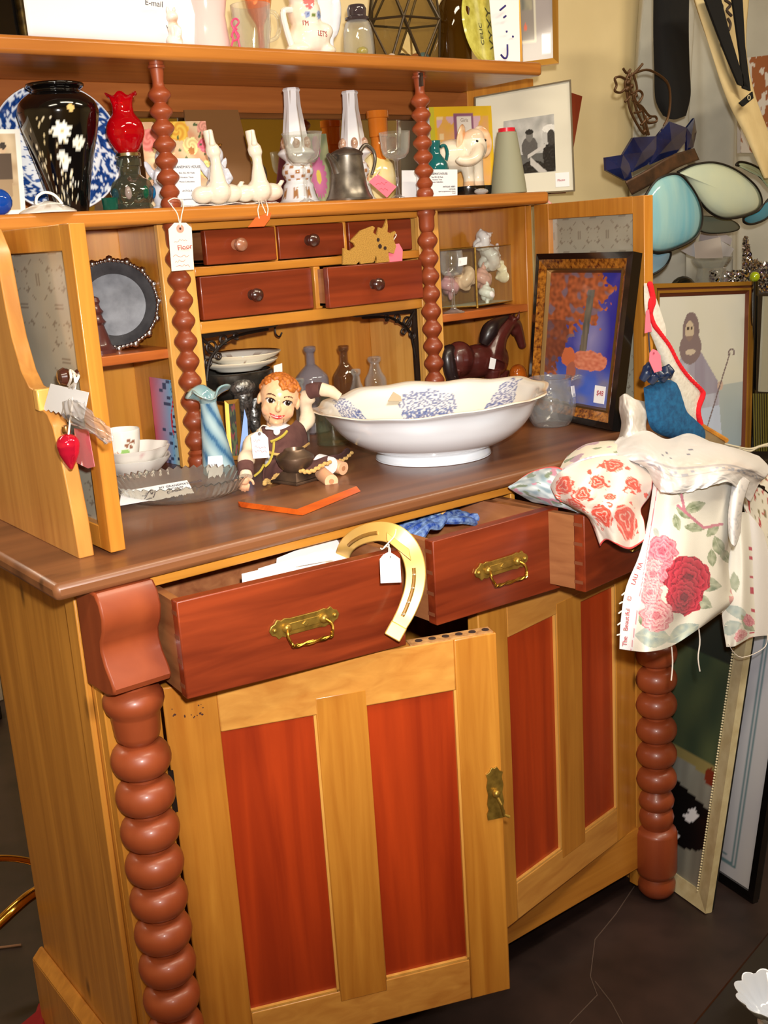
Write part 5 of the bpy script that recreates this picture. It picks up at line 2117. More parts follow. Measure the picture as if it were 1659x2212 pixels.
# crystal dish with a shop card
c = at(368, 1070, z=ZC)
c = V((.305, .285, ZC))
t = thing('crystal_dish', 'oval pressed crystal dish with a serrated rim on the counter', 'dish', c)


def serr(t_, z, r):
    k = min(1, z / .022)
    return (r * (1.0 + .022 * k * math.cos(56 * t_)), z + .0022 * k * k * math.cos(56 * t_))


oval = lambda fn: (lambda t_, z, r: fn(t_, z, r))
m = MB(Matrix.Translation(c) @ Matrix.Rotation(math.radians(-36), 4, 'Z') @ Matrix.Diagonal((1.35, .95, 1, 1)))
pr_ = [(.0, 0), (.05, 0), (.058, .002), (.072, .012), (.08, .026), (.083, .030), (.080, .030), (.0765, .026), (.068, .013), (.055, .004), (0, .003)]
m.lathe(pr_, seg=224, rad=serr, cap=False)
m.build('dish_body', pm('dish_crystal', (246, 246, 240), rough=.04, trans=.94, ior=1.5), t)
Q = Quad(at(258, 1092, z=ZC + .012), at(420, 1064, z=ZC + .015), at(404, 1037, z=ZC + .026), at(262, 1062, z=ZC + .024))
t = thing('business_card', 'shop card with a line drawing lying in the crystal dish', 'business card', Q.q(.5, 0), 'shop business cards')
m = MB()
slab(m, Q, 0, 1, 0, 1, -.0006, 0)
m.build('card', paper, t, smooth=False)
X = Quad(Q.p[0], Q.p[1], Q.p[2], Q.p[3])
text('lettering', "MY GRANDMA'S HOUSE", X, .56, .68, .006, ink, t, sx=.7)
for i, ln in enumerate(('ANTIQUES', 'Houston, Texas', 'Collectibles')):
    text('lettering', ln, X, .66, .5 - i * .14, .004, ink, t, sx=.9)
m = MB()
for pts in (((.34, .2), (.40, .55), (.37, .7)), ((.40, .55), (.48, .4), (.46, .2)), ((.31, .35), (.40, .5), (.5, .62)), ((.36, .15), (.44, .15))):
    m.tube([Q.q(u, v, .0004) for u, v in pts], .0008, 5)
m.build('line_drawing', ink, t)

# ---- things tied to the left door knob
kn = fL(.385, 1.122, .012)
t = thing('heart_ornament', 'shiny red glass heart ornament hanging from the left glass door', 'ornament', at(148, 1005, x=.062))
cH = at(148, 968, x=.06)
s = mpp(cH) * 1.28
m = MB()
m.ell(cH + V((0, 0, 6)) * s, (20 * s, 20 * s, 19 * s))
m.tube([cH + V((0, 0, 4)) * s, cH + V((0, 0, -10)) * s, cH + V((0, 0, -26)) * s, cH + V((0, 0, -37)) * s], [19 * s, 17 * s, 9 * s, 3 * s], 16)
blob('heart', m, pm('red_mirror_glass', (226, 30, 60), rough=.1, metal=.55, coat=.6), t, .0016, 8)
MB().lathe([(.0045, 0), (.005, .002), (.0045, .008), (.003, .009), (0, .009)], cH + V((0, 0, 26 * s)), 16).build('cap', pm('gilt_cap', (220, 170, 110), rough=.25, metal=1), t)
m = MB()
m.tube(spline([at(148, 938, x=.06), at(152, 905, x=.062), at(160, 850, x=.068), at(166, 815, x=.074)], 16), .0012, 6)
m.build('hanging_cord', twine, t)


def xtag(pl, x, mat, label, nm='price_tag', cat='price tag', group='price tags', th=.0008):
    pts = [at(a, b, x=x) for a, b in pl]
    c = sum(pts, V()) / len(pts)
    t = thing(nm, label, cat, c, group)
    n = len(pts)
    m = MB()
    m.add(pts + [p + V((th, 0, 0)) for p in pts], [tuple(range(n)), tuple(reversed(range(n, 2 * n)))] + [((i + 1) % n, i, n + i, n + (i + 1) % n) for i in range(n)])
    m.build('tag_card', mat, t, smooth=False)
    return t


zig = [(94, 884)] + [(94 + 86 * i / 16, 884 + 20 * i / 16 + (3 if i % 2 else -2)) for i in range(1, 16)] + [(180, 904), (191, 848), (109, 829)]
t = xtag(zig, .066, paper, 'white pinked-edge card tag tied to the left door knob')
m = MB()
for a, b, cc_, dd in ((148, 832, 152, 800), (158, 840, 160, 808), (150, 838, 170, 812)):
    m.tube(spline([at(a, b, x=.067), at((a + cc_) / 2 + 4, (b + dd) / 2, x=.062), at(cc_, dd, x=.07), at(166, 812, x=.08)], 12), .0016, 6)
m.build('tag_string', twine, t)
t = xtag([(160, 925), (190, 930), (204, 1008), (190, 1012), (166, 1000)], .078, glass('pink_film', (250, 170, 180), .25, .5, (246, 150, 160)), 'translucent pink plastic tag behind the red heart', 'pink_tag', 'plastic tag', None)
rows = [[(140, 868, 0), (160, 862, 0), (182, 868, 0)], [(138, 892, 0), (165, 890, 0), (205, 896, 0)], [(152, 915, 0), (190, 915, 0), (238, 920, 0)], [(190, 925, 0), (222, 938, 0), (244, 940, 0)], [(232, 958, 0), (240, 956, 0), (246, 952, 0)]]
R = [[at(a, b, x=.064 - .0 * k) for a, b, _ in rr] for k, rr in enumerate(rows)]
m = MB()
m.grid(36, 36, lambda u, v: crom([crom(r_, u) for r_ in R], v) + V((-.006 * abs(nz(u * 5, v * 5)) - .004 * math.sin(u * PI), 0, .003 * nz(u * 8, v * 8, 2))))
tag(m.build('cellophane_bag', glass('cellophane', (250, 249, 248), .25, .10, (240, 236, 238), .12, ior=1.22), solid=.0006, ang=180), 'crinkled clear cellophane bag hanging over the left door stile', 'bag')

# ================================================================== ON THE COUNTER
# ---- puppet
B0 = at(612, 1020, z=ZC)
t = thing('puppet', 'hand puppet with a painted boy face, brown felt cape and a fringed brown tunic', 'puppet', B0)
yh = B0.y - .02
hc = at(602, 866, y=yh)
s = mpp(hc)
# face frame: X right, Y up, Z to the viewer
fz = ((CAM - hc) * 1.0).normalized()
fz = (fz + V((-.0, 0, -.15))).normalized()
fx = V((0, 0, 1)).cross(fz).normalized()
fy = fz.cross(fx)
rot_ = Matrix.Rotation(math.radians(-13), 3, fz)
fx, fy = rot_ @ fx, rot_ @ fy
FR = Matrix((fx, fy, fz)).transposed()
FI = FR.transposed()
W_ = lambda x, y, z: hc + FR @ (V((x, y, z)) * s)


def face(p):
    q = FI @ (p - hc) / s
    x, y, z = q
    b = col(240, 190, 146)
    if z > -4:
        for k in (-1, 1):
            ex = x - k * 18.5
            r = math.hypot(ex / 9.0, (y - 2) / 5.6)
            b = mix(b, col(244, 150, 120), .75 * max(0, 1 - math.hypot(x - k * 23, y + 20) / 13))
            if r < 1:
                b = col(246, 240, 234)
                rr = math.hypot(ex - 1.0, y - 2.2)
                if rr < 5.8:
                    b = col(60, 38, 28)
                if rr < 3.6:
                    b = col(10, 8, 8)
                if math.hypot(ex - 2.4, y - 3.9) < 1.2:
                    b = col(255, 255, 255)
            if r >= .9 and r < 1.22 and y > 2:
                b = col(34, 20, 18)
            yb = 16.5 - .03 * (ex) ** 2
            if abs(y - yb) < 1.3 and abs(ex) < 10:
                b = col(70, 36, 24)
        ym = -31 + .022 * x * x
        if abs(x) < 17 and abs(y - ym) < 4.6 * (1 - (x / 18) ** 2):
            b = col(196, 30, 40) if y > ym - .3 else col(222, 70, 70)
        if abs(x) < 13 and abs(y - ym) < .6:
            b = col(250, 236, 220)
        for k in (-1, 1):
            if abs(x - k * 15.5) < .8 and -48 < y < -32:
                b = col(120, 60, 40)
            if math.hypot(x - k * 3.2, y + 17.5) < 1.1:
                b = col(150, 70, 50)
    return b


m = MB()
E_ = lambda x, y, z, rx, ry, rz: m.ell(W_(x, y, z), (rx * s, ry * s, rz * s), 20, 14, R=FR)
E_(0, 12, -10, 42, 44, 44)
E_(0, -14, 0, 36, 40, 34)
E_(0, -36, 6, 22, 20, 24)
E_(-20, -20, 14, 15, 15, 14)
E_(20, -20, 14, 15, 15, 14)
E_(0, -12, 34, 6.5, 8, 9)
E_(0, -4, 32, 3.4, 10, 5)
E_(0, -31, 28, 13, 4.2, 6)
E_(0, -44, 20, 10, 7, 10)
E_(-42, -2, -8, 5, 13, 9)
E_(42, -2, -8, 5, 13, 9)
m.tube([W_(0, -40, -8), W_(2, -72, -10)], [20 * s, 19 * s], 16)
blob('head', m, painted('puppet_paint', .3, .4), t, .0011, 3, face)
m = MB()
rr = random.Random(4)
for i in range(240):
    a, b = rr.uniform(0, 2 * PI), rr.uniform(.02, 1)
    x, z = 40 * math.sin(a) * b ** .5, 42 * math.cos(a) * b ** .5
    y = 12 + 44 * math.sqrt(max(0, 1 - (x / 43) ** 2 - (z / 46) ** 2))
    if y < 30 and z > 0:
        continue
    if z > 22 and x < -2:
        continue
    m.ell(W_(x, y, z - 10), rr.uniform(4, 6.5) * s, 8, 6)
for i in range(120):
    a = rr.uniform(PI * .58, PI * 1.42) * 1 + PI / 2 * 0
    x, z = 42 * math.sin(a), 44 * math.cos(a)
    m.ell(W_(x, rr.uniform(-8, 30), z - 10), rr.uniform(5, 7) * s, 8, 6)
blob('hair', m, pm('ginger_hair', (204, 120, 44), rough=.5, n2=(150, 74, 24), ns=160), t, .0011, 1)
felt = pm('brown_felt', (98, 62, 56), rough=.95, n2=(84, 50, 46), ns=60)
cream = pm('cream_cloth', (232, 212, 184), rough=.9, n2=(214, 190, 160), ns=50)
fleshm = pm('doll_flesh', (238, 182, 142), rough=.4)
trimm = pm('tan_trim', (206, 164, 96), rough=.9)
cordm = pm('olive_cord', (180, 160, 60), rough=.9)
# torso
m = MB()
pc = lambda px, py, d=0: at(px, py, y=yh + d)
m.ell(pc(606, 958), (46 * s, 32 * s, 46 * s))
m.ell(pc(612, 1000, .01), (44 * s, 34 * s, 36 * s))
blob('shirt', m, pm('white_shirt', (232, 230, 232), rough=.9), t, .002, 6)
# cape with trim
cp = [[(568, 918, -.012), (585, 924, -.03), (605, 928, -.034), (628, 918, -.03), (640, 906, -.01)], [(562, 934, -.014), (582, 944, -.04), (606, 948, -.046), (636, 938, -.042), (656, 920, -.012)], [(558, 950, -.016), (582, 962, -.046), (608, 968, -.054), (640, 958, -.048), (664, 940, -.014)], [(562, 964, -.014), (584, 978, -.046), (612, 982, -.056), (646, 972, -.048), (667, 958, -.012)]]
cp = [[(a, b, yh + c) for a, b, c in r_] for r_ in cp]
cloth('cape', cp, felt, None, t, 30, 16, lambda u, v: .0015 * math.sin(u * 14), .002)
bot = [at(a, b, y=c - .001) for a, b, c in cp[3]]
MB().tube(spline(bot, 24), .0022, 6).build('cape_trim', trimm, t)
# sleeves
m = MB()
m.tube(spline([pc(566, 940, -.01), pc(544, 958, -.03), pc(534, 985, -.05), pc(530, 1006, -.065)], 16), [(16 - 2.5 * math.sin(i * .9) - (4 if i > 14 else 0)) * s for i in range(17)], 14)
m.build('sleeve', cream, t)
m = MB()
m.tube(spline([pc(648, 930, 0), pc(664, 905, .0), pc(660, 868, .0), pc(676, 843, -.01)], 16), [(16 - 2.5 * math.sin(i * .9) - (3 if i > 13 else 0)) * s for i in range(17)], 14)
m.build('sleeve', cream, t)
lh = [pc(530, 1003, -.064), pc(531, 1014, -.07), pc(531, 1022, -.075)]
MB().tube(lh, [17 * s, 17 * s, 16 * s], 16).build('cuff', felt, t)
rh = [pc(668, 846, -.012), pc(680, 842, -.02), pc(694, 841, -.03)]
MB().tube(rh, [17 * s, 17 * s, 16 * s], 16).build('cuff', felt, t)
MB().tube([pc(694, 841, -.03), pc(716, 846, -.042), pc(734, 858, -.05)], [15 * s, 13 * s, 9 * s], 14).build('hand', cream, t)


# left hand with fingers
def hand(o, d, up, L, nm):
    d, up = d.normalized(), up.normalized()
    sd_ = d.cross(up).normalized()
    m = MB()
    m.ell(o + d * L * .25, (L * .26, L * .26, L * .26), 12, 10)
    m.ell(o + d * L * .38 + up * 0, (L * .27, L * .25, L * .2), 12, 10)
    for k, (off, ln) in enumerate(((-.24, .42), (-.08, .5), (.08, .48), (.23, .38))):
        b = o + d * L * .5 + sd_ * off * L
        m.tube(spline([b, b + d * L * ln * .5 + up * L * .05, b + d * L * ln * .85 - up * L * .08, b + d * L * ln - up * L * .2], 8), [L * (.085 - .003 * i) for i in range(9)], 8)
    b = o + d * L * .2 - sd_ * L * .22
    m.tube(spline([b, b - sd_ * L * .2 + d * L * .12, b - sd_ * L * .28 + d * L * .32], 8), [L * (.09 - .003 * i) for i in range(9)], 8)
    return blob(nm, m, fleshm, t, L * .035, 2)


ha = pc(531, 1022, -.075)
hb = at(526, 1060, z=ZC + .006)
hand(ha + (hb - ha) * .1, hb - ha, (CAM - ha), (hb - ha).length * .8 + .004, 'hand')
MB().tube([pc(531, 1020, -.074), pc(531, 1030, -.078)], [12 * s, 14 * s], 12).build('cuff_lining', cream, t)
# tunic skirt lying on the counter
sk = [[(592, 985, 0), (612, 976, 0), (632, 974, 0), (655, 980, 0), (672, 985, 0)], [(580, 1000, 0), (606, 988, 0), (640, 986, 0), (690, 994, 0), (720, 996, 0)], [(575, 1020, 0), (600, 1010, 0), (640, 1004, 0), (700, 1003, 0), (745, 990, 0)], [(570, 1046, 0), (590, 1036, 0), (625, 1022, 0), (690, 1012, 0), (758, 982, 0)]]
R = [[at(a, b, y=yh - d_) for a, b, _ in r_] for r_, d_ in zip(sk[:3], (.035, .05, .06))]
R.append([at(a, b, z=ZC + dz_) for (a, b, _), dz_ in zip(sk[3], (.004, .005, .02, .026, .008))])
for a in range(5):
    R[2][a] = R[2][a] * .5 + R[3][a] * .5 + V((0, 0, .012))
for r_ in R:
    for i in range(5):
        r_[i] = V((r_[i].x, r_[i].y, max(r_[i].z, ZC + .003)))
m = MB()
m.grid(40, 24, lambda u, v: crom([crom(r_, u) for r_ in R], v) + V((0, 0, .003 * v * math.sin(u * 26))))
m.build('tunic', felt, t, solid=.002, ang=180)
edge = [crom([crom(r_, i / 60) for r_ in R], 1) + V((0, -.001, .003 * math.sin(i / 60 * 26))) for i in range(61)]
m = MB()
for i in range(61):
    m.ell(edge[i] + V((0, -.0015, .001 + .0015 * (i % 2))), (.004, .003, .0032), 8, 6)
m.build('fringe', trimm, t)
# trousers and legs
for k, (a, b) in enumerate((((664, 1000), (716, 1040)), ((690, 996), (742, 1012)))):
    p0, p1 = at(*a, z=ZC + .018), at(*b, z=ZC + .0112)
    MB().tube([p0, p0 + (p1 - p0) * .3, p1], [.0115, .0115, .0105], 18).build('leg', fleshm, t, ang=60)
    MB().tube([p1, p1 + (p1 - p0).normalized() * .0004], [.004, .004], 12).build('peg_hole', pm('peg_tan', (190, 130, 90), rough=.6), t)
p0, p1 = at(690, 1000, z=ZC + .022), at(716, 1006, z=ZC + .02)
MB().tube([p0, p1], [.0145, .0135], 16).build('trousers', MATS['white_shirt'], t)
# belt cord and collar trim
m = MB()
m.tube(spline([pc(585, 954, -.062), pc(600, 948, -.068), pc(612, 940, -.066), pc(620, 931, -.064)], 14), .0022, 6)
m.tube(spline([pc(592, 950, -.064), pc(590, 975, -.066), pc(582, 998, -.068), pc(572, 1008, -.068)], 14), .002, 6)
m.tube(spline([pc(570, 1004, -.062), pc(562, 1018, -.07), pc(550, 1028, -.078)], 10), .0018, 6)
m.build('cord', cordm, t)
m = MB()
m.tube(spline([pc(574, 925, -.052), pc(588, 926, -.06), pc(602, 932, -.062)], 10), .0018, 6)
m.ell(pc(598, 932, -.063), (.006, .003, .006))
m.build('bow', MATS['white_shirt'], t)
price_tag([(542, 942), (552, 934), (562, 932), (572, 938), (579, 946), (582, 988), (547, 991)], yh - .075, paper, 'white string tag on the chest of the puppet', [[(560, 938, yh - .0755), (560, 928, yh - .07), (568, 919, yh - .05), (580, 922, yh - .05)]], (560, 937, .0026, (120, 110, 110)), writing=[(548, 953, 562), (550, 966, 574), (550, 974, 576)])

# ---- bronze inkwell on a square foot
c = at(642, 1048, z=ZC)
s = mpp(c)
t = thing('bronze_pot', 'squat dark bronze pot on a stepped square foot in front of the puppet', 'pot', c)
Rz = Matrix.Translation(c) @ Matrix.Rotation(math.radians(12), 4, 'Z')
bz = pm('dark_bronze', (122, 100, 82), rough=.38, metal=.7, n2=(76, 60, 50), ns=30)
m = MB(Rz)
w = 40 * s
m.hexa([V(p) for p in ((-w, -w, 0), (w, -w, 0), (w, w, 0), (-w, w, 0), (-w, -w, .004), (w, -w, .004), (w, w, .004), (-w, w, .004))])
w2 = 34 * s
w3 = 22 * s
m.hexa([V(p) for p in ((-w2, -w2, .004), (w2, -w2, .004), (w2, w2, .004), (-w2, w2, .004), (-w3, -w3, .016), (w3, -w3, .016), (w3, w3, .016), (-w3, w3, .016))])
m.build('square_foot', bz, t, smooth=False, bevel=.001)
lat([(0, 18), (18, 18), (24, 22), (36, 36), (41, 50), (41, 54), (38, 57), (24, 66), (22, 70), (21, 70), (19, 62), (0, 54)], c, s, 48).build('pot_bowl', bz, t)

# ---- flat stained board
z = ZC + .007
pl = [at(514, 1083, z=z), at(641, 1100, z=z), at(770, 1050, z=z), at(640, 1032, z=z)]
m = MB()
m.add(pl + [V((p.x, p.y, ZC + .0003)) for p in pl], [(0, 1, 2, 3), (7, 6, 5, 4), (1, 0, 4, 5), (2, 1, 5, 6), (3, 2, 6, 7), (0, 3, 7, 4)])
pl2 = [V((pl[0].x - .002, pl[0].y - .012, 0)), V((pl[1].x, pl[1].y - .014, 0)), V((pl[2].x, pl[2].y - .01, 0))]
t = thing('stained_board', 'flat dark board with an orange front edge, under the bronze pot', 'board', sum(pl, V()) / 4)
m.build('board_top', topwood, t, smooth=False)
m = MB()
for i in range(2):
    a, b = pl[i], pl[i + 1]
    a2, b2 = pl2[i], pl2[i + 1]
    m.add([a, b, V((b2.x, b2.y, ZC + .0006)), V((a2.x, a2.y, ZC + .0006)), V((a.x, a.y, ZC + .0004)), V((b.x, b.y, ZC + .0004))], [(0, 3, 2, 1), (0, 4, 3), (1, 2, 5), (4, 5, 2, 3)])
m.build('bevel_edge', wood('orange_stain', (206, 92, 24), (150, 52, 10), 'x', knots=False), t, smooth=False)
# pot rests on the board
bpy.data.objects['bronze_pot'].location.z += .0072

# ---- basin
c = V((.736, .207, ZC))
s = .000722
t = thing('wash_basin', 'large white ironstone wash basin with a blue flower transfer inside', 'basin', c)


def lobes(t_, z, r):
    k = max(0, min(1, (z / s - 90) / 46))
    a = t_
    w = .018 * math.cos(12 * a) * k + .02 * math.cos(4 * a + .6) * k
    return (r * (1 + w), z + 3 * s * k * math.cos(4 * a + .6) + 2 * s * k * math.cos(12 * a) + 8 * s * k * math.cos(a + .65))


def basin_c(t_, z, r):
    h, q = z / s, r / s
    x, y = q * math.cos(t_), q * math.sin(t_)
    return col(234, 239, 246)


def basin_in(t_, z, r):
    h, q = z / s, r / s
    b = mix(col(246, 238, 218), col(240, 236, 228), h / 130)
    if h > 128:
        b = mix(b, col(214, 188, 150), .6 * max(0, min(1, (h - 134) / 2)))
    for a0, wd_, h0 in ((.92, .34, 72), (-.02, .17, 86), (1.98, .17, 88), (-2.6, .3, 60), (-.9, .3, 60)):
        da = (t_ - a0 + PI) % (2 * PI) - PI
        u, v = da / wd_, (h - h0) / 46
        rr = u * u + v * v
        if rr < 1.1 + .5 * nz(u * 3 + a0, v * 3):
            n_ = nz(t_ * 30 + a0 * 9, h * .16)
            n2 = nz(t_ * 60, h * .34, 7)
            cell = noise.noise(V((t_ * 45, h * .28, 3)))
            if n_ < -.05 and v < .1:
                b = mix(col(60, 76, 140), col(150, 165, 205), .5 + n2)
            elif cell > .02:
                b = mix(b, col(74, 92, 156), .8)
            else:
                b = mix(b, col(214, 220, 234), .6)
    return b


outer = [(p.x, p.y) for p in spline([V((a, b, 0)) for a, b in ((.1, 4), (122, 3), (130, 0), (133, 5), (130, 12), (127, 18), (133, 23), (158, 32), (188, 48), (212, 68), (230, 92), (243, 114), (252, 124), (264, 130), (272, 134))], 100)]
inner = [(p.x, p.y) for p in spline([V((a, b, 0)) for a, b in ((272, 134), (270, 137), (258, 134), (246, 128), (234, 110), (214, 90), (186, 68), (150, 52), (100, 46), (.1, 45))], 110)]
m = MB()
m.lathe([(a * s, b * s) for a, b in outer], c, 220, rad=lobes, paint=basin_c, cap=False)
m.build('basin_outside', chinap, t, ang=180)
m = MB()
m.lathe([(a * s, b * s) for a, b in inner], c, 300, rad=lobes, paint=basin_in, cap=False)
m.build('basin_inside', chinap, t, ang=180)
Q = Quad(at(838, 866, y=.24), at(868, 866, y=.25), at(866, 856, y=.26), at(850, 846, y=.26))
tag(sheet('kraft_slip', Q, lambda u, v: col(216, 196, 166), prt, None, 4, 4, .001), 'small beige paper corner lying inside the basin', 'paper')

# ---- cut glass cup
c = at(1192, 918, z=ZC)
c = V((1.045, .235, ZC))
s = mpp(c)
t = thing('cut_glass_cup', 'cut glass cup with a round handle between the basin and the framed picture', 'cup', c)
cm = pm('cup_crystal', (250, 251, 250), rough=.04, trans=.92, ior=1.5)
lat(shell([(p_.x, p_.y) for p_ in spline([V((a, b, 0)) for a, b in ((34, 0), (40, 3), (50, 22), (54, 48), (52, 66), (46, 80), (44, 96), (47, 104))], 40)], 4), c, s, 96, rad=lambda t_, z, r: (r - (2.2 * s * max(0, math.cos(9 * t_ + z / s * .12)) * max(0, math.cos(9 * t_ - z / s * .12)) if r > 30 * s and 6 < z / s < 76 else 0), z)).build('cup_body', cm, t)
MB().tube(spline([c + V((46, -12, 92)) * s, c + V((66, -22, 98)) * s, c + V((84, -30, 84)) * s, c + V((84, -30, 56)) * s, c + V((68, -22, 36)) * s, c + V((48, -12, 30)) * s], 28), 5 * s, 10).build('handle', clear, t)
Q = Quad(c + V((14, -50, 62)) * s, c + V((34, -40, 60)) * s, c + V((32, -38, 84)) * s, c + V((12, -48, 86)) * s)
m = MB()
slab(m, Q, 0, 1, 0, 1, -.0004, .0006)
m.build('price_sticker', paper, t, smooth=False)

# ---- picture in a black and tortoiseshell frame, leaning on the right glass door
BR_ = at(1338, 932, z=ZC + .001)
BL_ = at(1152, 893, z=ZC + .001)
TL_, TR_ = at(1173, 551, y=BL_.y + .035), at(1384, 546, y=BR_.y + .022)
Q = Quad(BL_, BR_, TR_, TL_)
t = thing('framed_landscape', 'framed picture of orange foliage against deep blue, leaning on the right glass door', 'framed picture', Q.q(.5, 0))
m = MB()
ring(m, Q, 0, .012, .016, .018)
m.build('frame', pm('black_frame', (16, 13, 12), rough=.2, coat=.5), t, smooth=False)
m = MB()
ring(m, Q, .0115, .0295, .017, .009)
m.build('tortoiseshell_band', pm('tortoiseshell', (176, 112, 36), rough=.2, coat=.5, n2=(70, 22, 10), ns=130), t, smooth=False)
m = MB()
ring(m, Q, .0285, .036, .0095, .004, .011)
m.build('gilt_fillet', pm('dull_gilt', (120, 90, 50), rough=.3, metal=.7), t, smooth=False)


def fall(u, v):
    b = mix(col(58, 70, 160), col(34, 38, 146), max(0, min(1, (u - .35) * 1.6)))
    d = math.hypot((u - .66) * 1.3, (v - .50))
    b = mix(b, col(150, 148, 192), max(0, .8 - d * 2.4))
    n_ = nz(u * 7, v * 11) + .7 * nz(u * 20, v * 30, 3)
    e1 = ((u - .34) / .50) ** 2 + ((v - .84) / .30) ** 2
    e2 = ((u - .08) / .26) ** 2 + ((v - .52) / .30) ** 2
    leaf = min(e1, e2) < 1.0 + .75 * n_
    if v < .36:
        b = mix(b, mix(col(66, 96, 190), col(130, 122, 130), max(0, min(.7, .3 + nz(u * 5, v * 12, 5)))), min(1, (.36 - v) * 6))
    if leaf:
        b = mix(col(136, 72, 44), col(186, 100, 58), .5 + nz(u * 20, v * 30, 8))
        k_ = nz(u * 10, v * 15, 12)
        if k_ > .2:
            b = mix(b, col(112, 106, 126), min(.8, (k_ - .2) * 5))
        if e2 < 1 and v < .62:
            b = mix(b, col(90, 54, 50), .55)
    if abs(u - .56 - .1 * (v - .4)) < .045 + .03 * max(0, .5 - v) and .33 < v < .86:
        b = mix(col(120, 112, 96), col(84, 84, 80), .5 + nz(u * 30, v * 9))
    # rounded orange bushes on the bank
    if ((u - .66) / .26) ** 2 + ((v - .335) / .075) ** 2 < 1 + .3 * nz(u * 16, v * 16):
        b = mix(col(222, 140, 110), col(196, 106, 80), .5 + nz(u * 20, v * 50))
    if ((u - .36) / .1) ** 2 + ((v - .35) / .07) ** 2 < 1 + .3 * nz(u * 16, v * 16):
        b = col(206, 110, 70)
    if ((u - .42) / .07) ** 2 + ((v - .24) / .07) ** 2 < 1 + .5 * nz(u * 12, v * 12):
        b = col(170, 100, 80)
    return b


a, b = .036 / Q.w, .036 / Q.h
sheet('print', Q, fall, ptg, t, 110, 160, .003, (a * .9, 1 - a * .9), (b * .9, 1 - b * .9), .004)
m = MB()
slab(m, Q, .02, .98, .01, .99, -.008, -.004)
m.build('backing', blackmat, t, smooth=False)
m = MB()
slab(m, Q, .72, .83, .135, .235, .0042, .0052)
m.build('price_sticker', paper, t, smooth=False)
text('lettering', '$48', Q, .745, .18, .009, inkred, t, d=.0056)

# ================================================================== IN THE OPEN DRAWERS
rr = random.Random(12)
for k, (px, py, lb, w) in enumerate(((600, 1222, 'lowest white paper of the stack in the left drawer', .075), (640, 1218, 'middle white paper of the stack in the left drawer', .08), (672, 1206, 'topmost white paper standing out of the left drawer', .075))):
    c = at(px, py, y=.02 + .006 * k)
    A = V((c.x - w, -.015 + .012 * k, c.z - .012))
    Q = Quad(A, A + V((w * 1.7, -.02 + .012 * k, .002)), A + V((w * 1.75, .02 + .014 * k, .016 + .006 * k)), A + V((.02 + .01 * k, .035 + .01 * k, .014)))
    m = MB()
    slab(m, Q, 0, 1, 0, 1, -.0012, 0)
    tag(m.build('loose_paper', paper, smooth=False), lb, 'paper', 'papers in the left drawer')
Q = Quad(at(640, 1222, y=-.02), at(722, 1207, y=-.03), at(680, 1192, y=.0), at(662, 1200, y=.0))
m = MB()
slab(m, Q, 0, 1, 0, 1, -.0012, 0)
tag(m.build('loose_paper', paper, smooth=False), 'white paper with a raised corner at the right of the stack in the left drawer', 'paper', 'papers in the left drawer')
# round metal bowl/plate edge at the back of the left drawer
cP = at(742, 1172, y=.06)
T = Matrix.Translation(cP + V((.035, .0, -.03))) @ Matrix.Rotation(math.radians(-12), 4, 'Z') @ Matrix.Rotation(PI / 2 - .2, 4, 'X')
m = MB(T).lathe([(0, 0), (.05, 0), (.058, .003), (.060, .004), (.058, .006), (0, .003)], seg=60, paint=lambda t_, z, r: col(240, 240, 244) if r > .055 else mix(col(200, 208, 216), col(150, 160, 176), .5 + nz(math.cos(t_) * r * 120, math.sin(t_) * r * 120)), cap=False)
tag(m.build('grey_plate', chinap, ang=180), 'small grey mottled plate with a white rim standing in the left drawer behind the horseshoe', 'plate')

# horseshoe over the front of the left drawer
ysh = -.098
path = [(735, 1210), (742, 1180), (768, 1155), (806, 1142), (846, 1146), (880, 1170), (897, 1210), (898, 1256), (884, 1305), (862, 1346), (850, 1364)]
path = [(738, 1205), (752, 1176), (782, 1156), (822, 1148), (858, 1158), (884, 1186), (897, 1226), (895, 1270), (880, 1315), (864, 1346), (854, 1364)]
ys = [.03, .0, -.03, -.055, -.075, -.088, -.095, -.098, -.098, -.098, -.098]
cl = spline([at(a, b, y=y) for (a, b), y in zip(path, ys)], 60)
wd = [13 + 5 * math.sin(PI * min(1, i / 60)) for i in range(61)]
s = mpp(cl[30])
t = thing('horseshoe', 'large gold painted horseshoe hooked over the front of the left drawer', 'horseshoe', cl[60])
n0 = (CAM - cl[30]).normalized()
m = MB()
vs, fs = [], []
gro = MB()
gl, gr = [], []
for i, p in enumerate(cl):
    d = (cl[min(i + 1, 60)] - cl[max(i - 1, 0)]).normalized()
    sd_ = d.cross(n0).normalized()
    w = wd[i] * s * 1.25
    if i > 55:
        w *= 1.05
    for a, b in ((-w, .006), (w, .006), (w, -.006), (-w, -.006)):
        vs.append(p + sd_ * a + n0 * b)
    gl.append(p + sd_ * (w * .15) + n0 * .0072)
for i in range(60):
    for k in range(4):
        k2 = (k + 1) % 4
        fs.append((i * 4 + k, i * 4 + k2, i * 4 + 4 + k2, i * 4 + 4 + k))
fs += [(3, 2, 1, 0), (240, 241, 242, 243)]
m.add(vs, fs)
gp = pm('gold_paint', (214, 172, 92), rough=.38, metal=.35)
m.build('shoe', gp, t, bevel=.0015)
m = MB()
for a, b in ((6, 18), (36, 52)):
    m = MB()
    m.tube([gl[i] for i in range(a, b)], .0026, 8)
    m.build('fuller_groove', pm('groove_gold', (150, 108, 48), rough=.4, metal=.3), t)
m = MB()
for i in range(38, 52, 4):
    m.ell(gl[i] + n0 * .002, (.0026, .0026, .0014), 8, 6)
m.build('nail_head', pm('nail_grey', (210, 200, 180), rough=.3, metal=.6), t)
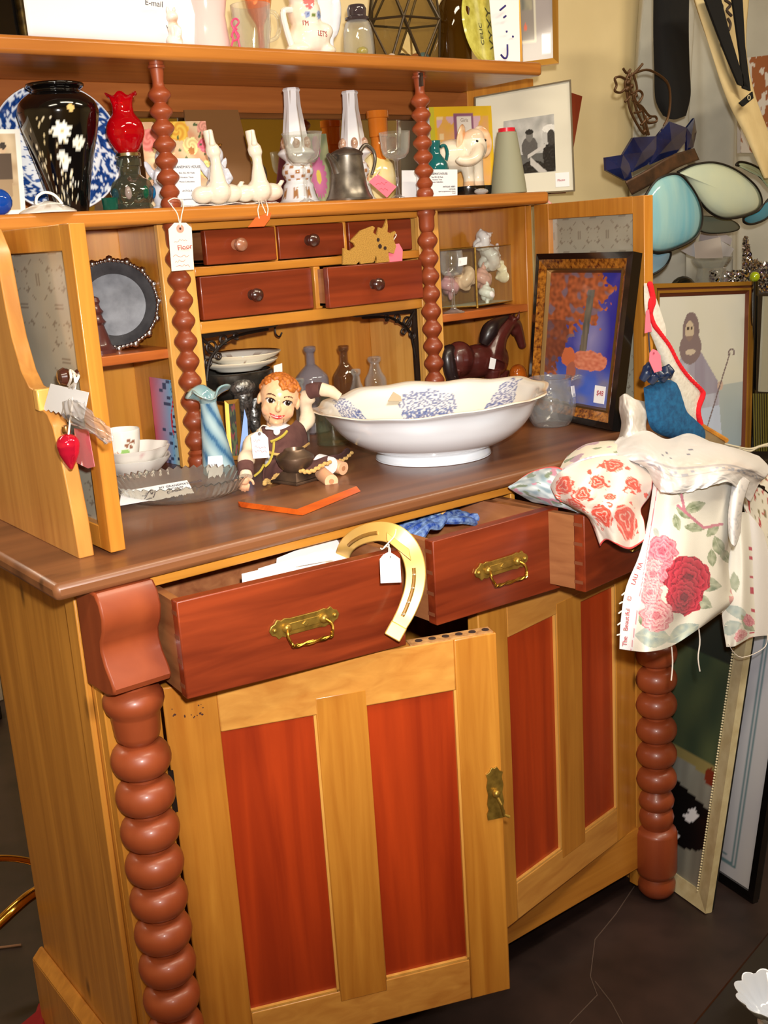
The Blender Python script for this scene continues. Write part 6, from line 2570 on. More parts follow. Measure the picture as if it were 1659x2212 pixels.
# toe clip
q = [cl[20] + n0 * .007, cl[30] + n0 * .007, cl[31] + n0 * .014 - V((0, 0, .012)), cl[20] + n0 * .014 - V((0, 0, .012))]
m = MB()
m.hexa(q + [p + n0 * .006 for p in q])
m.build('toe_clip', gp, t, bevel=.001)
m = MB()
e = cl[58]
d = (cl[60] - cl[52]).normalized()
sd_ = d.cross(n0).normalized()
w = wd[58] * s * 1.4
m.hexa([e - sd_ * w - n0 * .006 - d * .008, e + sd_ * w - n0 * .006 - d * .008, e + sd_ * w - n0 * .006 + d * .012, e - sd_ * w - n0 * .006 + d * .012, e - sd_ * w + n0 * .0085 - d * .008, e + sd_ * w + n0 * .0085 - d * .008, e + sd_ * w + n0 * .0085 + d * .012, e - sd_ * w + n0 * .0085 + d * .012])
m.build('heel', gp, t, bevel=.0015)
price_tag([(821, 1208), (829, 1198), (841, 1192), (852, 1198), (864, 1207), (867, 1258), (823, 1260)], -.118, paper, 'blank white string tag hanging from the horseshoe', [[(843, 1200, -.1185), (842, 1184, -.112), (835, 1178, -.1), (852, 1158, -.09), (856, 1138, -.07)], [(836, 1178, -.1), (826, 1186, -.1), (822, 1184, -.1)], [(838, 1174, -.1), (830, 1182, -.1)], [(840, 1176, -.1), (840, 1192, -.112)]], (843, 1203, .0026, (200, 200, 200)))

# blue yarn in the middle drawer
c = at(930, 1128, y=.08)
m = MB()
rr = random.Random(5)
for k in range(16):
    oy = rr.uniform(-.03, .04)
    pts = []
    for i in range(11):
        a = i / 10
        pts.append(V((c.x - .085 + .17 * a, c.y + oy + .012 * math.sin(a * 6 + k), c.z - .014 + .02 * math.sin(PI * a) + rr.uniform(-.003, .008))))
    m.tube(spline(pts, 30), .0065, 7)
tag(m.build('blue_yarn', pm('blue_yarn', (30, 70, 160), rough=.85, n2=(150, 180, 220), ns=110)), 'twisted hank of blue and white yarn in the middle drawer', 'yarn')
c = at(955, 1092, y=.06)
m = MB().lathe([(0, 0), (.006, 0), (.005, .008), (.009, .014), (.009, .022), (0, .024)], c + V((0, 0, -.012)), 16)
tag(m.build('wooden_peg', pine_pale), 'little turned wooden peg behind the blue yarn under the counter edge', 'peg')
# teal cloth inside the left base cupboard
R = [[at(690, 1425, y=.10), at(740, 1408, y=.08), at(800, 1394, y=.06), at(840, 1390, y=.08)], [at(690, 1440, y=.06), at(740, 1440, y=.05), at(800, 1430, y=.04), at(850, 1420, y=.06)]]
for r_ in R:
    for i in range(len(r_)):
        r_[i] = V((r_[i].x, r_[i].y, min(r_[i].z, .705)))
m = MB()
m.grid(20, 10, lambda u, v: crom([crom(r_, u) for r_ in R], v) + V((0, 0, -.02 * v + .004 * math.sin(u * 18))))
tag(m.build('teal_cloth', pm('teal_cloth', (20, 130, 140), rough=.8), solid=.002), 'teal cloth poking up inside the open left base cupboard', 'cloth')

# ================================================================== LINENS OVER THE RIGHT DRAWER AND COUNTER END
def flower(u, v, cx, cy, r, cs, seed=0, asp=1.0):
    """(hit, colour) of a many petalled rose"""
    dx, dy = (u - cx), (v - cy) * asp
    rr = math.hypot(dx, dy)
    if rr > r * 1.3:
        return None
    a = math.atan2(dy, dx)
    q = 6.0 / r
    R_ = r * (.92 + .10 * abs(math.sin(4 * a + seed)) + .14 * nz(dx * q * .5 + seed * 3, dy * q * .5))
    if rr > R_:
        return None
    k = rr / R_ + .05 * nz(dx * q + seed, dy * q + 7)
    n = 4.2
    i = int(k * n)
    t_ = (a / (2 * PI) * (3 + 2 * i) + i * .37 + seed * .21) % 1
    kk = k * n + .55 * (2 * t_ - 1) ** 2 + .12 * math.sin(3 * a + seed)
    f = kk - math.floor(kk)
    c = mix(cs[0], cs[1], f ** .8)
    if f > .9 or f < .07:
        c = mix(c, cs[2], .65)
    if k < .22:
        c = mix(c, cs[2], .6)
    return c


RED = (col(170, 24, 50), col(224, 70, 90), col(74, 20, 36))
PNK = (col(206, 84, 112), col(240, 176, 186), col(180, 44, 76))
PAL = (col(222, 120, 136), col(246, 206, 204), col(196, 66, 92))
LEAF = col(120, 136, 96)
LEAFB = col(160, 178, 178)


def leaf(u, v, cx, cy, l, w, a, asp=1.0):
    dx, dy = u - cx, (v - cy) * asp
    x = dx * math.cos(a) + dy * math.sin(a)
    y = -dx * math.sin(a) + dy * math.cos(a)
    if abs(x) < l and abs(y) < w * math.cos(x / l * PI / 2):
        return 1 if abs(y) > w * .07 else 2
    return 0


# rose fabric: uv spans the px box x 1335..1625, y 1010..1412
def uvp(px, py):
    return ((px - 1338) / 260, (py - 1010) / 400)


def rosefab(u, v):
    px, py = 1338 + u * 260, 1010 + v * 400
    A = .65
    b = col(243, 238, 224)
    sel = 1352 + (1412 - py) * .16 + 14
    # leaves
    for lx, ly, l, w, a, cc in ((1500, 1095, 26, 12, -.35, LEAF), (1478, 1108, 22, 10, .6, LEAF), (1462, 1128, 20, 9, 1.3, LEAF), (1500, 1140, 24, 10, .1, LEAF), (1540, 1145, 20, 10, -.8, LEAF), (1552, 1180, 24, 13, 1.2, LEAF), (1538, 1205, 20, 10, 1.5, LEAF), (1566, 1200, 20, 10, 1.0, LEAF), (1530, 1262, 30, 16, .15, col(126, 142, 118)), (1516, 1300, 26, 15, .5, col(140, 152, 128)), (1410, 1375, 40, 24, .1, LEAFB), (1476, 1368, 40, 20, -.5, LEAFB), (1418, 1150, 12, 6, 1.2, LEAFB), (1440, 1050, 24, 12, .8, LEAFB), (1470, 1060, 16, 9, 1.4, LEAF), (1390, 1340, 18, 10, 1.2, LEAF), (1590, 1330, 30, 18, .2, LEAFB)):
        h = leaf(px, py, lx, ly, l, w, a)
        if h:
            b = mix(cc, col(224, 226, 200), .35 + .6 * nz(px * .09, py * .09)) if h == 1 else mix(cc, col(220, 224, 200), .6)
    for x0, y0, x1, y1 in ((1464, 1092, 1520, 1140), (1520, 1140, 1560, 1132), (1470, 1060, 1478, 1100)):
        d = V((x1 - x0, y1 - y0, 0))
        t_ = max(0, min(1, V((px - x0, py - y0, 0)).dot(d) / d.length_squared))
        if math.hypot(px - x0 - d.x * t_, py - y0 - d.y * t_) < 3:
            b = col(206, 130, 146)
    for cx, cy, r, cs, sd in ((1430, 1190, 34, PNK, 1), (1412, 1240, 34, PAL, 2), (1452, 1240, 30, PNK, 7), (1486, 1250, 50, RED, 3), (1478, 1290, 40, RED, 5), (1418, 1330, 36, PAL, 4), (1404, 1280, 26, PAL, 8)):
        f_ = flower(px, py, cx, cy, r, cs, sd)
        if f_:
            b = f_
    if math.hypot((px - 1592) * .8, (py - 1290) * .5) < 14 and nz(px * .1, py * .1) > -.2:
        b = mix(b, col(220, 110, 120), .7)
    if px < sel:
        b = col(240, 236, 236)
        if sel - 4 < px < sel - 2.5:
            b = col(214, 130, 140)
    return b


rows = [[(1412, 1010, -.16), (1455, 1002, -.19), (1510, 1000, -.2), (1560, 1000, -.18), (1600, 1010, -.12)],
        [(1409, 1060, -.175), (1450, 1068, -.215), (1510, 1062, -.215), (1560, 1062, -.2), (1600, 1072, -.13)],
        [(1398, 1130, -.18), (1445, 1140, -.22), (1505, 1135, -.215), (1558, 1130, -.2), (1592, 1140, -.14)],
        [(1380, 1200, -.185), (1432, 1215, -.225), (1500, 1215, -.22), (1552, 1205, -.205), (1574, 1210, -.15)],
        [(1352, 1270, -.19), (1415, 1292, -.235), (1490, 1290, -.22), (1545, 1275, -.21), (1580, 1275, -.15)],
        [(1341, 1340, -.195), (1405, 1350, -.24), (1462, 1344, -.22), (1535, 1325, -.21), (1584, 1296, -.16)],
        [(1338, 1402, -.195), (1398, 1408, -.245), (1450, 1396, -.22), (1510, 1358, -.21), (1560, 1322, -.17)]]


def rosefab2(u, v):
    p = crom([crom([V((a, b, 0)) for a, b, c in r_], u) for r_ in rows], v)
    return rosefab((p.x - 1338) / 260, (p.y - 1010) / 400)


o = cloth('rose_fabric', rows, fabp, rosefab2, None, 150, 230, lambda u, v: .005 * math.sin(u * 15 + v * 3) * (.4 + v) + .0025 * math.sin(u * 31 + 1) * v)
tag(o, 'cream fabric printed with red and pink roses hanging from the right drawer', 'fabric')
selv = pm('selvedge_red', (190, 60, 80), rough=.8)
# selvedge lettering on the cream strip, following the cloth
def sv_pt(v_):
    return crom([crom([at(a, b, y=c) for a, b, c in r_], .085) for r_ in rows], v_)


for k, wd_ in enumerate(('The', 'Beaut', 'iful', '\u00a9', 'LAU', 'RA')):
    v_ = .95 - k * .075
    p0, p1 = sv_pt(v_), sv_pt(v_ - .06)
    Xx = (p1 - p0).normalized()
    nn = (CAM - p0).normalized()
    Yy = nn.cross(Xx).normalized()
    nn = Xx.cross(Yy)
    M_ = Matrix((Xx, Yy, nn)).transposed().to_4x4()
    M_.translation = p0 + nn * .0125 - WORLD[o.name]
    lettering(wd_, .0062, selv, M_, o)
# loose threads
m = MB()
for pts in (((1450, 1390), (1453, 1430), (1450, 1470)), ((1508, 1345), (1512, 1385), (1508, 1420), (1512, 1450)), ((1345, 1300), (1338, 1304)), ((1343, 1320), (1336, 1325)), ((1341, 1345), (1334, 1350)), ((1340, 1370), (1333, 1372)), ((1350, 1280), (1343, 1286))):
    m.tube(spline([at(a, b, y=-.2) for a, b in pts], 10), .0011, 5)
m.build('loose_thread', twine, o)

# second length of the fabric behind
def rosefab3(u, v):
    b = col(238, 234, 222)
    px, py = u * 100, v * 240
    for lx, ly, l, w, a, cc in ((20, 110, 18, 9, 1.4, col(140, 150, 124)), (30, 170, 30, 12, .4, LEAFB), (18, 200, 22, 12, -.5, LEAFB), (50, 190, 24, 10, .8, LEAF)):
        if leaf(px, py, lx, ly, l, w, a):
            b = mix(cc, col(220, 222, 204), .35 + .4 * nz(px * .1, py * .1))
    for cx, cy, r, cs in ((52, 180, 13, PNK), (40, 215, 14, PAL), (5, 20, 16, RED)):
        f_ = flower(px, py, cx, cy, r, cs, 3)
        if f_:
            b = f_
    if 58 < px < 66 and noise.cell(V((py * .2, 2, 1))) > .55:
        b = col(196, 70, 90)
    if px > 66:
        b = mix(b, col(240, 236, 236), .8)
    return b


rows2 = [[(1560, 1120, -.13), (1590, 1110, -.14), (1618, 1110, -.13), (1650, 1150, -.12)],
         [(1572, 1190, -.13), (1600, 1190, -.15), (1625, 1190, -.13), (1664, 1210, -.12)],
         [(1566, 1270, -.135), (1602, 1270, -.155), (1628, 1270, -.13), (1672, 1280, -.12)],
         [(1560, 1330, -.135), (1600, 1335, -.155), (1632, 1345, -.13), (1680, 1345, -.12)],
         [(1570, 1398, -.135), (1590, 1395, -.15), (1628, 1376, -.13), (1690, 1372, -.12)]]
o = cloth('rose_fabric', rows2, fabp, rosefab3, None, 70, 130, lambda u, v: .005 * math.sin(u * 17 + v * 2))
tag(o, 'second length of cream rose printed fabric hanging at the right edge, behind the larger one', 'fabric')
m = MB()
for pts in (((1560, 1330), (1566, 1352), (1584, 1340)), ((1572, 1390), (1600, 1420), (1650, 1400), (1659, 1370))):
    m.tube(spline([at(a, b, y=-.14) for a, b in pts], 14), .0007, 5)
m.build('loose_thread', twine, o)

# red and cream printed handkerchief
def hanky(u, v):
    b = mix(col(244, 226, 206), col(236, 220, 210), .5 + nz(u * 3, v * 3))
    if v > .975 or u < .012 or u > .985:
        return col(230, 60, 56)
    for cx, cy, r, sd in ((.2, .2, .12, 1), (.36, .38, .08, 2), (.2, .48, .10, 3), (.52, .3, .07, 4), (.68, .16, .08, 5), (.42, .72, .13, 6), (.72, .78, .15, 7), (.82, .32, .06, 8), (.6, .5, .06, 9)):
        f_ = flower(u, v, cx, cy, r, (col(222, 56, 40), col(240, 110, 88), col(226, 60, 44)), sd)
        if f_:
            rr = math.hypot(u - cx, v - cy) / r
            a = math.atan2(v - cy, u - cx)
            b = f_ if (.5 + .5 * math.sin(rr * 12 + 2 * math.sin(3 * a + sd))) > .15 else col(242, 186, 168)
    if nz(u * 9, v * 9, 5) > .22 and nz(u * 26, v * 26, 2) > .06 and .08 < v < .9:
        b = col(232, 90, 70)
    return b


rows3 = [[(1188, 1050, -.08), (1212, 1018, -.13), (1270, 992, -.15), (1340, 984, -.15), (1408, 1002, -.14)],
         [(1195, 1065, -.10), (1225, 1045, -.16), (1280, 1022, -.19), (1345, 1012, -.19), (1410, 1035, -.17)],
         [(1208, 1080, -.13), (1240, 1078, -.18), (1290, 1062, -.205), (1350, 1060, -.2), (1405, 1070, -.17)],
         [(1240, 1098, -.145), (1262, 1102, -.18), (1305, 1090, -.205), (1350, 1085, -.2), (1385, 1100, -.175)],
         [(1272, 1120, -.155), (1290, 1128, -.185), (1320, 1128, -.2), (1358, 1125, -.195), (1392, 1128, -.18)],
         [(1296, 1180, -.16), (1310, 1166, -.185), (1332, 1176, -.195), (1362, 1186, -.19), (1396, 1164, -.18)]]
o = cloth('printed_handkerchief', rows3, fabp, hanky, None, 110, 110, lambda u, v: .007 * math.sin(u * 13 + v * 8 + 1.5 * nz(u * 3, v * 3)) + .006 * abs(nz(u * 6, v * 5, 4)) - .016 * math.sin(PI * u) * math.sin(PI * min(1, v * 1.4)) ** 2)
tag(o, 'cream handkerchief printed with coral red flowers, spilling over the right drawer', 'handkerchief')

# grey-green floral scarf and rolled linen at its back
def scarf(u, v):
    n_ = nz(u * 9, v * 9)
    b = mix(col(206, 214, 216), col(130, 150, 160), .5 + n_ * 1.2)
    if nz(u * 7, v * 7, 4) > .25:
        b = col(190, 130, 150)
    if nz(u * 8, v * 8, 8) > .3:
        b = col(120, 134, 110)
    if v < .05:
        b = col(232, 70, 60)
    return b


rows4 = [[(1108, 1046, -.0), (1150, 1018, -.02), (1200, 1008, -.05), (1245, 1030, -.08)],
         [(1098, 1052, -.01), (1145, 1040, -.05), (1200, 1040, -.09), (1240, 1070, -.11)],
         [(1110, 1062, -.02), (1165, 1068, -.07), (1215, 1080, -.11), (1250, 1098, -.13)],
         [(1150, 1085, -.03), (1190, 1092, -.08), (1225, 1100, -.115), (1262, 1110, -.13)]]
o = cloth('floral_scarf', rows4, fabp, scarf, None, 60, 50, lambda u, v: .006 * math.sin(u * 12 + v * 8))
tag(o, 'grey-green floral scarf bunched in the right drawer beside the handkerchief', 'scarf')


def roll(u, v):
    b = col(240, 230, 208)
    if nz(u * 6, v * 6, 3) > .25:
        b = col(134, 146, 108)
    if .62 < v < .74:
        b = col(200, 180, 200) if noise.cell(V((u * 40, 1, 0))) > .4 else col(232, 224, 230)
    if nz(u * 6, v * 5, 11) > .38:
        b = col(190, 150, 170)
    return b


rows5 = [[(1225, 985, .0), (1270, 958, -.0), (1340, 952, -.01), (1400, 968, -.03)],
         [(1215, 1000, -.03), (1265, 972, -.06), (1335, 962, -.08), (1405, 985, -.08)],
         [(1205, 1020, -.05), (1260, 992, -.10), (1335, 982, -.12), (1410, 1000, -.11)],
         [(1200, 1030, -.04), (1260, 1012, -.08), (1335, 1002, -.1), (1410, 1015, -.1)]]
o = cloth('folded_linen', rows5, fabp, roll, None, 60, 50, lambda u, v: .004 * math.sin(v * 11))
tag(o, 'cream linen printed with leaves, rolled on the counter edge above the handkerchief', 'linen')

# white lace cloth heaped on the corner
def lacy(u, v):
    b = mix(col(224, 220, 218), col(222, 204, 190), max(0, nz(u * 2.5, v * 2.5, 1)) * 1.3)
    if .56 < v < .60 or .68 < v < .70:
        b = mix(b, col(150, 150, 160), .6)
    if .60 < v < .68 and noise.cell(V((u * 46, v * 26, 0))) > .6:
        b = col(176, 176, 186)
    if .3 < v < .5 and .25 < u < .5 and noise.cell(V((u * 60, v * 40, 3))) > .82:
        b = col(130, 130, 146)
    return b


rows6 = [[(1336, 945, -.03), (1395, 930, -.05), (1440, 948, -.05), (1490, 936, -.04), (1545, 958, -.04), (1590, 968, -.03), (1640, 985, -.02)],
         [(1318, 972, -.08), (1385, 955, -.12), (1440, 968, -.13), (1495, 962, -.12), (1560, 962, -.12), (1615, 985, -.10), (1662, 1010, -.06)],
         [(1350, 990, -.14), (1400, 985, -.19), (1450, 998, -.2), (1510, 998, -.2), (1570, 995, -.2), (1625, 1012, -.16), (1655, 1030, -.1)],
         [(1395, 1012, -.17), (1425, 1024, -.215), (1465, 1040, -.225), (1520, 1030, -.225), (1570, 1022, -.22), (1612, 1032, -.17), (1640, 1045, -.11)],
         [(1408, 1040, -.175), (1430, 1062, -.22), (1468, 1066, -.23), (1520, 1054, -.23), (1575, 1042, -.22), (1606, 1070, -.17), (1622, 1085, -.13)]]
o = cloth('lace_tablecloth', rows6, fabp, lacy, None, 140, 90, lambda u, v: .007 * math.sin(u * 17 + v * 4) * (.3 + v) + .010 * abs(nz(u * 9, v * 6, 3)) + .004 * abs(nz(u * 24, v * 15)) + .003 * math.sin(u * 46 + v * 14 + 4 * nz(u * 4, v * 4)))
tag(o, 'white lace edged cloth heaped over the right front corner of the counter', 'tablecloth')
rows7 = [[(1585, 1030, -.17), (1600, 1028, -.18), (1618, 1040, -.16)], [(1578, 1080, -.2), (1592, 1085, -.215), (1604, 1085, -.18)], [(1574, 1120, -.205), (1588, 1130, -.22), (1600, 1118, -.18)], [(1576, 1160, -.205), (1586, 1180, -.22), (1598, 1150, -.18)]]
o = cloth('lace_runner', rows7, fabp, lambda u, v: mix(col(240, 236, 236), col(200, 200, 206), .6 if noise.cell(V((u * 9, v * 30, 0))) > .6 else 0), None, 26, 50, lambda u, v: .004 * math.sin(u * 9))
tag(o, 'narrow white lace end hanging in front of the rose fabric on the right', 'lace')
# white gathered cloth standing up by the picture
rows8 = [[(1338, 858, .03), (1352, 850, .0), (1372, 862, -.01), (1397, 868, .02)],
         [(1337, 885, .02), (1352, 880, -.03), (1375, 885, -.035), (1400, 890, .0)],
         [(1342, 915, .01), (1356, 912, -.045), (1374, 915, -.05), (1396, 918, -.0)],
         [(1336, 945, .0), (1352, 942, -.05), (1378, 944, -.06), (1398, 935, -.01)],
         [(1326, 965, -.02), (1352, 962, -.07), (1382, 960, -.08), (1404, 950, -.03)]]
o = cloth('white_cloth', rows8, pm('white_cotton', (228, 224, 219), rough=.9, n2=(220, 212, 202), ns=60), None, None, 40, 50, lambda u, v: .006 * math.sin(u * 11 + v * 6) + .008 * abs(nz(u * 6, v * 6)) + .003 * nz(u * 16, v * 16))
tag(o, 'gathered white cotton cloth standing up beside the framed landscape', 'cloth')
# little embroidered cloth far right
rows9 = [[(1612, 1028, -.0), (1640, 1022, .0), (1675, 1030, .0)], [(1606, 1060, -.02), (1640, 1068, -.03), (1680, 1080, -.01)], [(1610, 1110, -.04), (1645, 1130, -.05), (1690, 1140, -.03)], [(1640, 1180, -.05), (1660, 1200, -.06), (1700, 1200, -.04)], [(1648, 1245, -.05), (1668, 1240, -.06), (1710, 1220, -.04)]]
o = cloth('embroidered_cloth', rows9, fabp, lambda u, v: col(180, 60, 60) if nz(u * 12, v * 16, 2) > .35 else col(130, 120, 80) if nz(u * 14, v * 18, 7) > .4 else col(226, 220, 204), None, 40, 60, lambda u, v: .004 * math.sin(u * 10))
tag(o, 'cream cloth embroidered with small red and olive sprigs, at the right edge', 'cloth')

# ---- felt stockings hung on the right glass door
def stocking(px_pts, y, mat, label, trim=None, cuff=None, th=.012):
    c = [at(a, b, y=y) for a, b in px_pts]
    t = thing('felt_stocking', label, 'stocking', at(*max(px_pts, key=lambda q: q[1]), y=y), 'hanging stockings')
    cl_ = [crom(c + c[:1], i / 80) for i in range(80)]
    n = len(cl_)
    ctr = sum(cl_, V()) / n
    m = MB()
    vs = []
    L = ((1, 0), (.96, .5), (.8, .9), (.5, 1))
    for k, dd in L:
        for p in cl_:
            vs.append(ctr + (p - ctr) * k + V((0, -th * dd, 0)))
    for p in cl_:
        vs.append(p + V((0, .002, 0)))
    fs = []
    for j in range(len(L) - 1):
        for i in range(n):
            i2 = (i + 1) % n
            fs.append((j * n + i, j * n + i2, (j + 1) * n + i2, (j + 1) * n + i))
    b = (len(L) - 1) * n
    fs.append(tuple(range(b, b + n)))
    for i in range(n):
        i2 = (i + 1) % n
        fs.append((i2, i, len(L) * n + i, len(L) * n + i2))
    fs.append(tuple(reversed(range(len(L) * n, len(L) * n + n))))
    m.add(vs, fs)
    m.build('stocking_body', mat, t)
    return t


tb = stocking([(1392, 838), (1418, 826), (1452, 822), (1464, 850), (1476, 885), (1496, 905), (1516, 925), (1520, 945), (1512, 958), (1492, 962), (1462, 950), (1430, 940), (1408, 925), (1398, 890)], -.01, pm('blue_felt', (22, 92, 136), rough=.95, n2=(14, 66, 106), ns=130, bump=.4), 'blue felt Christmas stocking hanging at the counter corner')
m = MB()
for (a, b, c_) in (((1386, 822), (1396, 790), 12), ((1404, 828), (1412, 796), 13), ((1428, 824), (1436, 792), 12), ((1444, 815), (1440, 788), 10), ((1390, 800), (1400, 784), 8), ((1420, 800), (1424, 820), 11)):
    p0, p1 = at(*a, y=-.022), at(*b, y=-.022)
    m.tube([p0, (p0 + p1) / 2 + V((0, -.006, 0)), p1], [c_ * mpp(p0) * .7, c_ * mpp(p0), c_ * mpp(p0) * .6], 10)
blob('furry_cuff', m, pm('navy_satin', (14, 36, 70), rough=.35, coat=.3), tb, .002, 4)
MB().tube(spline([at(1410, 795, y=-.02), at(1404, 760, y=.0), at(1402, 735, y=.03), at(1400, 700, y=.05)], 12), .0014, 6).build('hanging_loop', pm('dark_string', (50, 50, 70), rough=.8), tb)
tr_ = stocking([(1393, 612), (1402, 616), (1410, 650), (1408, 690), (1418, 715), (1440, 745), (1462, 785), (1484, 815), (1512, 840), (1518, 852), (1508, 885), (1512, 918), (1500, 912), (1480, 890), (1460, 845), (1440, 800), (1415, 740), (1400, 700), (1394, 660)], .06, pm('cream_knit', (226, 220, 206), rough=.95, n2=(212, 204, 188), ns=150, bump=.5), 'long cream knitted stocking with a red crochet edge behind the blue stocking', th=.008)
m = MB()
ed = spline([at(a, b, y=.052) for a, b in ((1404, 614), (1411, 650), (1405, 672), (1412, 700), (1424, 718), (1446, 748), (1466, 786), (1488, 816), (1514, 842), (1518, 855), (1508, 886), (1514, 918))], 110)
for i, p in enumerate(ed):
    m.ell(p + V((0, 0, .0012 * (i % 2))), .0042 if 86 > i > 20 else .0055, 8, 6)
m.ell(at(1405, 660, y=.05), (.005, .004, .014))
blob('red_edging', m, pm('red_yarn', (226, 20, 34), rough=.9), tr_, .0016, 2)
price_tag([(1393, 720), (1396, 672), (1402, 668), (1408, 716)], .04, pink, 'upper pink price tag on the cream knitted stocking')
price_tag([(1403, 780), (1404, 762), (1411, 754), (1420, 758), (1427, 768), (1430, 800), (1414, 805)], -.04, pink, 'lower pink price tag above the blue stocking', None, (1412, 763, .002, (180, 80, 100)))

# ================================================================== TO THE RIGHT OF THE SIDEBOARD
# tan wooden lid sticking out behind the lace cloth
pl = [at(1517, 920, y=.05), at(1570, 952, y=-.02), at(1545, 985, y=-.0), at(1508, 965, y=.04)]
m = MB()
m.add(pl + [p + V((.004, .02, .004)) for p in pl], [(0, 1, 2, 3), (7, 6, 5, 4), (1, 0, 4, 5), (2, 1, 5, 6), (3, 2, 6, 7), (0, 3, 7, 4)])
t = thing('slanting_box', 'small slanting wooden box top with an orange edge behind the blue stocking toe', 'box', sum(pl, V()) / 4)
m.build('box_panel', pm('tan_panel', (150, 124, 84), rough=.7), t, smooth=False)
MB().tube([pl[0], pl[1]], .0045, 6).build('box_edge', pine, t)

# dark display cabinet carrying the right-hand bric-a-brac
YB = .42
zbot = at(1612, 978, y=YB).z
x0 = at(1400, 700, y=YB).x
t = thing('display_cabinet', 'dark low display cabinet behind the linens at the right, carrying pictures and glassware', 'cabinet', V((1.95, .5, 0)))
dkw = pm('dark_cabinet', (34, 24, 20), rough=.5, n2=(22, 16, 14), ns=20)
MB().box(1.36, 2.6, .34, .50, .0, zbot - .002).build('lower_step', dkw, t, bevel=.003)
zup = at(1520, 640, y=.62).z
MB().box(1.36, 2.6, .505, .70, .0, zup).build('upper_step', dkw, t, bevel=.003)

# framed shepherd picture
Q = Quad(at(1396, 968, y=YB - .02), at(1614, 980, y=YB - .02), at(1624, 609, y=YB + .05), at(1404, 614, y=YB + .05))
Q = Quad(*[V((p.x, p.y, zbot if i < 2 else p.z)) for i, p in enumerate(Q.p)])
t = thing('framed_print', 'gilt framed pale print of a robed figure holding a crook, right of the stockings', 'framed picture', Q.q(.5, 0))
m = MB()
ring(m, Q, 0, .010, .010, .012)
ring(m, Q, .016, .022, .010, .010)
m.build('frame', pm('worn_gilt', (176, 128, 46), rough=.35, metal=.6), t, smooth=False)
m = MB()
ring(m, Q, .0095, .0165, .007, .007)
ring(m, Q, .0215, .030, .009, .004)
m.build('frame_inlay', pm('oxblood', (96, 46, 26), rough=.4), t, smooth=False)


def robed(u, v):
    b = mix(col(206, 206, 190), col(212, 212, 202), v + .5 * nz(u * 4, v * 4))
    b = mix(b, col(150, 170, 196), max(0, .5 - v) * 1.3)
    if v < .42 and u > .62:
        b = mix(b, col(120, 150, 168), .5)
    x = u - .36
    # body
    hw = .10 + .95 * max(0, .66 - max(v, .45)) + .16 * max(0, .45 - v)
    if v < .66 and -hw * .85 < x < hw * 1.1:
        f_ = nz(u * 14, v * 3)
        b = mix(col(158, 156, 176), col(188, 196, 216), .5 + f_ + (.45 - v) * .5)
        if x > .05 and v > .38:
            b = mix(col(134, 124, 146), b, .35)
        if v < .3:
            b = mix(b, col(190, 208, 236), .75)
    # hair and face
    if (x / .095) ** 2 + ((v - .78) / .12) ** 2 < 1:
        b = col(120, 104, 110)
    if (x / .125) ** 2 + ((v - .68) / .10) ** 2 < 1:
        b = col(124, 108, 114)
    if ((x + .015) / .05) ** 2 + ((v - .785) / .062) ** 2 < 1:
        b = col(196, 180, 158)
        if v < .755:
            b = col(136, 116, 112)
        if abs(v - .80) < .008 and (abs(x + .035) < .012 or abs(x - .008) < .012):
            b = col(60, 50, 54)
    if ((x) / .06) ** 2 + ((v - .655) / .018) ** 2 < 1:
        b = col(200, 186, 168)
    if ((u - .72) / .035) ** 2 + ((v - .42) / .03) ** 2 < 1:
        b = col(196, 172, 160)
    # crook
    d = u - (.715 + .125 * (v - .42) / .22)
    if .18 < v < .62 and abs(d) < .008:
        b = col(112, 96, 104)
    rr = math.hypot((u - .845) * .65, v - .62)
    if .018 < rr < .028 and v > .60:
        b = col(112, 96, 104)
    return b


a, b = .029 / Q.w, .029 / Q.h
sheet('print', Q, robed, ptg, t, 110, 160, .002, (a, 1 - a), (b, 1 - b), .003)
m = MB()
slab(m, Q, .01, .99, .005, .995, -.01, -.004)
m.build('backing', blackmat, t, smooth=False)

# stained glass lamp shade hanging on its side
yl = .42
t = thing('lamp_shade', 'stained glass lamp shade with blue and opal panels hung sideways by its bracket', 'lamp shade', at(1460, 470, y=yl))
opal = pm('opal_glass', (206, 216, 186), rough=.08, coat=.6, n2=(190, 206, 190), ns=6)
aqua = pm('aqua_glass', (162, 208, 208), rough=.08, coat=.6, n2=(100, 178, 204), ns=5, stretch=(3, 3, .4))
cobalt = pm('cobalt_glass', (26, 38, 84), rough=.12, coat=.6, n2=(10, 14, 40), ns=14)
came = pm('dark_came', (40, 36, 32), rough=.45, metal=.5)


def petal(pl, y, bulge, mat, nm='glass_panel', cw=.0032, yo=None):
    c = [at(a, b, y=y + (yo(a, b) if yo else 0)) for a, b in pl]
    out_ = [crom(c + c[:1], i / 64) for i in range(64)]
    ctr = sum(out_, V()) / 64
    n_ = (CAM - ctr).normalized()
    m = MB()
    vs, fs = [], []
    Ls = [(1, 0), (.9, .35), (.75, .65), (.5, .88), (.25, .97)]
    for k, d in Ls:
        vs += [ctr + (p - ctr) * k + n_ * bulge * d for p in out_]
    vs.append(ctr + n_ * bulge)
    for j in range(len(Ls) - 1):
        for i in range(64):
            i2 = (i + 1) % 64
            fs.append((j * 64 + i, j * 64 + i2, j * 64 + 64 + i2, j * 64 + 64 + i))
    for i in range(64):
        fs.append(((len(Ls) - 1) * 64 + i, (len(Ls) - 1) * 64 + (i + 1) % 64, len(vs) - 1))
    m.add(vs, fs)
    o = m.build(nm, mat, t, solid=.003, ang=180)
    MB().tube(out_, cw, 6, closed=True).build('lead_came', came, o)


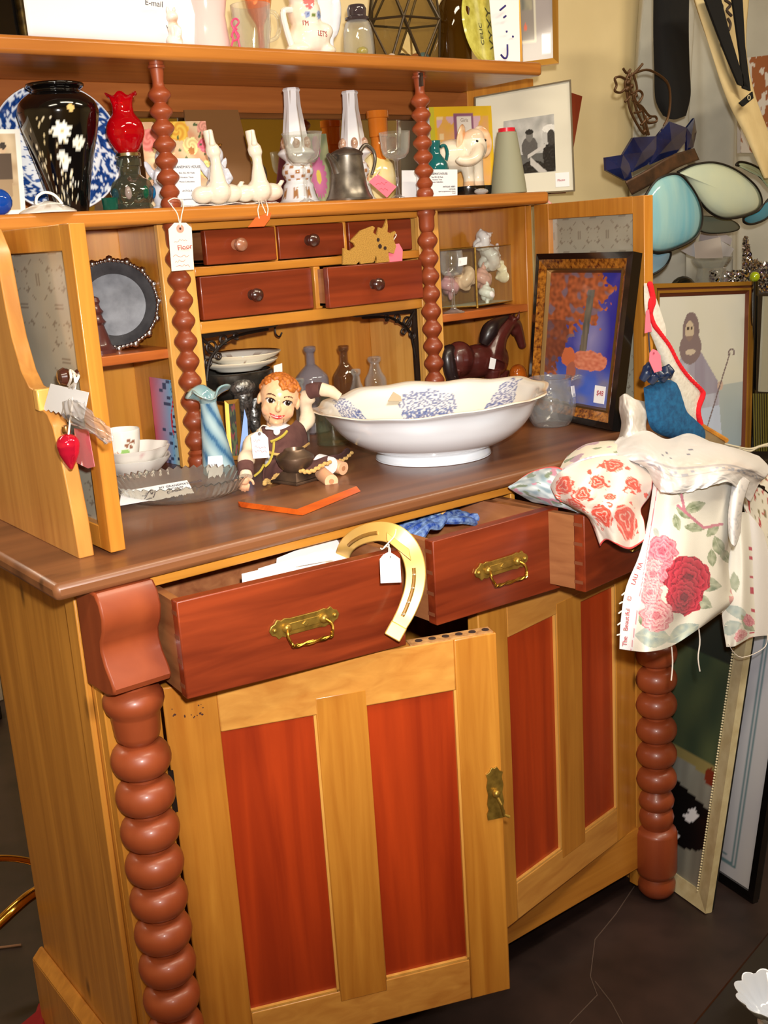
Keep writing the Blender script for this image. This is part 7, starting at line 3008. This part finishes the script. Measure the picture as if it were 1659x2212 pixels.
petal([(1393, 425), (1420, 388), (1462, 376), (1490, 400), (1512, 440), (1516, 480), (1500, 515), (1450, 540), (1410, 543), (1393, 520), (1385, 470)], .40, .03, aqua)
petal([(1464, 372), (1500, 356), (1545, 352), (1590, 368), (1630, 400), (1645, 430), (1640, 452), (1610, 466), (1565, 472), (1530, 455), (1502, 420), (1480, 385)], .42, .035, opal)
petal([(1396, 540), (1420, 548), (1448, 545), (1440, 570), (1415, 590), (1394, 592)], .44, .008, pm('sky_glass', (140, 190, 220), rough=.08, coat=.6))
petal([(1606, 470), (1640, 455), (1662, 430), (1672, 450), (1655, 472), (1625, 484), (1608, 480)], .46, .008, pm('teal_panel', (40, 130, 160), rough=.08, coat=.6))
petal([(1590, 356), (1625, 368), (1655, 395), (1680, 430), (1690, 420), (1660, 380), (1628, 358), (1600, 350)], .45, .01, pm('green_opal', (200, 214, 176), rough=.1, coat=.5))
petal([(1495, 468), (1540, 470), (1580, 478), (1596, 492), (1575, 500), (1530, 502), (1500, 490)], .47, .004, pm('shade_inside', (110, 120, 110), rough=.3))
# rusty band and cobalt crown
q0 = [(1352, 392), (1400, 366), (1450, 336), (1500, 320)]
q1 = [(1366, 421), (1412, 396), (1462, 364), (1511, 345)]
R = [[at(a, b, y=.41 - .012 * math.sin(PI * i / 3)) for i, (a, b) in enumerate(r_)] for r_ in (q0, q1)]
m = MB()
m.grid(24, 6, lambda u, v: crom(R[0], u) * (1 - v) + crom(R[1], u) * v)
m.build('metal_band', pm('rusty_band', (96, 66, 44), rough=.5, metal=.4, n2=(60, 44, 32), ns=40), t, solid=.003)
for pl in ([(1308, 340), (1346, 334), (1360, 352), (1366, 388), (1350, 390), (1310, 368)], [(1346, 334), (1368, 297), (1418, 294), (1424, 320), (1398, 356), (1366, 372)], [(1418, 296), (1446, 262), (1484, 276), (1486, 300), (1462, 330), (1404, 356)], [(1484, 276), (1500, 255), (1505, 285), (1498, 318), (1484, 326)]):
    p = [at(a, b, y=.415) for a, b in pl]
    c0 = sum(p, V()) / len(p) + (CAM - p[0]).normalized() * .012
    n = len(p)
    m = MB()
    m.add(p + [c0] + [q + V((0, .006, 0)) for q in p], [(i, (i + 1) % n, n) for i in range(n)] + [tuple(reversed(range(n + 1, 2 * n + 1)))] + [((i + 1) % n, i, n + 1 + i, n + 1 + (i + 1) % n) for i in range(n)])
    m.build('crown_panel', cobalt, t, smooth=False)
# wire bracket of vine scrolls
t = thing('wire_bracket', 'rusty scrolled wire bracket of vine tendrils above the stained glass lamp shade', 'bracket', at(1395, 290, y=.44))
rust = pm('rusty_wire', (84, 56, 30), rough=.45, metal=.5)
m = MB()
for pts in (((1392, 290), (1382, 278), (1362, 240), (1354, 200), (1350, 180), (1358, 160), (1362, 150)), ((1398, 292), (1390, 272), (1376, 240), (1366, 205), (1360, 178), (1366, 158)), ((1402, 292), (1396, 270), (1388, 240), (1372, 215), (1376, 190), (1368, 160)), ((1360, 176), (1340, 166), (1328, 170), (1332, 184), (1328, 196), (1340, 200), (1352, 190)), ((1346, 148), (1354, 158), (1362, 150)), ((1366, 162), (1378, 150), (1388, 138)), ((1358, 166), (1376, 156), (1404, 152), (1440, 176), (1448, 210), (1444, 250), (1434, 272)), ((1350, 220), (1360, 208), (1354, 196)), ((1362, 204), (1380, 196), (1388, 206), (1378, 222), (1366, 216)), ((1372, 224), (1386, 230), (1402, 250), (1416, 252), (1418, 262), (1402, 266), (1398, 258), (1406, 254)), ((1384, 270), (1392, 262), (1396, 250)), ((1370, 244), (1384, 240), (1378, 228))):
    m.tube(spline([at(a, b, y=.44) for a, b in pts], 24), .0027, 6)
m.build('wire_scroll', rust, t)
m = MB()
for a, b, r in ((1356, 178, 8), (1354, 192, 8), (1364, 186, 6), (1374, 206, 5), (1392, 284, 6)):
    m.ell(at(a, b, y=.44), r * .00085)
m.build('wire_joint', rust, t)

# grey curtain behind, black stocking, cream drape with a black sash
def curt(u, v):
    px = 1368 + 330 * u + 30 * (1 - v) * (1 - u)
    p = at(px, -60 + 760 * v, y=.66)
    return V((p.x, .66 + .03 * math.sin(u * 19 + .7 * math.sin(v * 3)) + .012 * math.sin(u * 43), p.z))


m = MB()
m.grid(120, 24, curt)
tag(m.build('grey_curtain', pm('grey_cloth', (186, 182, 168), rough=.9, n2=(176, 172, 158), ns=12), solid=.002, ang=180), 'pale grey curtain hanging in the corner behind the lamp shade', 'curtain')
rows_ = [[(1412, -60, .5), (1452, -60, .48), (1490, -60, .5)], [(1411, 60, .5), (1450, 60, .475), (1488, 60, .5)], [(1413, 150, .5), (1450, 150, .47), (1490, 150, .5)], [(1416, 215, .5), (1455, 215, .475), (1492, 205, .5)], [(1432, 250, .5), (1456, 258, .485), (1482, 250, .5)]]
o = cloth('black_scarf', rows_, pm('black_velvet', (10, 9, 9), rough=.95), None, None, 24, 40, lambda u, v: .004 * math.sin(u * 8), .012)
tag(o, 'long black velvet scarf hanging in front of the grey curtain', 'scarf')
rows_ = [[(1496, -20, .40), (1540, -20, .40), (1580, -20, .42), (1620, -20, .44)], [(1535, 110, .40), (1560, 110, .40), (1590, 105, .42), (1612, 100, .44)], [(1570, 215, .40), (1592, 212, .395), (1612, 205, .41), (1630, 200, .43)], [(1612, 300, .4), (1630, 296, .395), (1645, 290, .41), (1660, 285, .43)], [(1650, 385, .4), (1662, 385, .4), (1672, 380, .42), (1690, 375, .44)]]
o = cloth('cream_drape', rows_, pm('cream_drape', (236, 214, 160), rough=.85, n2=(224, 200, 146), ns=20), None, None, 30, 50, lambda u, v: .006 * math.sin(u * 9), .008)
tag(o, 'cream hanging drape falling diagonally at the top right', 'drape')
t = thing('neck_scarf', 'black ribbon sash with cream inset and small emblem over the cream drape', 'sash', at(1605, 230, y=.37))
for pl in ([(1521, -10), (1556, -10), (1576, 70), (1600, 150), (1618, 190), (1596, 182), (1566, 110)], [(1582, -10), (1604, -10), (1610, 100), (1622, 196), (1606, 190), (1600, 120)]):
    p = [at(a, b, y=.375) for a, b in pl]
    n = len(p)
    m = MB()
    m.add(p + [q + V((0, .005, 0)) for q in p], [tuple(range(n)), tuple(reversed(range(n, 2 * n)))] + [((i + 1) % n, i, n + i, n + (i + 1) % n) for i in range(n)])
    m.build('ribbon', MATS['black_velvet'], t, smooth=False)
p = [at(a, b, y=.372) for a, b in ((1598, 222), (1626, 198), (1628, 212), (1606, 230))]
Q = Quad(p[0], p[3], p[2], p[1])
m = MB()
slab(m, Q, 0, 1, 0, 1, -.004, 0)
m.build('sash_tip', MATS['black_velvet'], t, smooth=False)
e = at(1618, 211, y=.370)
MB().tube([e + V((.005 * math.cos(i * PI / 6), 0, .005 * math.sin(i * PI / 6))) for i in range(12)], .0009, 5, closed=True).build('emblem', pm('emblem_cream', (230, 214, 170), rough=.6), t)
m = MB()
for pts in (((1552, 0), (1560, 14), (1558, 30)), ((1546, 26), (1556, 40), (1566, 44)), ((1572, 40), (1578, 52), (1574, 66)), ((1568, 86), (1576, 84)), ((1566, 0), (1578, 10), (1570, 22), (1580, 34))):
    m.tube(spline([at(a, b, y=.385) for a, b in pts], 12), .0032, 6)
m.build('printed_figure', pm('print_dark', (70, 56, 46), rough=.8), t)
Q = pxq((1600, 330), (1670, 330), (1670, 118), (1600, 126), y=.5)
tag(sheet('weathered_panel', Q, lambda u, v: col(196, 190, 184) if nz(u * 3, v * 5) + .5 * nz(u * 12, v * 16) > .02 else col(140, 80, 44), prt, None, 40, 80, .01), 'weathered white and brown painted panel at the right edge, upper', 'panel')

# glass vase stuffed with papers, black frame, tinsel
c = at(1537, 600, y=.56)
c = V((c.x, .56, zup))
s = mpp(c)
hh = (at(1537, 556, y=.56).z - zup) / s
t = thing('crystal_vase', 'clear crystal vase stuffed with papers behind the gilt framed print', 'vase', c)
lat(shell([(24, 0), (28, 4), (34, hh * .4), (30, hh * .75), (40, hh * .9), (43, hh)], 3), c, s, 8).build('vase_body', cut, t, smooth=False)
for k, pl in enumerate((((1502, 558), (1562, 558), (1556, 512), (1500, 524)), ((1490, 552), (1505, 556), (1502, 500), (1462, 536)), ((1510, 520), (1555, 520), (1545, 498), (1520, 482)), ((1560, 556), (1575, 556), (1586, 538), (1558, 520)), ((1545, 490), (1582, 516), (1578, 530), (1548, 515)), ((1545, 478), (1570, 488), (1564, 505), (1546, 498)))):
    p = [at(a, b, y=.552 - .004 * (k == 0) + .004 * k) for a, b in pl]
    n = 4
    m = MB()
    m.add(p + [q + V((0, .001, 0)) for q in p], [(0, 1, 2, 3), (7, 6, 5, 4), (1, 0, 4, 5), (2, 1, 5, 6), (3, 2, 6, 7), (0, 3, 7, 4)])
    tag(m.build('folded_paper', pm('paper_grey%d' % k, ((214, 206, 200), (206, 204, 206), (170, 164, 172), (206, 206, 210), (196, 192, 200), (206, 190, 140))[k], rough=.8), smooth=False), ('front folded white paper in the crystal vase', 'paper leaning far left in the crystal vase', 'grey paper at the back of the crystal vase', 'paper at the lower right of the crystal vase', 'paper slanting at the upper right in the crystal vase', 'yellowish card at the top of the crystal vase')[k], 'paper', 'papers in the crystal vase')
m = MB()
c = at(1475, 605, y=.54)
c = V((c.x, .54, zup))
m.ell(c + V((0, 0, .02)), (.045, .03, .045))
tag(m.build('dark_glass_dome', glass('dark_glass', (90, 90, 80), .45, .3, (40, 40, 36)), None), 'dark glass dome left of the crystal vase', 'dome')
t = thing('tinsel_tree', 'small silver tinsel tree at the right edge behind the gilt frame', 'tinsel tree', V((at(1610, 600, y=.60).x, .60, zup)))
tin = pm('tinsel_silver', (216, 214, 222), rough=.08, metal=1)
tin2 = pm('tinsel_violet', (176, 150, 210), rough=.1, metal=1)
m = MB()
rr = random.Random(8)


def glint(px, py, y, sz):
    p = at(px, py, y=y)
    a = V((rr.uniform(-1, 1), rr.uniform(-1, 1), rr.uniform(-1, 1))).normalized()
    b = a.cross(V((rr.uniform(-1, 1), rr.uniform(-1, 1), .3))).normalized()
    m.cm = 1 if rr.random() < .12 else 0
    m.add([p - a * sz - b * sz * .5, p + a * sz - b * sz * .4, p + a * sz * .8 + b * sz * .5, p - a * sz * .7 + b * sz * .5], [(0, 1, 2, 3)])


for i in range(520):
    k = rr.random()
    glint(1612 + (k - .2) * 8 + rr.uniform(-1, 1) * (3 + 12 * k), 512 + k * 86, .58 + rr.uniform(-.03, .03), .0045)
for i in range(900):
    a = rr.random()
    glint(1630 + a * 45, 560 + a * 10 + rr.random() * 150, .56 + rr.uniform(-.03, .04), .005)
for i in range(300):
    glint(rr.uniform(1535, 1625), rr.uniform(585, 612), .55 + rr.uniform(-.03, .03), .0045)
o = m.build('tinsel', [tin, tin2], t, smooth=False)
o['kind'] = 'stuff'
MB().tube([V((at(1610, 600, y=.6).x, .6, zup)), at(1612, 512, y=.6)], .003, 6).build('stem', silver, t)
c = at(1630, 598, y=.44)
t = thing('green_ball_ornament', 'yellow-green glass ball on a thin black stick right of the gilt frame', 'ornament', V((c.x + .004, .44, zbot)))
MB().ell(c, .0125).build('ball', pm('lime_glass', (170, 190, 20), rough=.1, coat=.6, n2=(110, 120, 14), ns=40), t)
MB().tube([V((c.x + .004, .44, zbot)), c + V((.003, 0, -.011))], [.0075, .0085], 10).build('stick', blackm, t)
tag(sheet('grey_board', pxq((1642, 846), (1690, 848), (1690, 640), (1652, 640), y=.40), lambda u, v: col(160, 158, 140), prt, None, 2, 2, .006), 'pale grey board cut off by the right edge, right of the gilt framed print', 'board')
m = MB()
for k in range(10):
    px = 1628 + k * 5
    m.tube([at(px, 850, y=.38), at(px + 2, 975, y=.36)], .0018, 5)
tag(m.build('green_glass_rods', pm('olive_rod', (90, 84, 30), rough=.3)), 'olive green ribbed glass at the right edge below the grey board', 'glassware')
m = MB()
for pts in (((1560, 958), (1590, 965), (1620, 970), (1645, 963), (1670, 956)), ((1595, 968), (1618, 975), (1640, 965), (1668, 962))):
    m.tube(spline([at(a, b, y=.0) for a, b in pts], 20), .0024, 6)
tag(m.build('cane_twigs', pm('cane', (206, 196, 170), rough=.7)), 'pale cane twigs lying behind the lace cloth at the right', 'twigs')
m = MB()
for pts in (((1608, 1050), (1630, 1042), (1659, 1066)), ((1612, 1045), (1625, 1080), (1640, 1098), (1665, 1094)), ((1626, 1050), (1650, 1052), (1642, 1066), (1630, 1060))):
    m.tube(spline([at(a, b, y=-.02) for a, b in pts], 20), .002, 6)
tag(m.build('wire_basket', iron), 'bent dark wire of a basket at the right edge beside the lace cloth', 'basket')

# ---- framed pieces on the floor right of the sideboard
A_ = at(1425, 1913, z=.0)
B_ = at(1534, 1972, z=.0)
dirv = (A_ - B_).normalized()
B2 = B_
dirv = V((.024, .133, 0)).normalized()
A2 = B_ + dirv * .36
top = at(1606, 1385, y=B_.y + .015)
lean = V((top.x - B_.x, .0, top.z))
ln = lean * 1.12
Q = Quad(A2, B2, B2 + ln, A2 + ln)


def orca(u, v):
    b = mix(col(84, 96, 66), col(56, 72, 56), .5 + nz(u * 6, v * 6))
    if v > .82 and u > .5 + (v - .82):
        b = col(40, 48, 44)
    if v < .47:
        b = col(150, 136, 84)
    if v < .44 - .04 * (u - .5):
        b = mix(col(150, 150, 140), col(120, 118, 110), .5 + nz(u * 14, v * 3))
    x, y = u, v
    if ((x - .72) / .34) ** 2 + ((y - .25) / .12) ** 2 < 1 and y < .37 - .12 * (x - .5):
        b = col(12, 12, 14)
    for cx, cy, rx, ry in ((.86, .27, .05, .02), (.82, .245, .05, .016), (.70, .16, .07, .025)):
        if abs(x - cx) / rx + abs(y - cy) / ry < 1.1:
            b = col(232, 232, 240)
    if ((x - .95) / .05) ** 2 + ((y - .425) / .03) ** 2 < 1:
        b = col(130, 50, 30)
    return b


t = thing('cream_framed_picture', 'cream framed picture with a black and white shape, leaning beside the right post', 'framed picture', Q.q(.5, 0))
m = MB()
ring(m, Q, 0, .03, .012, .006)
m.build('frame', pm('cream_paint', (206, 194, 156), rough=.4, n2=(186, 170, 130), ns=40), t, smooth=False)
m = MB()
for i in range(100):
    v = .05 + .9 * i / 99
    m.ell(Q.q(1 - .031 / Q.w, v, .008), .0022, 6, 5)
o = m.build('beaded_edge', pm('bead_cream', (220, 208, 170), rough=.35), t)
sheet('print', Q, orca, ptg, t, 80, 110, .002, (.032 / Q.w, 1 - .032 / Q.w), (.02, .97), .002)
m = MB()
slab(m, Q, .01, .99, .005, .995, -.012, -.004)
m.build('backing', blackmat, t, smooth=False)

B_ = at(1634, 1950, z=.0)
A2 = B_ + dirv * .5
top = at(1700, 1400, y=B_.y + .015)
lean = V((top.x - B_.x, 0, top.z)) * 1.1
Q = Quad(A2, B_, B_ + lean, A2 + lean)


def cert(u, v):
    b = mix(col(206, 204, 214), col(214, 212, 218), .5 + nz(u * 5, v * 5))
    e = min(1 - u, v * 1.6)
    for k in (.10, .115, .15):
        if abs(e - k) < .0035:
            b = col(110, 140, 150)
    if .60 < u < .80 and v > .63:
        b = mix(col(100, 84, 84), col(150, 120, 110), .5 + nz(u * 12, v * 30))
        if v > .82:
            b = col(84, 92, 76)
        if u < .61 or u > .79:
            b = col(240, 240, 240)
    r = math.hypot((u - .56) * .8, v - .28)
    if r < .17 and abs(math.sin(r * 60 + 4 * nz(u * 16, v * 16))) < .3 and r > .03 and u > .4:
        b = col(84, 84, 90)
    return b


t = thing('black_framed_print', 'pale print in a black frame leaning on the floor at the right edge', 'framed picture', Q.q(.5, 0))
m = MB()
ring(m, Q, 0, .016, .01, .008)
m.build('frame', MATS['black_frame'], t, smooth=False)
sheet('print', Q, cert, ptg, t, 110, 140, .002, (.014 / Q.w, 1 - .014 / Q.w), (.01, .99), .002)
m = MB()
slab(m, Q, .01, .99, .005, .995, -.012, -.004)
m.build('backing', blackmat, t, smooth=False)

# ---- dark side table in the right foreground with a milk glass bowl
zt_ = .42
e0, e1 = at(1665, 2002, z=zt_), at(1482, 2225, z=zt_)
dv = (e1 - e0).normalized()
sdv = V((-dv.y, dv.x, 0))
if sdv.x < 0:
    sdv = -sdv
e0 = e0 - dv * .1
p = [e0, e0 + dv * .6, e0 + dv * .6 + sdv * .4, e0 + sdv * .4]
t = thing('dark_table', 'dark polished table corner in the bottom right foreground', 'table', V((sum(p, V()) / 4).xy.to_3d()))
m = MB()
m.hexa([q - V((0, 0, .03)) for q in p] + p)
m.build('table_top', pm('dark_polish', (9, 6, 6), rough=.4, coat=.1), t, bevel=.004)
for q in p:
    cq = q + ((sum(p, V()) / 4) - q).normalized() * .06
    MB().box(cq.x - .018, cq.x + .018, cq.y - .018, cq.y + .018, 0, zt_ - .03).build('leg', MATS['dark_polish'], t)
c = at(1668, 2212, z=zt_)
s = mpp(c)
m = lat([(p_.x, p_.y) for p_ in spline([V((a, b, 0)) for a, b in ((.1, 0), (28, 0), (30, 6), (26, 14), (40, 30), (62, 52), (76, 70), (74, 72), (56, 54), (30, 30), (.1, 24))], 50)], c, s, 96, rad=lambda t_, z, r: (r * (1 + .13 * (abs(math.sin(5.5 * t_)) - .6) * min(1, z / (50 * s))), z + 5 * s * abs(math.sin(5.5 * t_)) * min(1, z / (60 * s)) ** 2), cap=False)
tag(m.build('milk_glass_bowl', pm('milk_glass', (206, 216, 236), rough=.1, coat=.6), ang=180), 'ruffled white milk glass bowl on the dark table, bottom right corner', 'bowl')

# ---- bottom left floor
t = thing('brass_stand', 'curved polished brass legs of a stand on the floor at the lower left', 'stand', at(40, 1900, z=0))
br2 = pm('bright_brass', (214, 160, 70), rough=.15, metal=1)
a = [at(-40, 1858, y=.62), at(0, 1854, y=.62), at(40, 1856, y=.62), at(80, 1866, y=.62), at(150, 1900, y=.62)]
MB().tube(spline(a, 20), .006, 10).build('leg', br2, t)
a = [at(-60, 2045, y=.6), at(0, 1992, y=.6), at(35, 1960, y=.6), at(70, 1932, y=.61), at(120, 1906, y=.62)]
MB().tube(spline(a, 20), [.011] * 21, 10).build('leg', br2, t)
m = MB()
m.tube([at(-10, 2048, z=.003), at(46, 2041, z=.003)], .0022, 6)
tag(m.build('thin_stick', pm('stick_tan', (150, 110, 80), rough=.7)), 'thin pale stick on the floor at the lower left', 'stick')
ctr = at(105, 2200, z=.006)
m = MB()
vs = [ctr + V((0, 0, .03))]
n = 10
for i in range(n):
    a = i * 2 * PI / n + .3
    r = .05 if i % 2 == 0 else .028
    vs.append(ctr + V((r * math.cos(a), r * math.sin(a), 0)))
m.add(vs, [(0, 1 + i, 1 + (i + 1) % n) for i in range(n)] + [tuple(reversed(range(1, n + 1)))])
tag(m.build('red_star', pm('red_felt', (150, 22, 26), rough=.8), smooth=False), 'red star shaped ornament on the floor, bottom left', 'ornament')
q = at(-6, 1475, y=.6)
q = at(8, 1512, z=0)
s = mpp(q)
tag(MB().box(q.x - .3, q.x, q.y, q.y + .2, 0, 75 * s).build('white_box', paper, bevel=.002), 'white box edge showing at the far left behind the sideboard', 'box')
c = at(6, 1552, z=0)
tag(MB().box(c.x - .3, c.x, c.y, c.y + .1, 0, 30 * s).build('dark_crate', pm('crate_dark', (30, 24, 22), rough=.8), bevel=.003), 'low dark crate before the white box at the far left', 'crate')
